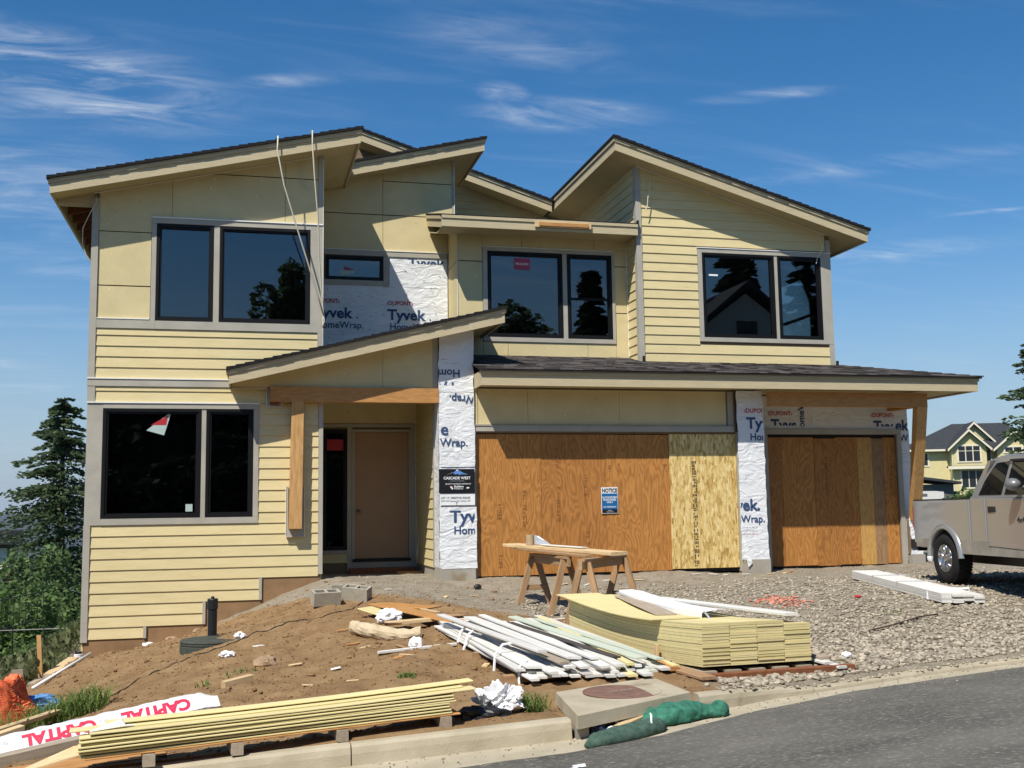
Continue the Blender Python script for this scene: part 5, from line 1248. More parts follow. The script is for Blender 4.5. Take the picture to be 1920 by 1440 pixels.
for q, (w0, zz, lb) in enumerate(((1.30, .10, 'white board lying lowest at the right of the yellow stack'), (1.27, .13, 'white board second up at the right of the yellow stack'), (1.36, .165, 'greyish pink board on top of the two white ones right of the yellow stack'))):
    board('loose_board', ('white_board', 'white_board', 'lumber_grey')[q], sp(.9, w0, zz+.05), sp(-.16+.12*q, w0+.16-.05*q, zz), .11, .025, label=lb, cat='board')

# ---- the strapped pile of white trim boards
nb = 0
def pile_board(x0, y0, x1, y1, z0, z1, mat, W_=.09, T_=.025, lb=None):
    board('loose_board', mat, (x0, y0, z0), (x1, y1, z1), W_, T_, random.uniform(-.05, .05), label=lb or 'white trim board among many in the loose pile behind the drain slab', cat='board', group=None if lb else 'white trim boards in the loose pile')
for x in (2.75, 3.1, 3.45, 3.8):       # bearers
    pass
for i, (y, lb) in enumerate(((10.5, 'nearest'), (11.9, 'middle'), (13.3, 'farthest'))):
    board('bearer', 'lumber_old', gnd(2.48, y+.05, -.01), gnd(4.12, y-.02, -.01), .09, .08, label='%s of the brown bearers under the white trim pile' % lb, cat='timber')
for lay in range(4):
    n = (13, 12, 10, 8)[lay]; zb = .13+.028*lay
    for i in range(n):
        f = (i+.5)/n; xa = 2.58+1.42*f+random.uniform(-.02, .02)
        sk = random.uniform(-.03, .05)*(1+lay*.6); ya = 10.12+random.uniform(-.04, .22)+.10*lay*random.random()-.05*f; yb = ya+random.choice((3.55, 3.66, 3.2, 3.66))+random.uniform(-.1, .1)
        mat = 'white_board' if (f < .72 or random.random() < .4) else random.choice(('green_board', 'white_board', 'yellow_board'))
        pile_board(xa+sk, ya, xa-sk-.16*(1-f), yb, zb+.0, zb+.115, mat, random.choice((.085, .1, .1)), .024)
pile_board(2.86, 10.50, 2.42, 13.6, .335, .43, 'white_board', .10, .026, 'longest grey-white board slanting across the top of the pile')
pile_board(3.02, 10.28, 2.52, 13.1, .25, .40, 'lumber_grey', .11, .022, 'weathered board crossing the top left of the white pile')
pile_board(3.16, 10.42, 2.80, 13.7, .27, .38, 'white_board', .15, .024, 'widest white board on top of the pile')
pile_board(3.36, 10.40, 3.02, 14.0, .26, .37, 'white_board', .09, .026, 'white board lying between the widest board and the dark strip')
pile_board(3.62, 10.50, 3.22, 13.3, .255, .345, 'dark_board', .09, .012, 'single dark brown strip on top of the white pile')
pile_board(3.80, 10.30, 3.40, 13.9, .255, .35, 'green_board', .12, .02, 'pale green board on the right of the pile top')
pile_board(3.98, 10.28, 3.66, 13.7, .24, .33, 'green_board', .09, .02, 'pale green narrow board at the right edge of the pile')
pile_board(4.14, 10.25, 3.86, 13.2, .17, .28, 'yellow_board', .08, .02, 'cream board sliding off the right side of the pile')
pile_board(4.10, 10.22, 4.02, 10.75, .14, .18, 'cedar', .09, .04, 'short orange block at the street end of the white pile')
for i, (y, s_) in enumerate(((12.75, 1), (12.35, 1), (11.15, 0), (10.55, 0))):
    zz = gz(2.5, y)
    pts = [(2.60, y, .40), (2.50, y-.02, .33), (2.46, y-.05, .22), (2.44, y-.06, zz+.03)]
    if i == 2: pts = [(2.95, y+.1, .31), (2.78, y+.04, .36), (2.62, y, .35), (2.54, y, .25), (2.52, y-.03, zz+.02)]
    if i == 3: pts = [(2.72, y, .26), (2.62, y-.1, .22), (2.60, y-.14, .10), (2.60, y-.16, zz)]
    MB().tube(pts, .013, 5).build('strap', 'flashing_white', None, label='%s white plastic strap hanging off the left side of the trim pile' % ('farthest', 'second farthest', 'knotted', 'nearest')[i], cat='strap')
board('strip', 'white_board', gnd(1.50, 12.36, .01), gnd(2.42, 12.62, .012), .045, .03, label='white strip lying on the soil left of the trim pile', cat='strip')

# ---- long yellow boards on blocks along the kerb
def ks(t, off, z): # t along the kerb 0..1, from the left end to the right
    a = Vector((-.98, 8.74)); b = Vector((1.74, 9.03)); p = a+(b-a)*t; n = Vector((-(b-a).y, (b-a).x)).normalized(); p = p+n*off; return (p.x, p.y, z)
zk = lambda t: -.035+.115*t
for t, lb in ((.13, 'leftmost'), (.36, 'second from left'), (.65, 'third from left'), (.955, 'rightmost')):
    a = ks(t, -.10, zk(t)-.09); b = ks(t, .28, zk(t)-.09)
    board('bearer_block', 'lumber_grey', a, b, .088, .088, label='%s square bearer under the long yellow boards' % lb, cat='block')
board('board', 'cedar', ks(-.03, .07, zk(0)), ks(1.0, .07, zk(1)), .30, .012, label='orange plank directly on the bearers under the long yellow boards', cat='board')
kz = .013
for r in range(7):
    for c in range(2):
        j = random.uniform(-.01, .02)
        board('siding_board', 'yellow_board', ks(-.04+j, .07-.075+.15*c+random.uniform(-.02, .012), zk(0)+kz), ks(.975+j+(.01 if r > 4 else 0), .07-.075+.15*c, zk(1)+kz), .146, .014, label='yellow siding board stacked low along the kerb', cat='board', group='yellow boards stacked along the kerb', seg=1)
    kz += random.choice((.0165, .019, .024))
for q, (t0, t1, o, dz, lb) in enumerate(((-.02, 1.05, .0, .012, 'front yellow board on top of the kerb stack reaching furthest right'), (.02, 1.06, .16, .05, 'rear raised yellow board on top of the kerb stack'), (-.07, 1.02, .10, .02, 'yellow board jutting out at the left end of the kerb stack'))):
    board('siding_board', 'yellow_board', ks(t0, o, zk(0)+kz+dz), ks(t1, o, zk(1)+kz+dz+.01), .15, .012, label=lb, cat='board', seg=6, sag=.012)
MB().prism([ks(-.02, -.03, zk(0)+kz+.03), ks(.06, .02, zk(0)+kz+.09), ks(.07, .0, zk(0)+kz+.05), ks(.10, .03, zk(0)+kz+.04)], (0, .02, .004)).build('torn_strap', 'flashing_white', None, label='torn white strap curling up at the left end of the yellow boards', cat='strap')
# splintered, snapped board at the left end
MB().prism([ks(-.24, .05, -.15), ks(-.02, -.06, zk(0)+.05), ks(.04, -.02, zk(0)+.075), ks(.04, .10, zk(0)+.08), ks(-.06, .16, zk(0)+.055)], (0, 0, .012)).build('siding_board', 'lumber', None, label='snapped pale board pointing out at the left end of the yellow stack', cat='board')
board('board', 'cedar', gnd(-1.9, 9.02, .0), gnd(-.55, 9.30, .02), .34, .012, label='flat orange plywood strip on the soil at the lower left', cat='board')
board('board', 'lumber_old', gnd(-1.02, 9.62, .0), gnd(-.1, 9.78, .02), .14, .02, label='brown plank on the soil behind the left end of the yellow boards', cat='board')

# crumpled white film at the right end of the yellow boards
def crumple(name, mat, c, r, seed, label, cat, n=26, sq=(1, 1, 1), pw=.35, yaw=0, parent=None, ridge=None):
    ridge = mat in ('poly', 'blue_tarp', 'navy') if ridge is None else ridge
    mb = MB(); m = n//2
    for i in range(m+1):
        th = math.pi*i/m
        for j in range(n):
            ph = 2*math.pi*j/n; d = Vector((math.sin(th)*math.cos(ph), math.sin(th)*math.sin(ph), math.cos(th)))
            k = 1+(pw*mnoise.noise(d*2.1+Vector((seed, 0, 0)))+pw*.5*mnoise.noise(d*5.0+Vector((0, seed, 0))) if not ridge else pw*(.55-2.2*abs(mnoise.noise(d*1.5+Vector((seed, 0, 0)))))+pw*.6*(.4-2.0*abs(mnoise.noise(d*3.4+Vector((0, seed, 0)))))+pw*.3*(.3-1.6*abs(mnoise.noise(d*7+Vector((0, 0, seed))))))
            p = d*k*r; x, y, z = p.x*sq[0], p.y*sq[1], p.z*sq[2]
            mb.v.append((c[0]+x*math.cos(yaw)-y*math.sin(yaw), c[1]+x*math.sin(yaw)+y*math.cos(yaw), max(c[2]+z, c[2]-r*sq[2]*.62)))
    for i in range(m):
        for j in range(n): mb.f.append((i*n+j, i*n+(j+1) % n, (i+1)*n+(j+1) % n, (i+1)*n+j))
    return mb.build(name, mat, parent, smooth=False, label=label, cat=cat)
crumple('plastic_film', 'poly', (2.14, 9.30, .09), .14, 3, 'crumpled white plastic film at the right end of the yellow boards', 'plastic', 90, (1.35, .75, 1.0), .55)
crumple('black_bag', 'black_plastic', (1.98, 9.18, .02), .16, 8, 'black plastic sheet in the shade under the crumpled white film', 'plastic', 30, (1.3, .6, .55), .4)

# ---- wrapped lumber bundle with red lettering, timber and loose lumber at the lower left
wr = thing('wrapped_lumber', 'long white wrapped lumber bundle with upside-down red CAPITAL lettering', 'lumber bundle', (-1.2, 10.5, -.25))
A_, B_ = Vector((-2.5, 10.22, -.40)), Vector((-.16, 10.74, -.065)); wx = (B_-A_).normalized(); wy = Vector((0, 0, 1)).cross(wx).normalized(); wz = wx.cross(wy); LW = (B_-A_).length
prof = [(-.13, .0), (-.15, .07), (-.06, .175), (.0, .185), (.13, .17), (.16, .08), (.14, 0)]
mb = MB(); nn = 60; mm = len(prof)
for i in range(nn+1):
    t = i/nn; k = 1 if t < .93 else 1-.35*(t-.93)/.07
    for j, (a, h) in enumerate(prof):
        f = .0 if j in (1, 2) else .012; e = f*mnoise.noise(Vector((t*22, j*1.7, 0)))+(.02*mnoise.noise(Vector((t*60, j*3.1, 5))) if t > .9 else 0)
        mb.v.append(tuple(A_+wx*(t*LW)+wy*(a*k+e)+wz*(h*k+e)))
for i in range(nn):
    for j in range(mm): mb.f.append((i*mm+j, i*mm+(j+1) % mm, (i+1)*mm+(j+1) % mm, (i+1)*mm+j))
mb.f.append(tuple(range(mm))); mb.f.append(tuple(range(nn*mm, nn*mm+mm))[::-1])
cvr = mb.build('wrapper', 'poly', wr)
# the printed face runs between profile points 1 and 2
fa, fb = Vector((-.15, .07)), Vector((-.06, .175)); fd = (fb-fa)
def wface(a, b): # a along, b up the face 0..1
    q = fa+fd*b; nrm = Vector((-fd.y, fd.x)).normalized()*.004; return tuple(A_+wx*a+wy*(q.x+nrm.x)+wz*(q.y+nrm.y))
for k in range(3):
    x0 = 2.16-.80*k
    lettering(cvr, 'CAPITAL', .95, 'capital_red', lambda a, b, x0=x0: wface(x0-a*.158, .90-b*1.12), .05, 1.0)
    lettering(cvr, '|||| |||', .3, 'ink_grey', lambda a, b, x0=x0: wface(x0-.70-a*.12, .75-b*1.0), .0, 1.0)
bx('strap_band', 'galv', wr, -1.10, -1.085, 10.40, 10.41, -.2, -.1) if False else None
board('timber', 'cedar', gnd(-1.15, 10.95, .02), gnd(-.32, 11.02, .06), .10, .035, label='orange stick poking out behind the right end of the wrapped bundle', cat='timber')
board('timber', 'lumber_grey', (-2.55, 9.62, -.42), (-1.20, 10.16, -.26), .14, .14, label='thick brown square timber in front of the wrapped bundle', cat='timber')
board('lumber_stick', 'lumber', (-2.75, 11.2, -.42), (-1.83, 12.7, -.34), .09, .04, label='pale lumber stick slanting up to the grass tuft at the left', cat='lumber')
board('lumber_stick', 'lumber', (-2.5, 10.85, -.36), (-1.93, 11.32, -.25), .09, .045, label='short pale stick end leaning at the left edge', cat='lumber')
board('lumber_stick', 'lumber', (-2.2, 10.98, -.36), (-1.56, 11.18, -.23), .14, .03, label='wide pale plank end behind the wrapped bundle', cat='lumber')
board('wood_block', 'lumber', gnd(-.13, 11.80, .0), gnd(.15, 11.95, .0), .09, .085, label='single sawn wooden block lying on the brown soil', cat='block')

# ---- septic riser lid, vent pipe, rock, blocks
rl = thing('riser_lid', 'dark green ribbed round riser lid in the soil', 'lid', gnd(-.33, 15.45, -.045))
MB().lathe([(.41, -.12), (.415, .0), (.40, .008), (.412, .02), (.412, .035), (.40, .04), (.412, .05), (.410, .066), (.395, .075), (.37, .072), (.0, .082)], 40).build('lid', 'riser_green', rl, world=False)
vp_ = thing('vent_pipe', 'black vertical vent pipe behind the riser lid', 'pipe', gnd(-.34, 15.95, -.05))
MB().lathe([(.062, 0), (.062, .48)], 20).build('shaft', 'black_plastic', vp_, world=False, smooth=False)
MB().lathe([(.064, .44), (.072, .445), (.072, .57), (.066, .585), (.022, .588), (.022, .61), (.018, .615), (.0, .615)], 20).build('cap', 'black_plastic', vp_, world=False)
def stone(x, y, r, seed, label, mat='rock', dz=0): return crumple('stone', mat, (x, y, gz(x, y)+r*.3+dz), r, seed, label, 'stone', 14, (1.2, .9, .75), .35)
stone(.30, 12.75, .10, 4, 'largest orange-brown stone on the bare soil'); stone(-1.0, 18.55, .10, 9, 'brown stone against the foot of the stepped foundation'); stone(-.62, 18.6, .06, 12, 'small stone just right of the foundation stone')
def cinder(x, y, rz, label, tilt=0, rx=0):
    o = thing('concrete_block', label, 'block', gnd(x, y, .0), rz, 'concrete blocks by the entry')
    L, Wd, H, t = .39, .19, .19, .032; mb = MB()
    for (a, b) in ((-L/2, -L/2+t), (-t/2, t/2), (L/2-t, L/2)): mb.box(a, b, -Wd/2, Wd/2, 0, H)
    for (a, b) in ((-Wd/2, -Wd/2+t), (Wd/2-t, Wd/2)):
        mb.box(-L/2+t, -t/2, a, b, 0, H).box(t/2, L/2-t, a, b, 0, H)
    p = mb.build('body', 'block', o, world=False); o.rotation_euler = (rx, tilt, rz); return o
cinder(1.20, 16.05, .2, 'concrete block on the left with its hollow cores facing up', 0, .22); cinder(1.66, 16.22, -.5, 'concrete block on the right lying skewed against its neighbour', .1, .2)
cinder(1.47, 16.45, .3, 'concrete block half hidden behind the two by the entry')

# ---- scrap heap
board('scrap_board', 'cedar', (1.86, 15.45, gz(1.86, 15.4)+.07), (2.66, 13.75, .33), .28, .02, label='long orange plank slanting across the scrap heap toward the trim pile', cat='board')
board('scrap_board', 'cedar', gnd(1.95, 15.6, .03), gnd(2.6, 15.1, .05), .42, .015, label='broken orange sheet at the back of the scrap heap', cat='board')
board('scrap_board', 'yellow_board', (1.62, 14.85, gz(1.62, 14.85)+.10), (1.98, 14.55, gz(2, 14.5)+.06), .34, .012, label='cream siding offcut tilted on the scrap heap', cat='board')
board('scrap_board', 'lumber', gnd(1.80, 14.02, .06), gnd(2.42, 14.12, .06), .14, .045, label='pale short stud lying across the front of the scrap heap', cat='board')
board('scrap_board', 'lumber', gnd(2.35, 15.25, .03), gnd(2.55, 14.5, .08), .06, .02, label='thin pale lath at the right of the scrap heap', cat='board')
board('scrap_board', 'lumber_old', gnd(2.55, 14.7, .03), gnd(2.95, 14.9, .03), .24, .015, label='small brown board piece behind the trim pile', cat='board')
crumple('plastic_bag', 'poly', (1.90, 14.45, gz(1.9, 14.45)+.09), .13, 15, 'white and blue plastic bag stuffed in the scrap heap', 'bag', 30, (1.2, .8, .7), .4)
rp_ = thing('paper_roll', 'crushed brown kraft paper roll in front of the scrap heap', 'paper', gnd(1.75, 13.75))
mb = MB(); pts = [gnd(1.38, 13.95, .09), gnd(1.52, 13.78, .085), gnd(1.75, 13.62, .07), gnd(2.0, 13.52, .06), gnd(2.22, 13.48, .06)]; P_ = []
for i in range(len(pts)-1):
    for t in (0, .25, .5, .75): P_.append(tuple(Vector(pts[i]).lerp(Vector(pts[i+1]), t)))
mb.tube(P_, [.085*(1+.28*mnoise.noise(Vector((i*.8, 3, 0)))) for i in range(len(P_))], 14)
mb.v = [tuple(Vector(v)+Vector((mnoise.noise(Vector(v)*14), mnoise.noise(Vector(v)*14+Vector((9, 0, 0))), mnoise.noise(Vector(v)*14+Vector((0, 9, 0)))))*.022) for v in mb.v]; mb.build('roll', 'paper', rp_)
MB().prism([gnd(1.35, 14.05, .06), gnd(1.7, 13.9, .13), gnd(2.0, 13.95, .12), gnd(1.9, 14.2, .05), gnd(1.5, 14.3, .04)], (0, 0, .006)).build('loose_sheet', 'paper', rp_)
for i, (x, y, L, a, m) in enumerate(((1.2, 14.15, .17, .1, 'cedar'), (1.75, 12.65, .18, -.8, 'lumber_old'), (1.72, 12.15, .13, .3, 'lumber'), (1.35, 12.9, .13, .3, 'lumber'), (.55, 12.6, .14, .2, 'lumber'), (1.62, 11.9, .1, .6, 'cedar'), (1.05, 11.2, .12, .25, 'lumber'), (.62, 11.15, .1, .2, 'lumber'), (.95, 11.9, .1, .0, 'white_board'), (1.25, 13.3, .16, .3, 'cedar'), (2.5, 11.5, .1, 1, 'lumber'), (.2, 14.2, .12, .6, 'white_board'), (3.5, 17.0, .14, .4, 'lumber'), (3.0, 16.5, .1, 1.2, 'lumber'), (2.2, 17.2, .1, .3, 'white_board'), (9.2, 18.35, .16, .1, 'lumber'), (9.75, 18.6, .12, .5, 'cedar'), (9.55, 18.45, .08, .2, 'lumber'), (7.7, 18.2, .16, .3, 'white_board'), (8.05, 18.3, .15, -.4, 'white_board'), (8.35, 18.25, .12, .9, 'white_board'), (8.75, 18.4, .13, .2, 'white_board'), (6.0, 18.0, .2, .2, 'white_board'), (6.5, 17.9, .16, -.3, 'lumber'), (5.6, 17.8, .2, .5, 'white_board'), (5.2, 17.9, .14, .1, 'lumber'), (4.15, 14.6, .2, .3, 'white_board'), (4.25, 14.4, .14, 1.1, 'white_board'))):
    board('wood_chip', m, gnd(x, y, .006), gnd(x+L*math.cos(a), y+L*math.sin(a), .012), .045+.02*(i % 3), .012, label=('small offcut of wood or trim lying loose on the ground'), cat='offcut', group='loose offcuts on the ground')
crumple('scrap', 'poly', (.02, 15.05, gz(.0, 15.05)+.04), .07, 21, 'red and white crumpled wrapper against the riser lid', 'litter', 18, (1, .8, .8), .5); crumple('scrap', 'poly', (-.12, 14.05, gz(-.12, 14.05)+.03), .075, 22, 'pink and white crumpled wrapper on the soil below the riser lid', 'litter', 18, (1.2, .7, .6), .5)
crumple('scrap', 'poly', (-1.35, 18.3, gz(-1.35, 18.3)+.03), .07, 23, 'white scrap near the lowest siding step', 'litter', 14, (1.2, .7, .6), .4); crumple('scrap', 'poly', (6.15, 10.55, gz(6.15, 10.55)+.03), .05, 24, 'white scrap on the coarse gravel by the driveway kerb', 'litter', 14, (1, .8, .7), .4)
crumple('scrap', 'poly', (1.95, 12.55, gz(1.95, 12.5)+.06), .075, 27, 'white and blue paper scrap on the white strip', 'litter', 14, (1, .8, 1), .4); crumple('scrap', 'sticker_red', (8.5, 14.2, gz(8.5, 14.2)+.02), .045, 25, 'small red scrap on the gravel near the white bundle', 'litter', 14, (1.2, .8, .5), .4)
crumple('scrap', 'black_plastic', (3.8, 17.9, gz(3.8, 17.9)+.04), .06, 26, 'small black canister on the ground left of the wide garage opening', 'litter', 16, (1.1, .8, .8), .1)
# cable across the soil
cp = [(1.75, 16.1), (1.5, 15.6), (1.1, 15.2), (.7, 15.3), (.35, 15.0), (-.1, 14.9), (-.6, 14.6), (-1.0, 14.3), (-1.35, 13.6), (-1.6, 13.2), (-1.95, 13.1)]
pp = []
for i in range(len(cp)-1):
    for t in np.linspace(0, 1, 8, endpoint=False): x_ = cp[i][0]+(cp[i+1][0]-cp[i][0])*t; y_ = cp[i][1]+(cp[i+1][1]-cp[i][1])*t; pp.append(gnd(x_, y_, .006))
tube_thing('cable', 'cable_black', pp, .007, 'thin dark cable snaking down across the brown soil', 'cable', 5)

# ---- sawhorses and the plank on them
ri_h = Vector((math.cos(YAW), -math.sin(YAW))); fw_h = Vector((math.sin(YAW), math.cos(YAW)))
def ld(lat, dep): p = ri_h*lat+fw_h*dep; return p
def sawhorse(pA, pB, htop, label):
    a, b = ld(*pA), ld(*pB); mid = (a+b)/2; zg_ = gz(mid.x, mid.y)
    o = thing('sawhorse', label, 'sawhorse', (mid.x, mid.y, zg_), group='sawhorses in front of the garage')
    d = (b-a).normalized(); n = Vector((-d.y, d.x))
    A3, B3 = Vector((a.x, a.y, htop-.1)), Vector((b.x, b.y, htop-.1)); d3 = Vector((d.x, d.y, 0))
    board('top_beam', 'lumber_old', A3-d3*.12, B3+d3*.12, .045, .10, parent=o)
    board('cap', 'lumber_old', A3-d3*.10+Vector((0, 0, .102)), B3+d3*.10+Vector((0, 0, .102)), .10, .035, parent=o)
    for e, q in ((A3, a), (B3, b)):
        for s in (-1, 1):
            top = e+Vector((n.x, n.y, 0))*s*.04+Vector((0, 0, .09)); fx_, fy_ = q.x+n.x*s*.26, q.y+n.y*s*.26; bot = Vector((fx_, fy_, gz(fx_, fy_)-.02))
            board('leg', 'lumber_old', bot, top, .09, .04, roll=math.pi/2+(0 if s > 0 else 0), parent=o)
        l = Vector((q.x-n.x*.2, q.y-n.y*.2, gz(q.x, q.y)+.22)); r_ = Vector((q.x+n.x*.2, q.y+n.y*.2, gz(q.x, q.y)+.22)); board('brace', 'lumber_old', l, r_, .03, .08, parent=o)
    return o
sawhorse((.30, 16.9), (.72, 15.6), 1.02, 'left sawhorse with its near legs in the gravel'); sawhorse((.92, 14.75), (1.52, 15.9), 1.02, 'right sawhorse half hidden behind the tall yellow stack')
def l3(lat, dep, z): p = ld(lat, dep); return (p.x, p.y, z)
board('plank', 'lumber', l3(-.06, 17.3, 1.155), l3(1.42, 15.05, 1.085), .30, .045, label='long pale plank laid across the two sawhorses', cat='plank')
board('plank', 'lumber_old', l3(.06, 17.0, 1.115), l3(1.02, 15.1, 1.058), .14, .03, label='brown plank under the long plank on the sawhorses', cat='plank')
board('plank', 'white_board', l3(.42, 16.5, 1.195), l3(1.0, 15.75, 1.168), .12, .008, label='white strip lying on the sawhorse plank', cat='strip')
ct = l3(.235, 16.75, 1.188)
fr_ = thing('flashing_roll', 'short cardboard-coloured roll of metal flashing standing on the sawhorse plank', 'roll', ct)
MB().lathe([(.058, 0), (.062, .0), (.062, .15), (.055, .152), (.05, .02)], 20).build('roll', 'cardboard', fr_, world=False)
MB().prism([(ct[0]+.06, ct[1]-.03, ct[2]+.15), (ct[0]+.06, ct[1]-.03, ct[2]+.01), (ct[0]+.26, ct[1]-.25, ct[2]+.004), (ct[0]+.12, ct[1]-.08, ct[2]+.13)], (.004, .004, 0)).build('loose_end', 'galv', fr_)

# ---- strapped white bundle on the gravel
bd = thing('board_bundle', 'strapped bundle of long white boards lying on the gravel by the truck', 'board bundle', gnd(9.7, 14.6))
Ba, Bb = Vector(gnd(10.02, 16.35, .03)), Vector(gnd(9.30, 12.95, .035)); bw_ = Vector((Ba.y-Bb.y, -(Ba.x-Bb.x), 0)).normalized()
for r in range(5):
    for c in range(4):
        off = bw_*(-.21+.14*c); up = Vector((0, 0, .026*r)); j = (Bb-Ba).normalized()*random.uniform(-.04, .05)
        if r == 4 and c == 3: continue
        board('board', 'white_board', Ba+off+up+j, Bb+off+up+j, .136, .0245, parent=bd)
for t in (.27, .55, .87):
    p = Ba.lerp(Bb, t); a_, b_ = p-bw_*.29, p+bw_*.29; MB().tube([a_+Vector((0, 0, .0)), a_+Vector((0, 0, .135)), b_+Vector((0, 0, .137)), b_+Vector((0, 0, .0))], .008 if t < .8 else .014, 5).build('strap', 'galv' if t < .8 else 'poly', bd)
board('bearer', 'lumber_old', Ba.lerp(Bb, .15)-bw_*.3-Vector((0, 0, .04)), Ba.lerp(Bb, .15)+bw_*.3-Vector((0, 0, .04)), .06, .036, parent=bd); board('bearer', 'lumber_old', Ba.lerp(Bb, .75)-bw_*.3-Vector((0, 0, .04)), Ba.lerp(Bb, .75)+bw_*.3-Vector((0, 0, .04)), .06, .036, parent=bd)
tube_thing('twig', 'bark', [gnd(7.3, 12.0, .02), gnd(7.8, 12.2, .04), gnd(8.3, 12.45, .03), gnd(8.6, 12.5, .03)], .010, 'thin dry twig lying on the gravel', 'twig', 5)
crumple('bottle', 'poly', (13.18, 19.3, gz(13.1, 19.3)+.12), .10, 40, 'small white jug at the foot of the right garage pier', 'jug', 16, (.55, .55, 1.1), .1)

# ---- green sediment bags and trash at the drain
def bag(name, mat, pts, rad, label, seed, flat=.85, wob=.014):
    P_ = []; R_ = []
    for i in range(len(pts)-1):
        for t in np.linspace(0, 1, 12, endpoint=(i == len(pts)-2)): P_.append(Vector(pts[i]).lerp(Vector(pts[i+1]), t)); R_.append(rad[i]+(rad[i+1]-rad[i])*t)
    mb = MB().tube(P_, R_, 34); zs_ = min(p.z for p in P_)
    nv = []
    for v in mb.v:
        q = Vector(v); w = Vector((mnoise.noise(q*7+Vector((seed, 0, 0))), mnoise.noise(q*7+Vector((0, seed, 0))), mnoise.noise(q*9+Vector((0, 0, seed)))))*wob+Vector((mnoise.noise(q*23), mnoise.noise(q*23+Vector((5, 0, 0))), mnoise.noise(q*23+Vector((0, 5, 0)))))*wob*.5
        q = q+w; zg1 = float(gut_z(q.x)); nv.append((q.x, q.y, max(zg1+(q.z-zg1)*flat, zg1+.004)))
    mb.v = nv; return mb.build(name, mat, None, smooth=True, label=label, cat='sandbag')
zz_ = lambda x: float(gut_z(x))
bag1 = bag('sediment_bag', 'green_dark', [(2.60, 8.32, zz_(2.6)+.02), (2.70, 8.36, zz_(2.7)+.035), (2.94, 8.47, zz_(2.9)+.038), (3.2, 8.60, zz_(3.2)+.038), (3.32, 8.66, zz_(3.3)+.035), (3.40, 8.70, zz_(3.4)+.028)], [.03, .085, .098, .095, .08, .03], 'dull green sausage-shaped sediment bag lying in the gutter', 3)
MB().tube([(3.20, 8.53, zz_(3.2)+.02), (3.22, 8.54, zz_(3.2)+.09), (3.25, 8.62, zz_(3.2)+.135), (3.28, 8.72, zz_(3.2)+.13)], .008, 5).build('tie', 'flashing_white', None); attach(bpy.context.scene.objects['tie'], bag1); bpy.context.scene.objects['tie'].matrix_parent_inverse = Matrix.Translation(bag1.location).inverted()
bag('sediment_bag', 'green_mesh', [(3.26, 8.82, zz_(3.2)+.04), (3.40, 8.90, zz_(3.4)+.045), (3.62, 8.97, zz_(3.6)+.05), (3.80, 9.0, zz_(3.8)+.05), (3.90, 9.01, zz_(3.9)+.04), (4.02, 9.02, zz_(4)+.045), (4.10, 9.03, zz_(4.1)+.03)], [.04, .125, .145, .11, .06, .10, .03], 'bright green net bag tied off at one end beside the dull one', 7, .80, .028)
crumple('rag', 'navy', dp(.22, .06, -.08), .075, 31, 'navy blue rag stuffed at the left of the drain opening', 'rag', 18, (1, .7, 1), .4); crumple('rag', 'navy', dp(.95, .10, -.05), .09, 33, 'dark blue roll stuffed at the right of the drain opening', 'rag', 18, (1.5, .6, .5), .2)
crumple('scrap', 'flashing_white', dp(.36, -.06, -.08), .05, 34, 'white plastic cup in front of the drain opening', 'litter', 12, (1, .8, 1), .2)
board('scrap_board', 'lumber', dp(.42, -.06, -.07), dp(.85, .05, -.03), .07, .03, label='pale stick lying in the mouth of the drain', cat='board'); board('scrap_board', 'lumber_grey', dp(.45, .0, -.055), dp(.75, .04, -.03), .05, .02, label='grey lath behind the pale stick in the drain mouth', cat='board')

# ---- stakes, net, pipe at the left edge
def upright(x, y, h, Wd, T, mat, label, name='stake', lean=(0, 0), z=None):
    zb = gz(x, y)-.1 if z is None else z
    mb = MB(); lx, ly = lean; mb.hexa([(x-Wd/2, y-T/2, zb), (x+Wd/2, y-T/2, zb), (x+Wd/2, y+T/2, zb), (x-Wd/2, y+T/2, zb)], [(x-Wd/2+lx, y-T/2+ly, zb+h), (x+Wd/2+lx, y-T/2+ly, zb+h), (x+Wd/2+lx, y+T/2+ly, zb+h), (x-Wd/2+lx, y+T/2+ly, zb+h)])
    return mb.build(name, mat, None, label=label, cat='stake')
upright(-2.74, 17.4, .72, .06, .04, 'cedar_v', 'thin orange survey stake standing at the edge of the weeds', lean=(-.05, 0)); upright(-2.62, 14.9, .62, .13, .03, 'lumber_grey', 'short weathered board stake behind the orange net')
upright(-2.62, 13.6, .95, .15, .03, 'lumber_grey', 'broad weathered stake leaning at the left edge behind the orange net', lean=(-.35, .05))
tube_thing('pipe', 'flashing_white', [(-2.65, 16.2, gz(-2.65, 16.2)+.05), (-2.13, 17.8, gz(-2.13, 17.8)+.06)], .022, 'white plastic pipe lying at the edge of the slope', 'pipe', 10)
board('board', 'lumber_grey', (-2.75, 16.9, -.62), (-2.35, 17.9, -.46), .20, .03, label='grey plank behind the white pipe at the slope edge', cat='board'); board('board', 'lumber', (-2.62, 17.3, -.55), (-2.40, 18.1, -.42), .16, .03, label='pale plank beside the grey one at the slope edge', cat='board')
cn = thing('paint_can', 'small white can at the corner of the foundation', 'can', (-2.36, 18.3, gz(-2.36, 18.3)))
MB().lathe([(.065, 0), (.065, .12), (.068, .125), (.06, .13), (.0, .13)], 16).build('can_body', 'flashing_white', cn, world=False); MB().lathe([(.055, .13), (.055, .16), (.0, .165)], 16).build('lid', 'black_plastic', cn, world=False)
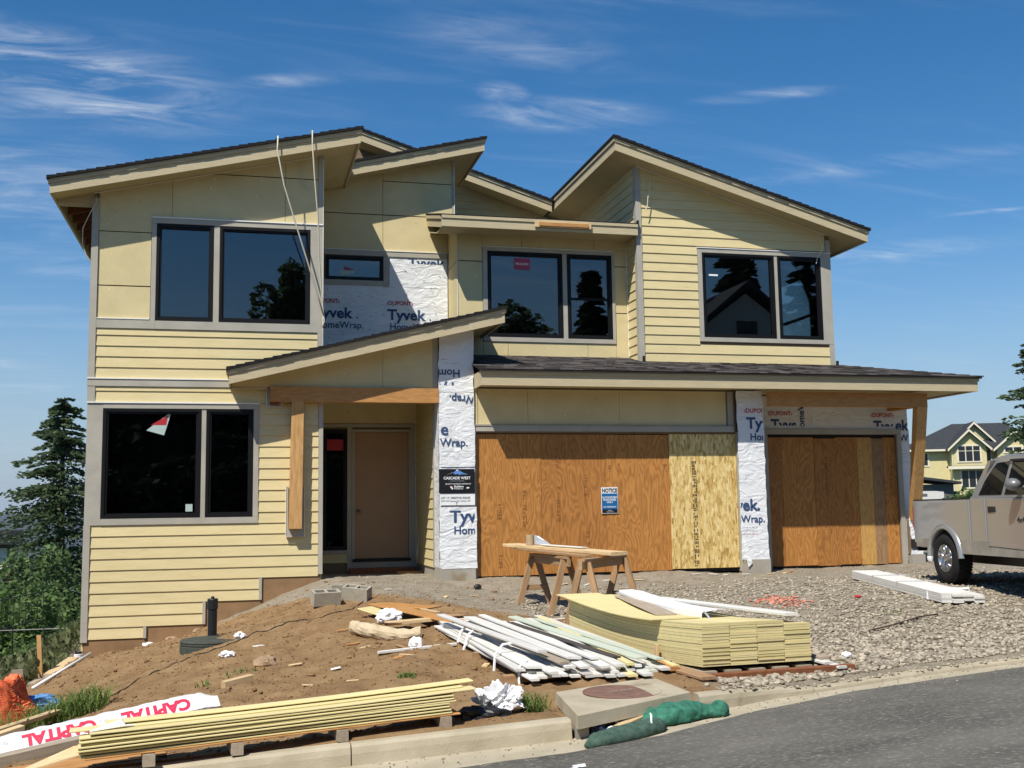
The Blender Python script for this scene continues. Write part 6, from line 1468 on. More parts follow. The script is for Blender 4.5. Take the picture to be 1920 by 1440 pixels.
# orange snow fence heaped up: a real net of strands
mb = MB(); nu, nv_ = 46, 34; c0 = Vector((-2.78, 13.9, gz(-2.7, 13.9)))
def npnt(u, v):
    th = u*math.pi*1.15-.25; r = .42*(1+.18*mnoise.noise(Vector((u*4, v*4, 2)))); h = .52*math.sin(v*math.pi*.62+.12)*(1+.2*mnoise.noise(Vector((u*6, v*3, 7))))
    return c0+Vector((-math.cos(th)*r*(1.25-v*.75), -math.sin(th)*r*(1.0-v*.7), h+.03*mnoise.noise(Vector((u*15, v*15, 1)))))
for layer in range(5):
    sh = Vector((.03*math.sin(layer*2.1), .055*layer, -.022*layer))
    for i in range(0, nu):
        for j in range(0, nv_):
            a = npnt(i/nu, j/nv_)+sh; b = npnt((i+1)/nu, (j+.5)/nv_)+sh; c = npnt(i/nu, (j+1)/nv_)+sh
            for p, q in ((a, b), (b, c)):
                d = (q-p); w = Vector((d.z, 0, -d.x)).normalized()*.0075+Vector((0, .002, 0)); mb.add([p-w, q-w, q+w, p+w], [(0, 1, 2, 3)])
net = mb.build('orange_net', 'orange_net', None, label='orange plastic safety net heaped at the left edge', cat='net')
crumple('tarp', 'blue_tarp', (-2.28, 14.2, gz(-2.28, 14.2)+.05), .17, 51, 'crumpled bright blue plastic sheet by the orange net', 'tarp', 26, (1.3, .9, .55), .6)

# ---- tufts of grass
def tuft(x, y, n, h, r, label, mat='grass', group=None):
    mb = MB(); rr = random.Random(int(x*100+y*10))
    for i in range(n):
        a = rr.uniform(0, 6.28); d = r*math.sqrt(rr.random()); bx_, by_ = x+d*math.cos(a), y+d*math.sin(a); hh = h*rr.uniform(.5, 1.1); l = rr.uniform(0, 6.28); b = hh*rr.uniform(.4, 1.5); w = rr.uniform(.004, .009)
        z0 = gz(bx_, by_)-.01; dxn, dyn = math.cos(l), math.sin(l); px_, py_ = -dyn*w, dxn*w
        m1 = (bx_+dxn*b*.35, by_+dyn*b*.35, z0+hh*.65); t1 = (bx_+dxn*b, by_+dyn*b, z0+hh*rr.uniform(.75, 1))
        mb.add([(bx_-px_, by_-py_, z0), (bx_+px_, by_+py_, z0), (m1[0]+px_*.8, m1[1]+py_*.8, m1[2]), (m1[0]-px_*.8, m1[1]-py_*.8, m1[2]), t1], [(0, 1, 2, 3), (3, 2, 4)])
    o = mb.build('grass_tuft', mat, None, label=label, cat='grass'); o['kind'] = 'stuff'; return o
tuft(-1.78, 13.0, 700, .26, .42, 'fresh green grass tuft growing above the wrapped bundle'); tuft(-2.55, 12.4, 600, .30, .5, 'dark grass under the orange net at the left edge'); tuft(2.42, 9.45, 240, .13, .20, 'green weeds between the white film and the drain slab'); tuft(1.62, 11.0, 90, .07, .10, 'tiny green sprout on the soil behind the yellow boards'); tuft(.05, 12.45, 40, .08, .2, 'sparse seedlings beside the largest stone'); tuft(8.2, 12.9, 40, .05, .2, 'sparse green sprigs on the gravel'); tuft(-.35, 12.3, 20, .1, .1, 'lone seedling stems behind the sawn block')

# ================================================================== PICKUP
tf = Vector((math.sin(math.radians(187)), math.cos(math.radians(187)), 0)); tr_ = Vector((-tf.y, tf.x, 0))   # forward; inward from the flank in view
T0 = Vector((10.40, 14.85, .515))
truck = thing('pickup_truck', 'silver extended-cab pickup truck parked at the right edge facing the street', 'truck', tuple(T0))
def T(t, s, z): return tuple(T0+tf*t+tr_*s+Vector((0, 0, z)))
def tprism(poly, s0, s1, name, mat, parent=truck, bev=0.0, sl=None):
    """outline in (t, z) made solid from s0 to s1; sl(z) leans it in"""
    sl = sl or (lambda z: 0); n = len(poly)
    bm = bmesh.new(); a = [bm.verts.new(T(t, s0+sl(z), z)) for t, z in poly]; b = [bm.verts.new(T(t, s1+sl(z), z)) for t, z in poly]
    bm.faces.new(a); bm.faces.new(b[::-1])
    for i in range(n): bm.faces.new((a[i], b[i], b[(i+1) % n], a[(i+1) % n]))
    bmesh.ops.recalc_face_normals(bm, faces=bm.faces)
    if bev:
        ee = [e for e in bm.edges if all(v in a for v in e.verts)]
        bmesh.ops.bevel(bm, geom=ee, offset=bev, segments=3, affect='EDGES', profile=.6)
    bmesh.ops.triangulate(bm, faces=[f for f in bm.faces if len(f.verts) > 4])
    me = bpy.data.meshes.new(name); bm.to_mesh(me); bm.free(); me.materials.append(MATS[mat])
    o = bpy.data.objects.new(name, me); COL.objects.link(o); attach(o, parent); return o
WR = .455
def arc(c, r, a0, a1, n): return [(c[0]+r*math.cos(math.radians(a0+(a1-a0)*i/n)), c[1]+r*math.sin(math.radians(a0+(a1-a0)*i/n))) for i in range(n+1)]
wc = (0, .375)
bed = tprism([(-.93, .56), (-.95, .75), (-.95, 1.20), (-.93, 1.25), (.765, 1.255), (.765, .50), (.40, .50)]+arc(wc, WR, 17, 163, 16)+[(-.50, .52), (-.88, .52)], 0, .10, 'bed_side', 'truck_paint', bev=.035); bed['label'] = 'silver bed side with a flared wheel arch'
tprism([(.47, .46), (.76, .46), (.76, .66), (.47, .66)], -.004, .04, 'lower_side', 'truck_dirt'); tprism([(-.90, .53), (-.50, .53), (-.47, .66), (-.93, .66)], -.004, .04, 'lower_side', 'truck_dirt')
# arch flare
mb = MB(); aa = arc(wc, WR, 2, 178, 26); n = len(aa)
for (t, z) in aa:
    d = Vector((t-wc[0], z-wc[1])).normalized()
    for (r, s) in ((-.012, .05), (-.012, -.035), (.02, -.042), (.065, -.004), (.07, .02)): mb.v.append(T(t+d.x*r, s, z+d.y*r))
for i in range(n-1):
    for k in range(4): mb.f.append((i*5+k, i*5+k+1, (i+1)*5+k+1, (i+1)*5+k))
mb.build('wheel_flare', 'truck_paint', truck, smooth=True)
tprism([(-.95, 1.252), (.765, 1.257), (.765, 1.275), (-.95, 1.27)], .015, .12, 'bed_rail_cap', 'black_plastic')
tprism([(-.95, .60), (-.91, .60), (-.91, 1.25), (-.95, 1.25)], .1, 1.72, 'tailgate', 'truck_paint'); tprism([(-.962, .80), (-.93, .80), (-.93, 1.16), (-.962, 1.16)], .004, .16, 'tail_light', 'sticker_red')
tprism([(-1.07, .50), (-.86, .46), (-.86, .60), (-1.07, .64)], -.01, 1.74, 'rear_bumper', 'black_plastic', bev=.03)
tprism([(-.95, .55), (.76, .55), (.76, .62), (-.95, .62)], .1, 1.62, 'bed_floor', 'black_plastic'); tprism([(-.93, .62), (.75, .62), (.75, 1.25), (-.93, 1.25)], 1.62, 1.72, 'bed_side', 'truck_paint')
tprism([(-.90, .30), (3.6, .30), (3.6, .46), (-.90, .46)], .45, 1.3, 'chassis', 'black_plastic')
tprism([(-.5, .45), (.5, .45), (.48, .84), (-.48, .84)], .16, .5, 'wheel_well', 'black_plastic')
# cab
tprism([(.785, .48), (.785, 1.26), (.80, 1.275), (1.195, 1.275), (1.195, .48)], 0, .10, 'rear_quarter', 'truck_paint', bev=.03)
door = tprism([(1.21, .48), (1.21, 1.275), (2.38, 1.255), (2.40, .48)], 0, .10, 'door', 'truck_paint', bev=.03)
tprism([(.79, .46), (1.195, .46), (1.195, .66), (.79, .66)], -.004, .04, 'lower_side', 'truck_dirt'); tprism([(1.215, .46), (2.40, .46), (2.40, .66), (1.215, .66)], -.004, .04, 'lower_side', 'truck_dirt')
tprism([(1.25, .60), (2.2, .57), (2.2, .66), (1.3, .64)], -.012, .0, 'sill_streak', 'truck_paint')
lean = lambda z: max(0, (z-1.27))*.36
tprism([(.80, 1.27), (.86, 1.52), (1.10, 1.82), (1.30, 1.86), (2.35, 1.83), (2.62, 1.66), (3.05, 1.25)], .02, .10, 'cab_side', 'truck_paint', sl=lean, bev=.02)
tprism([(1.0, 1.31), (1.06, 1.50), (1.20, 1.70), (1.27, 1.76), (1.58, 1.775), (1.58, 1.31)], .012, .03, 'quarter_window', 'truck_glass', sl=lean, bev=.004)
tprism([(1.66, 1.31), (1.66, 1.775), (2.30, 1.76), (2.52, 1.62), (2.78, 1.31)], .012, .03, 'door_window', 'truck_glass', sl=lean, bev=.004)
tprism([(1.62, 1.77), (1.62, 1.80), (2.30, 1.79), (2.32, 1.755)], -.015, .03, 'rain_visor', 'black_plastic', sl=lean)
tprism([(1.12, 1.80), (1.35, 1.875), (2.25, 1.855), (2.45, 1.79)], .26, 1.5, 'cab_roof', 'truck_paint', bev=.03)
tprism([(.80, 1.27), (.86, 1.55), (1.12, 1.80), (1.2, 1.80), (.95, 1.5), (.9, 1.27)], .14, 1.6, 'cab_back', 'truck_paint'); tprism([(.79, .5), (.86, .5), (.86, 1.27), (.79, 1.27)], .1, 1.68, 'cab_back', 'truck_paint')
tprism([(.85, 1.30), (.885, 1.50), (1.07, 1.70), (1.06, 1.72), (.86, 1.52), (.825, 1.30)], .3, 1.45, 'rear_glass', 'truck_glass'); tprism([(.9, .5), (2.4, .5), (2.4, 1.25), (.9, 1.25)], 1.62, 1.72, 'door', 'truck_paint'); tprism([(.82, 1.27), (1.12, 1.80), (2.4, 1.80), (3.0, 1.27)], 1.48, 1.50, 'cab_side', 'truck_glass')
tprism([(2.42, .48), (2.42, 1.26), (3.0, 1.24), (3.95, 1.12), (4.05, .9), (4.05, .5)]+arc((3.33, .375), WR, 17, 163, 12), 0, 1.72, 'front_body', 'truck_paint', bev=.03)
tprism([(2.50, 1.62), (2.78, 1.31), (3.02, 1.25), (2.66, 1.66)], .18, 1.5, 'windscreen', 'truck_glass')
# handle and mirror
tprism([(1.28, 1.06), (1.28, 1.15), (1.46, 1.145), (1.47, 1.07)], -.012, .01, 'handle', 'black_plastic', door, bev=.008)
mb = MB(); 
for i in range(9):
    th = math.pi*i/8
    for j in range(16):
        ph = 2*math.pi*j/16; mb.v.append(T(2.12+.13*math.sin(th)*math.cos(ph)*(1 if math.cos(ph) > 0 else .6), -.12-.10*math.cos(th), 1.44+.085*math.sin(th)*math.sin(ph)))
for i in range(8):
    for j in range(16): mb.f.append((i*16+j, i*16+(j+1) % 16, (i+1)*16+(j+1) % 16, (i+1)*16+j))
mir = mb.build('mirror', 'truck_plastic', truck, smooth=True); MB().tube([T(2.25, -.05, 1.40), T(2.35, .04, 1.36)], .035, 8).build('mirror_arm', 'black_plastic', mir)
lettering(door, '4x4', .11, 'ink_black', lambda a, b: T(1.98+a, -.003, .93+b), .02, 1.1)
def wheel(t, s, side):
    c = T(t, s, .375); q = Matrix.Translation(c) @ Matrix((tf, tr_, Vector((0, 0, 1)))).transposed().to_4x4()
    def put(mb, name, mat, parent, smooth=True):
        mb.v = [tuple(q @ Vector(v)) for v in mb.v]; o = mb.build(name, mat, parent, smooth=smooth); return o
    R = .378; mb = MB(); prof = [(.205, .01), (.23, -.012), (.30, -.018), (.352, -.006), (.370, .02), (R, .045), (R, .205), (.37, .23), (.30, .255), (.205, .24)]
    mb.lathe(prof, 48, axis='y'); tyre = put(mb, 'wheel', 'rubber', truck)
    tr2 = MB()
    for i in range(52):        # tread blocks
        a0 = 2*math.pi*i/52; a1 = a0+.075
        for (y0, y1) in ((.012, .07), (.085, .12), (.135, .17), (.185, .235)):
            p = [((R-.004)*math.cos(a), y, (R-.004)*math.sin(a)) for a, y in ((a0, y0), (a1, y0), (a1, y1), (a0, y1))]; r2 = [((R+.010)*math.cos(a), y, (R+.010)*math.sin(a)) for a, y in ((a0+.01, y0+.003), (a1-.01, y0+.003), (a1-.01, y1-.003), (a0+.01, y1-.003))]; tr2.hexa(p, r2)
    to = put(tr2, 'tread', 'rubber', tyre, False); to['kind'] = 'stuff'
    rim = MB(); rim.lathe([(.208, .0), (.205, -.008), (.195, -.004), (.19, .05), (.19, .2), (.205, .22)], 40, axis='y'); put(rim, 'rim', 'steel', tyre)
    dk = MB(); dk.lathe([(.19, .09), (.0, .09)], 30, axis='y'); put(dk, 'brake', 'black_plastic', tyre, False)
    sp_ = MB()
    for i in range(5):
        a = 2*math.pi*i/5+.3
        for da in (-.16, .16):
            ca, sa_ = math.cos(a+da*.9), math.sin(a+da*.9); cb, sb_ = math.cos(a+da*1.5), math.sin(a+da*1.5)
            sp_.tube([(.045*math.cos(a), .012, .045*math.sin(a)), (.12*ca, .0, .12*sa_), (.196*cb, .012, .196*sb_)], [.026, .022, .024], 6)
    put(sp_, 'spokes', 'steel', tyre); hb = MB().lathe([(.062, .02), (.06, -.006), (.04, -.014), (.0, -.016)], 20, axis='y'); put(hb, 'hub_cap', 'steel', tyre)
wheel(0, .0, 1); wheel(3.33, .0, 1); wheel(0, 1.46, -1); wheel(3.33, 1.46, -1)

# ================================================================== VEGETATION
def quads(C_, U, V_, name, mat, parent=None):
    n = len(C_); P_ = np.stack([C_-U-V_*.4, C_+U*.2-V_, C_+U+V_*.3, C_-U*.2+V_], 1).reshape(-1, 3)
    me = bpy.data.meshes.new(name); me.vertices.add(n*4); me.vertices.foreach_set('co', P_.ravel()); me.loops.add(n*4); me.loops.foreach_set('vertex_index', np.arange(n*4)); me.polygons.add(n); me.polygons.foreach_set('loop_start', np.arange(n)*4); me.update(calc_edges=True); me.materials.append(MATS[mat])
    o = bpy.data.objects.new(name, me); COL.objects.link(o)
    if parent is not None: attach(o, parent)
    return o
def rdir(r, n): v = r.normal(size=(n, 3)); return v/np.linalg.norm(v, axis=1)[:, None]
def conifer(lat, dep, ztop, H, R, label, seed=1, nb=300, ns=22, leaf=.17, mat='needles', lean=0, pw=.85, droop=.25, group='conifers around the lot', xy=None, gap=.15):
    r = np.random.RandomState(seed); p = ld(lat, dep) if xy is None else Vector(xy); x0, y0 = p.x, p.y; zb = ztop-H
    o = thing('conifer_tree', label, 'tree', (x0, y0, zb), group=group)
    MB().tube([(x0, y0, zb), (x0+lean*.4, y0, zb+H*.5), (x0+lean, y0, ztop-.15)], [H*.022, H*.013, .02], 8).build('trunk', 'bark', o)
    h = r.uniform(.02, .985, nb)**.85; az = r.uniform(0, 6.283, nb); L = R*(1-h)**pw*r.uniform(.62, 1.12, nb)+.12; lump = 1+.25*np.sin(az*3+h*17+seed); L = L*lump
    zz = zb+H*h; Cs = []; Us = []; limb = MB()
    for i in range(nb):
        t = np.sort(r.uniform(gap, 1.0, ns)); d = np.array([math.cos(az[i]), math.sin(az[i]), 0]); up = .25*(h[i]-.35)
        P_ = np.array([x0+lean*h[i], y0, zz[i]])+d*(t*L[i])[:, None]; P_[:, 2] += t*L[i]*up-droop*(t*t)*L[i]+r.normal(0, .03*L[i], ns)
        side = np.array([-d[1], d[0], 0])*(r.normal(0, .16, ns)*L[i]*(1.1-.6*t))[:, None]; P_ += side
        Cs.append(P_); u = d+np.array([-d[1], d[0], 0])*r.normal(0, .5, ns)[:, None]+np.array([0, 0, 1])*r.normal(-.15, .3, ns)[:, None]; Us.append(u/np.linalg.norm(u, axis=1)[:, None])
        if i % 4 == 0: limb.tube([(x0+lean*h[i], y0, zz[i]), tuple(np.array([x0+lean*h[i], y0, zz[i]])+d*L[i]*.8+np.array([0, 0, L[i]*.8*up-droop*.64*L[i]]))], [.012+.02*(1-h[i]), .005], 4, False)
    limb.build('limbs', 'bark', o)
    C_ = np.concatenate(Cs); U = np.concatenate(Us); n = len(C_); s = leaf*r.uniform(.6, 1.3, n)[:, None]; V_ = np.cross(U, rdir(r, n)); V_ /= np.linalg.norm(V_, axis=1)[:, None]+1e-9
    quads(C_, U*s, V_*s*.42, 'crown', mat, o); return o
def bush(lat, dep, zb, rx, ry, rz, label, seed=1, n=5000, leaf=.09, mat='leaf', trunk=True, name='leafy_tree', cat='tree', group=None, lumps=16, xy=None):
    r = np.random.RandomState(seed); p = ld(lat, dep) if xy is None else Vector(xy); o = thing(name, label, cat, (p.x, p.y, zb), group=group)
    c0 = np.array([p.x, p.y, zb+rz]); lc = rdir(r, lumps)*r.uniform(.25, .85, lumps)[:, None]; lc[:, 2] = lc[:, 2]*.9; lr = r.uniform(.28, .5, lumps); k = r.randint(0, lumps, n)
    P_ = lc[k]+rdir(r, n)*(lr[k]*r.uniform(.55, 1.05, n)**.6)[:, None]; P_ = c0+P_*np.array([rx, ry, rz]); P_[:, 2] = np.maximum(P_[:, 2], zb+.02)
    U = rdir(r, n); U[:, 2] = U[:, 2]*.6-.15; V_ = np.cross(U, rdir(r, n)); V_ /= np.linalg.norm(V_, axis=1)[:, None]+1e-9; s = leaf*r.uniform(.6, 1.35, n)[:, None]
    quads(P_, U*s, V_*s*.6, 'crown', mat, o)
    if trunk:
        mb = MB(); mb.tube([(p.x, p.y, zb-.2), (p.x+.1, p.y, zb+rz*.7), (p.x+.15, p.y, zb+rz*1.2)], [.10, .07, .03], 6)
        for q in range(min(6, lumps)): mb.tube([(p.x+.08, p.y, zb+rz*.5), tuple(c0+lc[q]*np.array([rx, ry, rz]))], [.05, .015], 5)
        mb.build('trunk', 'bark', o)
    return o
conifer(-19.6, 48, 7.1, 18, 5.3, 'tall dark fir standing at the left of the house', 3, 620, 46, .125, 'needles', pw=.72)
conifer(-19.6, 54, 3.4, 14, 3.8, 'lighter green fir half hidden behind the house corner', 8, 320, 34, .13, 'leaf_mid', pw=.7)
for q, a in enumerate(((-18.1, 42, -7.5, 1.9, 2.3, 4.2, 'broad dark leafy tree filling the slope below the fir', 7000, .13, 'leaf_mid'), (-17.6, 40, -7.5, 1.7, 2.2, 4.0, 'leafy tree close to the house corner under the fir', 5500, .12, 'leaf_mid'), (-16.6, 37, -7, 1.6, 2, 3.6, 'bright green leafy tree in the middle of the slope', 5200, .12, 'leaf'),
                      (-14.6, 34, -6.5, 1.5, 1.8, 3.3, 'dark leafy shrub tree beside the left wall', 5200, .11, 'leaf_mid'), (-15.6, 33, -6, 1.4, 1.7, 2.6, 'rounded green shrub at the left edge of the slope', 4600, .11, 'leaf'), (-13.1, 30, -6, 1.5, 1.6, 2.6, 'dense green shrub right below the trees', 4600, .10, 'leaf_mid'))):
    bush(*a[:6], a[6], 20+q, a[7], a[8], a[9], group='trees on the left slope')
for q, a in enumerate(((-11.2, 26, -4.6, 1.2, 1.0, 1.35, 'olive weedy bush above the wire fence', 3200, .08, 'leaf_olive'), (-10.0, 25, -4.2, .9, .9, 1.15, 'grey-green weedy bush close to the house corner', 3000, .08, 'leaf_olive'), (-9.1, 22.5, -3.4, 1.1, .8, 1.0, 'green bush in front of the wire fence', 3200, .075, 'leaf'), (-8.2, 21.2, -2.9, .75, .6, .85, 'green bush right behind the orange stake', 2800, .07, 'leaf_mid'), (-9.3, 20.6, -3.0, .9, .7, .8, 'low green bush at the left edge of the slope', 2800, .07, 'leaf'), (-7.65, 20.0, -2.35, .5, .45, .7, 'small bush touching the foundation corner', 2200, .06, 'leaf'), (-8.3, 19.2, -2.3, .65, .5, .55, 'low weeds at the head of the bare slope', 1800, .06, 'leaf_olive'))):
    bush(*a[:6], a[6], 40+q, a[7], a[8], a[9], trunk=False, name='shrub', cat='shrub', group='shrubs on the left slope', lumps=12)
bush(-20.6, 47, -1.9, .8, .8, .95, 'small dark red shrub by the far grey house', 61, 1200, .12, 'leaf_red', False, 'shrub', 'shrub')
conifer(28.4, 60, 10.5, 15, 3.5, 'thin open evergreen at the far right edge', 12, 230, 26, .15, 'needles', pw=.62, droop=.12)
bush(31.4, 76, .9, 1.6, 1.3, 1.05, 'small shrub in front of the far yellow house', 63, 1400, .16, 'leaf_mid', False, 'shrub', 'shrub')
conifer(36.5, 90, 4.2, 5, 1.3, 'little conifer beside the far yellow house', 14, 90, 12, .22, 'needles', group=None) if False else None

# weeds over the bank
r = np.random.RandomState(77); n = 26000; lx = r.uniform(-9.5, -2.75, n); ly = r.uniform(13.5, 27, n); k = (vn(lx*.9, ly*.9) > -.25) & ((lx < -3.2) | (ly > 17)); lx, ly = lx[k], ly[k]; n = len(lx)
lz = ground_raw(lx, ly)+rough(lx, ly); hgt = r.uniform(.05, .40, n)*(.6+.8*(vn(lx*.7+9, ly*.7)+.5)); U = rdir(r, n); U[:, 2] = np.abs(U[:, 2])+.5; U /= np.linalg.norm(U, axis=1)[:, None]; V_ = np.cross(U, rdir(r, n)); V_ /= np.linalg.norm(V_, axis=1)[:, None]+1e-9; s = r.uniform(.04, .09, n)[:, None]
wd = quads(np.c_[lx, ly, lz+hgt*.7], U*s*1.3, V_*s*.5, 'weeds', 'leaf_olive'); tag(wd, 'rough weeds covering the bank left of the house', 'weeds', kind='stuff')

# ---- fences and retaining wall on the slope
fe = thing('rail_fence', 'thin black rail fence across the weeds at the left', 'fence', (*ld(-10.5, 24.5), -2.9))
def fpt(lat, dep, z): p = ld(lat, dep); return (p.x, p.y, z)
MB().tube([fpt(-12.2, 25, -.80), fpt(-9.9, 25, -.75)], .016, 6).build('rail', 'black_plastic', fe); MB().tube([fpt(-12.2, 25, -1.5), fpt(-9.9, 25, -1.45)], .012, 6).build('rail', 'black_plastic', fe)
for l in (-11.9, -11.2, -10.5, -9.95): MB().tube([fpt(l, 25, -3.5), fpt(l, 25, -.72)], .018, 6).build('post', 'black_plastic', fe)
f2 = thing('rail_fence', 'black picket fence above the dark retaining wall at the left edge', 'fence', (*ld(-15, 32), -3))
for z in (-.55, -1.35): MB().tube([fpt(-15.6, 31, z-.25), fpt(-13.7, 32.5, z+.12)], .016, 6).build('rail', 'black_plastic', f2)
for k in range(16):
    t = k/15; MB().tube([fpt(-15.6+1.9*t, 31+1.5*t, -1.75+.37*t), fpt(-15.6+1.9*t, 31+1.5*t, -.72+.37*t)], .010, 5).build('picket', 'black_plastic', f2)
rw = thing('retaining_wall', 'dark timber retaining wall with a pale cap at the left edge', 'wall', (*ld(-12.2, 26.5), -3.6))
for z, c in ((-2.75, .02), (-2.47, .0), (-2.19, .03)): board('plank', 'fence_wood', fpt(-13.2, 26, z-.12), fpt(-11.35, 27.5, z+.35), .05, .27, parent=rw)
board('cap', 'lumber_grey', fpt(-13.2, 25.9, -2.02), fpt(-11.3, 27.4, -1.55), .14, .05, parent=rw)
board('footing', 'lumber_grey', fpt(-12.6, 25.6, -3.02), fpt(-11.1, 27.3, -2.45), .16, .08, parent=rw)
cw = MB().box(0, .55, 0, .2, 0, .4); cw.v = [tuple(Vector(v)+Vector(fpt(-11.25, 30.5, -1.75))) for v in cw.v]; cw.build('concrete_pier', 'concrete_wall', None, label='grey concrete block wall end by the left corner of the house', cat='wall')

# ================================================================== NEIGHBOURING HOUSES
def frame_at(lat, dep, zb, az):
    p = ld(lat, dep); c, s = math.cos(az), math.sin(az)
    return lambda u, w, z: (p.x+u*c+w*s, p.y-u*s+w*c, zb+z)
F1 = frame_at(45.6, 110, 1.75, math.radians(24))
nh = thing('far_house', 'far yellow house with dark hip roof and pale gables at the right', 'house', F1(0, 0, 0))
def hb(F, par, name, mat, u0, u1, w0, w1, z0, z1): 
    return MB().hexa([F(u0, w0, z0), F(u1, w0, z0), F(u1, w1, z0), F(u0, w1, z0)], [F(u0, w0, z1), F(u1, w0, z1), F(u1, w1, z1), F(u0, w1, z1)]).build(name, mat, par)
hw = hb(F1, nh, 'wall', 'bg_siding', -5.2, 8, 1.5, 12, -2, 5.45)
for k in range(30): hb(F1, hw, 'siding_shadow', 'bg_trim', -5.2, -1.8, 1.47, 1.499, -1.2+.22*k, -1.2+.22*k+.03) if False else None
MB().add([F1(-6.2, .9, 5.45), F1(9, .9, 5.45), F1(9, 13, 5.45), F1(-6.2, 13, 5.45), F1(-.3, 6.5, 8.4), F1(4.6, 6.5, 8.4)], [(0, 1, 5, 4), (1, 2, 5), (2, 3, 4, 5), (3, 0, 4), (0, 3, 2, 1)]).build('roof', 'bg_roof', nh)
hb(F1, nh, 'gutter', 'bg_trim', -6.25, 9, .82, .95, 5.3, 5.5)
def gable(u0, u1, w, zb0, ze, zp, deep, name='gable'):
    um = (u0+u1)/2; g = MB().prism([F1(u0, w, zb0), F1(u1, w, zb0), F1(u1, w, ze), F1(um, w, zp), F1(u0, w, ze)], tuple(np.subtract(F1(0, deep, 0), F1(0, 0, 0)))).build(name, 'bg_siding', nh)
    for a, b in (((u0-.45, ze-.35), (um, zp+.18)), ((u1+.45, ze-.35), (um, zp+.18))):
        MB().hexa([F1(a[0], w-.5, a[1]-.05), F1(b[0], w-.5, b[1]-.05), F1(b[0], w+deep, b[1]-.05), F1(a[0], w+deep, a[1]-.05)], [F1(a[0], w-.5, a[1]+.12), F1(b[0], w-.5, b[1]+.12), F1(b[0], w+deep, b[1]+.12), F1(a[0], w+deep, a[1]+.12)]).build('gable_roof', 'bg_roof', g)
        MB().hexa([F1(a[0], w-.53, a[1]-.16), F1(b[0], w-.53, b[1]-.16), F1(b[0], w-.505, b[1]-.16), F1(a[0], w-.505, a[1]-.16)], [F1(a[0], w-.53, a[1]+.08), F1(b[0], w-.53, b[1]+.08), F1(b[0], w-.505, b[1]+.08), F1(a[0], w-.505, a[1]+.08)]).build('rake_board', 'bg_trim', g)
    return g
g_a = gable(-1.75, 1.55, .2, -2, 5.7, 7.15, 4); gable(-.55, 2.55, 2.8, 5.4, 6.55, 8.05, 4); gable(2.6, 6.0, .4, -2, 5.6, 6.95, 4)
def fwin(u0, u1, z0, z1, w, nu_=1, nv_=1):
    wn = hb(F1, nh, 'window', 'bg_trim', u0-.12, u1+.12, w-.06, w, z0-.12, z1+.12)
    for i in range(nu_):
        for j in range(nv_):
            a = u0+(u1-u0)*i/nu_; b = u0+(u1-u0)*(i+1)/nu_; zz0, zz1 = (z0, z1) if nv_ == 1 else ((z0, z0+(z1-z0)*.68) if j == 0 else (z0+(z1-z0)*.68, z1))
            hb(F1, wn, 'pane', 'bg_dark', a+.05, b-.05, w-.09, w-.062, zz0+.05, zz1-.04)
fwin(-1.15, .95, 4.2, 5.75, .2, 3, 2); fwin(-.95, 1.1, 1.6, 3.3, .2, 3, 1); fwin(-4.5, -3.8, 3.9, 5.15, 1.5); fwin(1.75, 2.25, 4.2, 5.5, 1.5); fwin(3.3, 4.9, 5.05, 5.55, .4, 2)
hb(F1, nh, 'belt_roof', 'bg_roof', -2.3, 1.8, -.5, .2, 3.55, 3.75); hb(F1, nh, 'belt_trim', 'bg_trim', -2.3, 1.8, -.55, -.5, 3.42, 3.72)
MB().tube([F1(-1.72, .15, 5.4), F1(-1.72, .15, -2)], .06, 6).build('downpipe', 'bg_trim', nh)
F2 = frame_at(30.1, 80, 1.7, math.radians(24))
gh = thing('far_garage', 'low grey garage with a pale slatted door behind the truck', 'garage', F2(0, 0, 0))
hb(F2, gh, 'wall', 'bg_grey', -2.2, 1.6, 0, 5, -1.5, 1.45); MB().hexa([F2(-2.6, -.6, 2.1), F2(2.05, -.6, 1.45), F2(2.05, 6, 1.45), F2(-2.6, 6, 2.1)], [F2(-2.6, -.6, 2.3), F2(2.05, -.6, 1.62), F2(2.05, 6, 1.62), F2(-2.6, 6, 2.3)]).build('roof', 'bg_roof', gh)
gd = hb(F2, gh, 'garage_door', 'bg_white', -1.2, .9, -.08, -.001, -1.2, .98)
for k in range(3): hb(F2, gd, 'pane', 'bg_grey', -1.1, -.25, -.11, -.081, .62-.42*k, .80-.42*k)
hb(F2, gh, 'corner_board', 'bg_dark', 1.6, 2.1, .5, .6, -1.5, .95)
F3 = frame_at(-28.6, 60, -3.0, math.radians(-10))
lh = thing('far_grey_house', 'grey house with one white window far down at the left edge', 'house', F3(0, 0, 0))
hb(F3, lh, 'wall', 'bg_grey', -4, 1.55, 0, 6, -3, 3.3); hb(F3, lh, 'roof', 'bg_roof', -4.4, 1.95, -.5, 6.5, 3.3, 4.05); lw_ = hb(F3, lh, 'window', 'bg_white', .35, 1.15, -.05, -.001, 2.0, 3.1); hb(F3, lw_, 'pane', 'bg_dark', .42, .72, -.08, -.051, 2.1, 3.0)
hb(F3, lh, 'belt', 'bg_white', -.8, .3, -.04, -.001, 2.4, 2.75)
lp = thing('street_lamp', 'white globe street lamp far down at the left edge', 'lamp', fpt(-25.6, 56, -6)); MB().tube([fpt(-25.65, 56, -7), fpt(-25.65, 56, -1.05)], .06, 8).build('pole', 'black_plastic', lp); MB().lathe([(.05, 0), (.2, .1), (.24, .25), (.2, .42), (.05, .52)], 14, fpt(-25.65, 56, -1.08)).build('globe', 'bg_white', lp, smooth=True)

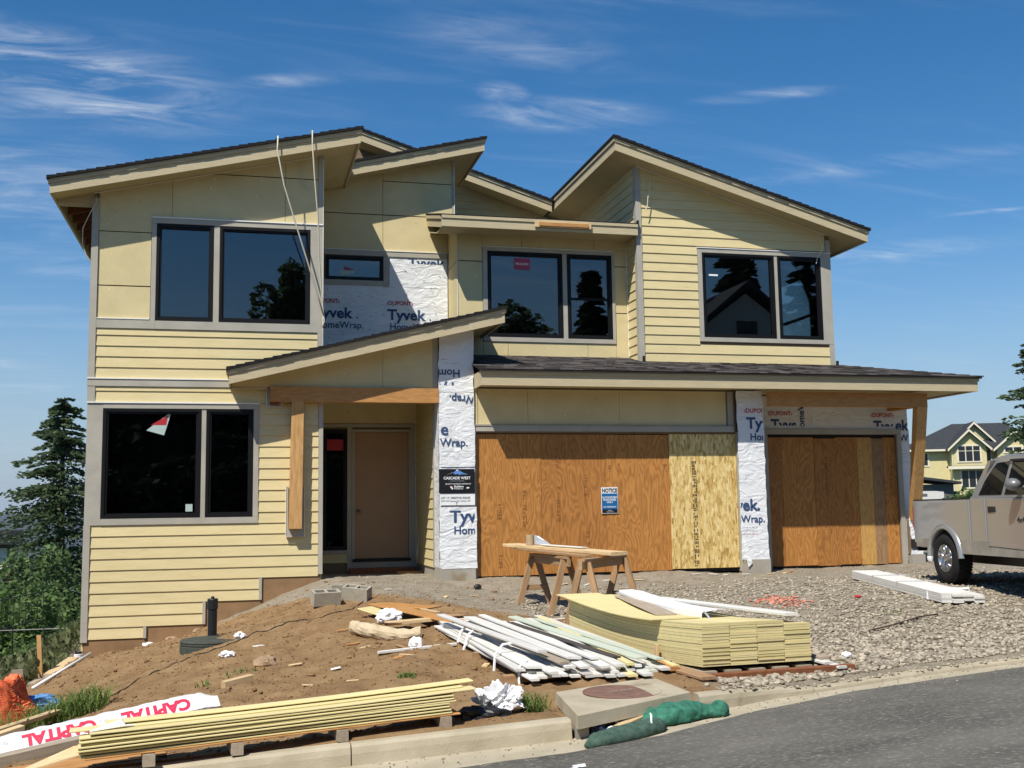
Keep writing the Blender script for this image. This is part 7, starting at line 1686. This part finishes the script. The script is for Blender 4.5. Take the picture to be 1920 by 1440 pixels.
# ---- far hills
mb = MB(); n = 160
rows_ = []
for k, (d, z) in enumerate(((5200, -170), (6500, -120), (8200, 0), (11000, -100))):
    for i in range(n):
        a = math.radians(-60+150*i/(n-1)); hgt = z if k != 2 else 20+95*(.5+float(fbm(np.array([i*.13]), np.array([.7]), 1.0, 4)[0]))
        mb.v.append((d*math.sin(a), d*math.cos(a), hgt if k != 1 else z+60*float(fbm(np.array([i*.2]), np.array([3.7]), 1.0, 3)[0])))
for k in range(3):
    for i in range(n-1): mb.f.append((k*n+i, k*n+i+1, (k+1)*n+i+1, (k+1)*n+i))
hills = mb.build('hills', 'needles_dark', None, kind='structure', label='low wooded hills on the horizon at the left', cat='hills')

# ---- what stands across the street and shows only in the window glass, with hedges added to darken it
def conif_b(x, y, ztop, H, R, seed, label, nb=150, mat='needles_dark'): return conifer(0, 0, ztop, H, R, label, seed, nb, 22, .36, mat, group='trees across the street', xy=(x, y))
for q, (x, y, zt_b, H, R, lb) in enumerate(((17.9, -14, 14.3, 12, 2.4, 'slim dark evergreen reflected in the narrow bay pane'), (24.6, -19, 16.0, 11, 3.4, 'first dark evergreen behind the reflected white house'), (28.6, -20, 18.2, 13, 4.0, 'tallest dark evergreen behind the reflected white house'), (32.6, -19, 17.6, 13, 3.8, 'last dark evergreen behind the reflected white house'))):
    conif_b(x, y, zt_b, H, R, 70+q, lb, 220)
bush(0, 0, 6.5, 1.7, 1.7, 3.5, 'loose tree reflected low in the wide upper left pane', 80, 5200, .17, 'needles', True, 'leafy_tree', 'tree', None, 18, xy=(2.2, -14))
bush(0, 0, 6.0, 2.6, 2.2, 3.2, 'rounded tree reflected low in the wide bay pane', 81, 6500, .20, 'needles', True, 'leafy_tree', 'tree', None, 18, xy=(14.6, -14))
for q in range(11): bush(0, 0, float(far_z(np.array(-26.0+6*q), np.array(-10.5)))-.6, 4.4, 2.4, 2.15, 'dark hedge across the street added to darken the lower window reflections', 90+q, 5200, .34, 'needles_dark', False, 'hedge', 'hedge', 'added hedges across the street', 22, xy=(-26+6*q, -10.5))  # unseen hedge rows, put in so the lower panes reflect dark
for q in range(11): bush(0, 0, -.6, 3.4, 1.3, 2.6, 'dark front hedge across the street added to darken the lower window reflections', 110+q, 5200, .28, 'needles_dark', False, 'hedge', 'hedge', 'added front hedges across the street', 20, xy=(-20+4.2*q, -6.2))
for q in range(9): bush(0, 0, 1.2, 3.6, 1.3, 2.2, 'dark middle hedge across the street added to darken the lower window reflections', 130+q, 4200, .30, 'needles_dark', False, 'hedge', 'hedge', 'added middle hedges across the street', 20, xy=(-18+4.4*q, -8.4))
oh = thing('opposite_house', 'pale gabled house across the street seen only as a window reflection', 'house', (26.2, -14.5, 6))
MB().prism([(23.6, -14, 5), (28.8, -14, 5), (28.8, -14, 11.2), (26.2, -14, 13.1), (23.6, -14, 11.2)], (0, -6, 0)).build('wall', 'bg_white', oh)
for a, b in (((22.8, 10.7), (26.2, 13.5)), ((29.6, 10.7), (26.2, 13.5))): MB().hexa([(a[0], -13.5, a[1]), (b[0], -13.5, b[1]), (b[0], -20.5, b[1]), (a[0], -20.5, a[1])], [(a[0], -13.5, a[1]+.25), (b[0], -13.5, b[1]+.25), (b[0], -20.5, b[1]+.25), (a[0], -20.5, a[1]+.25)]).build('roof', 'bg_roof', oh)
ow = bx('window', 'bg_dark', oh, 25.6, 26.8, -13.98, -13.95, 9.9, 11.6)

# ================================================================== AIR
hz_ = MB().box(-14500, 14500, -9500, 14500, -420, 190).build('haze', 'bg_white', None, kind='stuff', label='thin blue haze over the distant hills', cat='haze')
hm_ = bpy.data.materials.new('haze'); hm_.use_nodes = True; t = hm_.node_tree; t.nodes.clear()
ho = t.nodes.new('ShaderNodeOutputMaterial'); hv = t.nodes.new('ShaderNodeVolumePrincipled'); hv.inputs['Color'].default_value = (.80, .88, 1.0, 1); hv.inputs['Density'].default_value = 6e-5; hv.inputs['Anisotropy'].default_value = .2
t.links.new(hv.outputs[0], ho.inputs['Volume']); hz_.data.materials.clear(); hz_.data.materials.append(hm_)
